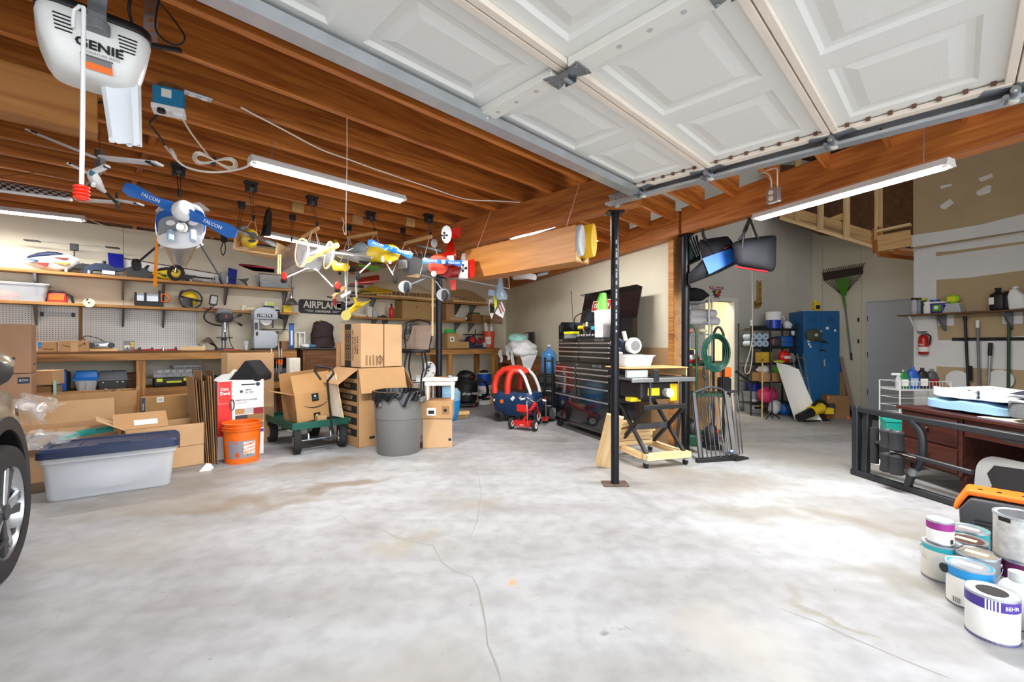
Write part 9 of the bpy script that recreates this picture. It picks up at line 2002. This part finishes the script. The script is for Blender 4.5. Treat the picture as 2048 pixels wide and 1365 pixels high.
# weight bench frame lying on its side
wb=Tg('weight_bench','black tubular weight bench frame lying on its side before the dark desk','weight bench',(3.27,4.22,0),R(-90)+math.atan2(.15,.96))
mat('frame_black','1e2024',.4)
def sq(p,q,w=.05,m='frame_black',nm='frame_tube'):return Lb(nm,p,q,w,w,m,wb,bevel=.006)
sq((-.05,0,.03),(1.75,0,.03));sq((-.03,0,.63),(1.75,.02,.60));
sq((0,0,.03),(0.0,0,.66),.06);sq((.07,.02,.05),(.09,.02,.62),.055)
sq((1.1,.03,.60),(1.7,.03,.59),.07)
MB().tb(sP([(.50,.0,.61),(.56,.02,.5),(.56,.02,.3),(.50,0,.15),(.47,0,.05)]),.03,n=10).bd('curved_post','frame_black',wb,sm=50)
MB().cyl((.23,-.06,.18),(.23,-.06,.50),.032,n=14).bd('pad_roll','black_soft',wb,sm=40)
MB().tb(sP([(.23,-.06,.36),(.3,-.08,.38),(.42,-.08,.36)]),.018,n=8).bd('pad_arm','frame_black',wb)
for x,z in((.38,.17),(.46,.17),(.38,.37),(.46,.37)):
 MB().lt([(.045,0),(.055,.01),(.047,.08),(.055,.15),(.045,.16)],n=20).bd('foam_roller','black_soft',wb,loc=(x,-.10,z-.02),sm=40);MB().cyl((x,-.10,z+.135),(x,-.10,z+.145),.03,n=14).bd('roller_cap','silver',wb)
sq((.40,-.06,.33),(.95,-.02,.30),.035);MB().cyl((.42,-.12,.34),(.62,-.1,.33),.008,n=8).bd('pin','chrome',wb);MB().bx(-.033,-.03,-.02,.02,.3,.38).bd('warning_sticker','paper',wb)
MB().cyl((.52,-.03,.18),(.52,.03,.18),.035,n=18).bd('pulley_wheel','mid_grey',wb,sm=40)
t=Tg('bench_seat_board','grey rounded board with a black inset leaning under the desk','seat board',(3.47,3.05,0),R(-90)+R(4))
MB().pz(rpoly(.95,.42,.13,6,.18,.225),-.0,.035,'xz').bd('board',mat('board_grey','8d8d8c',.5),t,bevel=.008,rot=(R(-6),0,0))
MB().pz([(-.19,.08),(-.23,.15),(-.17,.22),(-.21,.30),(-.17,.37),(.10,.40),(.5,.38),(.5,.06),(.2,.04)],-.006,.0,'xz').bd('inset','black',t,rot=(R(-6),0,0))
p=P(1795,860,4.55);t=Tg('pet_bin','teal tapered bin with a black pet picture behind the bench frame','bin',(p.x,p.y,0),R(-25));MB().taper(-.09,.09,-.08,.08,0,.24,-.03,-.03).bd('tub','teal_bin' if 0 else mat('teal_bin','1fa392',.5),t,bevel=.01);MB().bx(-.125,.125,-.115,.115,.24,.255).bd('rim','teal_bin',t)
t.location.z=.22;bx_=Tg('storage_cube','dark storage cube under the teal pet bin','box',(p.x,p.y,0),R(-25));MB().bx(-.14,.14,-.12,.12,0,.215).bd('body','black_soft',bx_,bevel=.01);MB().bx(-.14,.14,-.121,.121,.18,.2).bd('lid_line','dark_grey',bx_)
for x,s in((-.02,.8),(.04,1.0)):MB().pz([(x-.025*s,.04),(x+.025*s,.04),(x+.03*s,.08*s+.03),(x+.025*s,.13*s+.02),(x+.018*s,.09*s+.03),(x-.012*s,.09*s+.03),(x-.022*s,.13*s+.02),(x-.03*s,.08*s+.03)],-.108,-.09,'xz').bd('pet_print','ink',t,rot=(R(12),0,0))
p=FL(1771,932);t=Tg('pet_bowl','white pet bowl with brown paw prints on the floor behind the bench frame','bowl',p+Vector((0,.08,0)),0);MB().lt([(.085,0),(.095,.005),(.085,.06),(.078,.062),(.07,.05),(.06,.012),(.001,.01)],n=28).bd('bowl','white',t,sm=40)
for k in range(7):
 a=R(200+23*k);MB().ball((.089*math.cos(a),.089*math.sin(a),.03),(.012,.012,.012),8).bd('paw_print','brown' if k%2 else 'red',t)
t=Tg('jump_starter','black portable power pack with an orange carry handle by the paint cans','power pack',(2.98,2.72,0),R(-48))
MB().pz([(-.16,0),(.16,0),(.17,.22),(.12,.30),(-.12,.30),(-.17,.22)],-.12,.12,'xz').bd('body','dark_grey',t,bevel=.015,sm=40)
MB().pz([(-.18,.20),(-.13,.31),(.13,.31),(.18,.20),(.20,.22),(.14,.345),(-.14,.345),(-.20,.22)],-.09,.09,'xz').bd('carry_handle','orange',t,bevel=.012)
for q in range(5):MB().bx(-.10,.02,-.123,-.12,.08+.022*q,.09+.022*q).bd('vent_slot','black',t)
for x in(-.08,.0,.1):MB().cyl((x,-.03,.345),(x,-.03,.348),.012,n=10).bd('screw_hole','black',t)
# paint cans
def can(label,x,y,z=0.,r=.083,h=.19,side='off_white',lid='galv_dark',bands=(),handle=True,rz=0.,top=None):
 t=Tg('paint_can',label,'paint can',(x,y,z),rz,'paint cans')
 MB().lt([(r*.97,0),(r,.004),(r,h-.004)],n=36).bd('body',side,t,sm=40)
 MB().lt([(r*1.01,0),(r*1.02,.006),(r*1.0,.01)],n=36,caps=False).bd('bottom_rim','galv_dark',t,sm=40)
 MB().lt([(r,h-.012),(r*1.03,h-.010),(r*1.03,h),(r*.97,h),(r*.95,h-.008)],n=36,caps=False).bd('top_rim','galv',t,sm=40)
 MB().lt([(r*.95,h-.008),(r*.86,h-.008),(r*.84,h-.003),(r*.2,h-.003),(.001,h-.003)],n=36,caps=False).bd('lid',lid,t,sm=40)
 for(z0,z1,a0,a1,m)in bands:
  band(t,r*1.012,r*1.012,z0*h,z1*h,a0,a1,m,'label_band',24)
 if handle:
  MB().tb([(r*1.05*math.cos(a),-r*.5-.02*math.sin(a)*1,h*.80-r*.9*math.sin(a))for a in[math.pi*k/14 for k in range(15)]],.0018,n=5).bd('wire_handle','galv',t,sm=60)
  for sx in(-1,1):MB().cyl((sx*r*.98,0,h*.8),(sx*r*1.06,0,h*.8),.010,n=12).bd('ear','galv',t)
 if top:
  b=MB().bx(-r*.5,r*.5,-r*.22,r*.22,h-.003,h-.002).bd('lid_note',top,t);b.rotation_euler=(0,0,R(-15))
 return t
VR=R(-45)
mat('rim_teal','2aa6ae',.4);mat('magenta','8e1f7c',.5);mat('can_violet','46308c',.45);mat('can_cyan','1e8fd0',.45);mat('can_plum','5e1244',.45);mat('lid_brown','4a2e22',.5);mat('lid_tan','8a8072',.5,.3);mat('note','d9c9a6',.8);mat('paint_white','f2f2f0',.4)
t=can('white paint can with a purple band and dripping white paint, nearest the viewer',2.06,1.91,side='paint_white',lid='paint_white',bands=((.72,.94,180,360,'can_violet'),(.0,.05,0,360,'can_violet')),handle=False,rz=VR)
MB().lt([(.02,.188),(.05,.188),(.05,.190),(.001,.190)],n=24).bd('lid_label','ink',t)
for k,a in enumerate((255,262,268,275,283)):band(t,.0842,.0842,.10+.01*(k%2),.186,a-1.5,a+2,'paint_white','paint_drip',3)
text('BEHR',.022,'white',t,(.0846*math.cos(R(310)),.0846*math.sin(R(310)),.158),rot=(R(90),0,R(400)))
t=can('paint can with a blue and white label behind the dripping can',2.20,2.14,side='can_cyan',lid='galv',bands=((.05,.72,195,258,'paper'),(.08,.22,225,250,'ink'),(.05,.5,262,330,'navy')),handle=False,rz=VR,top='paper');MB().cyl((-.085,-.02,.15),(-.09,-.025,.15),.022,n=16).bd('ear','black',t)
t=can('white paint can with a teal rim band and wire handle, leftmost of the group',2.30,2.38,side='off_white',lid='galv_dark',bands=((.82,.95,0,360,'rim_teal'),),rz=VR)
can('small quart can with a magenta band standing on the teal-rimmed can',2.28,2.37,.191,r=.055,h=.125,side='paint_white',lid='paint_white',bands=((.62,.92,0,360,'magenta'),(.1,.3,315,335,'ink')),handle=False,rz=VR)
can('paint can with a brown lid and paper note',2.47,2.42,side='mid_grey',lid='lid_brown',handle=True,rz=VR,top='note')
can('paint can with a tan lid and paper note beside the blue-label can',2.36,2.26,side='mid_grey',lid='lid_tan',handle=True,rz=VR,top='note')
can('paint can with a grey lid and teal side at the back of the group',2.63,2.56,side='rim_teal',lid='galv',handle=False,rz=VR,top='paper')
t=can('plum-labelled paint can under the large dented grey can',2.52,2.20,side='can_plum',lid='galv',bands=((.0,.5,200,330,'paper'),),handle=False,rz=VR);text('BEHR',.03,'white',t,(.0846*math.cos(R(290)),.0846*math.sin(R(290)),.13),rot=(R(90),0,R(380)),bold=.02)
can('large dented grey-white paint can stacked on the plum-labelled can',2.52,2.20,.191,r=.098,h=.215,side=mat('can_worn','c9c8c6',.55,var=.25,scale=30),lid='galv_dark',bands=((.85,.95,215,245,'ink'),),handle=False,rz=VR)
t=Tg('white_jug','grey-white plastic jug tucked behind the dripping paint can','jug',(2.25,1.98,0),VR);MB().lt([(.06,0),(.07,.01),(.07,.14),(.05,.18),(.025,.20)],n=24).bd('body','light_grey',t,sm=40);MB().cyl((0,0,.2),(0,0,.235),.03,n=16).bd('cap','light_grey',t,sm=40)
t=bottle('black glossy bottle at the right frame edge beside the dripping paint can',(2.19,1.80,0),'black','can_violet',.06,.17,rz=VR)
# things on the ceiling
c=CT('power_adapter','blue box plugged into a ceiling outlet between the joists','power adapter',338,205,3.1);L=c.L;p=lp(338,190,JZ-.07);c.t.location=p;c.o=p
t=c.t;t.rotation_euler=(0,0,R(30))
MB().bx(-.07,.07,-.03,.05,-.08,.03).bd('box',mat('adapter_blue','1d7fae',.5),t,bevel=.006);MB().bx(-.075,.075,-.04,.05,-.105,-.075).bd('outlet_base','white',t,bevel=.004);MB().bx(-.03,.015,-.032,-.03,-.03,.015).bd('label_patch','paper',t);MB().cyl((-.03,-.03,-.12),(-.03,-.03,-.10),.02,n=10).bd('plug','black',t);MB().bx(.02,.07,-.05,-.01,-.125,-.1).bd('plug','white',t,bevel=.004)
t=Tg('lamp_socket','round brown ceiling socket beside the blue adapter','socket',lp(340,178,JZ-.01),0);MB().cyl((0,0,-.03),(0,0,.01),.055,n=20).bd('base','brown',t);MB().cyl((0,0,-.035),(0,0,-.03),.04,n=20).bd('face','black',t)
t=Tg('outlet_plate','small metal outlet plate on a joist right of the blue adapter','outlet',lp(396,190,JZ-.005),A_ROT);MB().bx(-.07,.07,-.025,.025,-.012,.0).bd('plate','galv',t,bevel=.003)
for sx in(-.03,.03):MB().cyl((sx,0,-.016),(sx,0,-.012),.018,n=12).bd('receptacle','white',t)
def cable(label,pts,r,m,name='cable',z=None,extra=None):
 o=Vector(pts[0]);t=Tg(name,label,'cable',o,0);MB().tb(sP([Vector(p)-o for p in pts],6),r,n=6).bd('cord',m,t,sm=60)
 if extra:extra(t,o)
 return t
J=JZ-.02
def plugx(t,o):
 q=lp(342,300,2.62)-o;MB().cyl(q,q+(lp(350,315,2.60)-lp(342,300,2.62)),.014,n=8).bd('connector','off_white',t)
cable('white extension cable drooping from the plug to the shop light',[lp(330,292,2.66),lp(342,306,2.62),lp(365,330,2.58),lp(400,342,2.56),(lp(440,344,2.56)),lp(480,338,2.55),lp(500,330,2.54)],.008,'cable_white',extra=plugx)
cable('black cable running down from the adapter to the white extension',[lp(322,225,2.66),lp(305,240,2.66),lp(300,250,2.66),lp(318,272,2.66),lp(328,290,2.66)],.007,'cable_black')
t=cable('white cable coil tied in a figure eight under the joists',[lp(362,232,2.66),lp(385,270,2.64),lp(420,315,2.62)],.006,'cable_white',name='cable_coil')
o0=t.location.copy()
for k in range(3):
 pts=[]
 for i in range(24):
  a=2*math.pi*i/24;u=430+(44-3*k)*math.cos(a);v=322+(15-3*k)*math.sin(2*a)*.8+.18*(u-430);pts.append(lp(u,v,2.60-.008*k)-o0)
 MB().tb(pts,.006,n=6,closed=True).bd('loop','cable_white',t,sm=60)
MB().cyl(lp(428,318,2.60)-o0,lp(426,328,2.60)-o0,.018,n=8).bd('tie','cable_black',t)
cable('long white cable stapled diagonally along the joist bottoms',[lp(482,215,J),lp(560,256,J),lp(640,298,J),(lp(700,320,J)),lp(760,342,J),lp(850,372,J),lp(930,398,J),lp(990,402,J),lp(1040,405,J)],.006,'cable_white')
cable('black cable sagging across the plywood beam at the upper left',[P(-40,135,2.6),P(30,152,2.6),P(90,190,2.6),P(150,203,2.6),P(230,205,2.6)],.006,'cable_black')
t=cable('thin white pull cord hanging from a joist beside the shop light',[lp(694,236,J),P(694,330,2.9),P(692,420,2.95),P(692,470,3.0)],.0025,'cable_white',name='pull_cord')
t=cable('grey wire bundle beside the opener strap',[P(262,-10,1.85),P(258,22,1.85),P(268,60,1.9),P(272,100,1.95)],.006,'cable_black');o0=t.location.copy();MB().tb(sP([P(320,-10,1.95)-o0,P(312,60,1.95)-o0,P(350,90,2.0)-o0,P(370,75,2.0)-o0,P(340,30,2.0)-o0,P(318,5,1.95)-o0]),.004,n=5).bd('cord','cable_black',t)
cable('loose wire drooping over the back wall top beside the shop light',[W(WS(170,-.05),-.05,2.86),W(WS(200,-.05),-.05,2.80),W(WS(250,-.05),-.05,2.74),W(WS(300,-.05),-.05,2.76),W(WS(330,-.05),-.05,2.84)],.005,'cable_white')
t=cable('small S-hook chain hanging near the silver plane',[P(684,436,4.6),P(688,446,4.6),P(686,458,4.6),P(690,470,4.6)],.004,'white',name='hook_chain')
bp_=P(1551,392,3.72);t=Tg('junction_box','metal outlet box with white wires on the right timber beam','outlet',bp_,math.atan2(BR.y,BR.x));MB().bx(-.05,.05,-.045,0,-.06,.06).bd('box','galv',t,bevel=.004)
for z in(-.025,.025):MB().cyl((-.01,-.05,z),(-.01,-.045,z),.02,n=14).bd('receptacle','off_white',t)
for dx in(-.02,.03):MB().tb(sP([(dx,-.02,.06),(dx*1.2,-.03,.16),(dx*2-.04,-.02,.22),(dx-.12,-.0,.24)]),.006,n=6).bd('wire','cable_white',t)
p0=P(-60,345,4.0);t=Tg('model_wing','black and white checkered model wing hung under the joists at the left edge','model wing',P(0,375,3.3),0);o0=P(0,375,3.3)
def q4(u,v):return P(-160+295*u+8*v,330+60*u+40*v*(1-u*.55)-8*v,3.52-.36*v)-o0
def chk():
 m=mat('checker_film','f0f0f0',.4);nt=m.node_tree;N=nt.nodes.new;Ln=nt.links.new;uvn=N('ShaderNodeAttribute');uvn.attribute_name='cell';ck=N('ShaderNodeTexChecker');ck.inputs['Scale'].default_value=1.0;ck.inputs[1].default_value=(.86,.86,.86,1);ck.inputs[2].default_value=(.012,.012,.014,1)
 Ln(uvn.outputs['Vector'],ck.inputs['Vector']);Ln(ck.outputs[0],nt.nodes['Principled BSDF'].inputs['Base Color'])
chk()
NU,NV=32,7
b=MB()
for s_,dz in((0,0),(1,.03)):
 b.add([q4(i/NU,j/NV)+Vector((0,0,dz*math.sin(math.pi*min(1,(j/NV)*1.0))+(.004 if s_ else 0)))for j in range(NV+1)for i in range(NU+1)],[(j*(NU+1)+i,j*(NU+1)+i+1,(j+1)*(NU+1)+i+1,(j+1)*(NU+1)+i)for j in range(NV)for i in range(NU)])
me=b.mesh('checker_panel','checker_film');at_=me.attributes.new('cell','FLOAT_VECTOR','POINT')
cells=[(i+.5e-3-.001,j-.001,.5)for _ in range(2)for j in range(NV+1)for i in range(NU+1)]
for i,v in enumerate(cells):at_.data[i].vector=(v[0],v[1],.5)
o=bpy.data.objects.new('panel',me);COL.objects.link(o);o.parent=t
MB().tb([q4(0,1),q4(1,1)],.012,n=6).bd('trailing_edge','white',t);MB().tb([q4(.3,.5),P(70,345,3.6)-o0],.003,n=4).bd('hanger','cable_black',t)
c=CT('model_helicopter','white and black model helicopter hanging under the joists at the upper left','model helicopter',200,360,3.0);L=lambda u,v,y=3.5:c.L(u,v,y*.857);t=c.t;k=3.0/F_PX
MB().lf([ring(L(181,345,3.3),5*k,6*k,16),ring(L(184,350,3.35),10*k,12*k,16),ring(L(192,362,3.5),11*k,12*k,16),ring(L(204,378,3.7),6*k,6*k,16),ring(L(214,388,3.8),2*k,2*k,16)]).bd('fuselage','white',t,sm=50)
MB().lf([ring(L(183,346,3.28),5*k,6*k,14),ring(L(188,342,3.34),7*k,5*k,14),ring(L(196,345,3.45),5*k,4*k,14)]).bd('canopy',mat('canopy_blue','5f93a8',.2),t,sm=50)
MB().tb([L(210,385,3.75),L(232,405,4.0)],.010,n=8).bd('tail_boom','black',t)
MB().cyl(L(199,300,3.5),L(200,350,3.5),.008,n=8).bd('mast','galv_dark',t);MB().bx(-.02,.02,-.02,.02,-.07,.07).bd('rotor_head','silver',t,loc=L(200,322,3.5))
def blade(p,q,w,y,m='plane_white',nm='rotor_blade',tip='black'):
 a,b_=L(*p,y),L(*q,y);d=(b_-a).normalized();n=Vector((0,1,0));s_=d.cross(n).normalized()
 MB().add([a-n*w/2,a+n*w/2,b_+n*w/2,b_-n*w/2,a-n*w/2+s_*.014,a+n*w/2+s_*.014,b_+n*w/2+s_*.014,b_-n*w/2+s_*.014],[(0,1,2,3),(7,6,5,4),(0,4,5,1),(2,6,7,3),(1,5,6,2),(0,3,7,4)]).bd(nm,m,t)
 a2=a.lerp(b_,.82);MB().add([a2-n*w*.52-s_*.003,a2+n*w*.52-s_*.003,a.lerp(b_,.92)+n*w*.52-s_*.003,a.lerp(b_,.92)-n*w*.52-s_*.003,a2-n*w*.52+s_*.008,a2+n*w*.52+s_*.008,a.lerp(b_,.92)+n*w*.52+s_*.008,a.lerp(b_,.92)-n*w*.52+s_*.008],[(0,1,2,3),(7,6,5,4),(0,4,5,1),(2,6,7,3),(1,5,6,2),(0,3,7,4)]).bd('tip_band',tip,t)
blade((198,316),(62,261),.07,3.5);blade((205,318),(319,330),.07,3.5);blade((182,347),(140,326),.035,3.35);blade((190,345),(217,334),.035,3.3)
blade((232,403),(155,398),.06,4.0);blade((236,403),(282,411),.06,4.0)
MB().tb([L(232,405,4.0),L(234,385,4.0)],.008,n=6).bd('tail_fin','black',t);MB().cyl(L(232,400,3.98),L(236,420,4.0),.01,n=6).bd('tail_rotor','dark_grey',t)
MB().tb([L(186,365,3.4),L(186,372,3.38)],.012,n=6).bd('gear_leg','white',t);MB().tb([L(183,360,3.4),L(160,382,3.4)],.005,n=5).bd('skid','galv_dark',t)
MB().tb([L(199,300,3.5),Vector((L(199,300,3.5).x,0,JZ-c.o.z))],.003,n=5).bd('hang_wire','galv_dark',t);MB().tb([L(199+4*math.cos(a),300+4*math.sin(a),3.5)for a in[2*math.pi*i/10 for i in range(10)]],.003,n=5,closed=True).bd('hook_ring','silver',t)
for(u,v)in((497,400),(595,415),(715,440),(820,445)):
 o=MB().bx(-.06,.06,-.02,.02,-.05,.05).bd('mount_block','pine',None,loc=lp(u,v,JZ+.04),rot=(0,0,A_ROT));tag(o,{497:'pale wooden mounting block on a joist above the wooden crate',595:'pale wooden mounting block on a joist above the clear film plane',715:'pale wooden mounting block on a joist above the silver plane',820:'pale wooden mounting block on a joist above the red plane'}[u],'block')
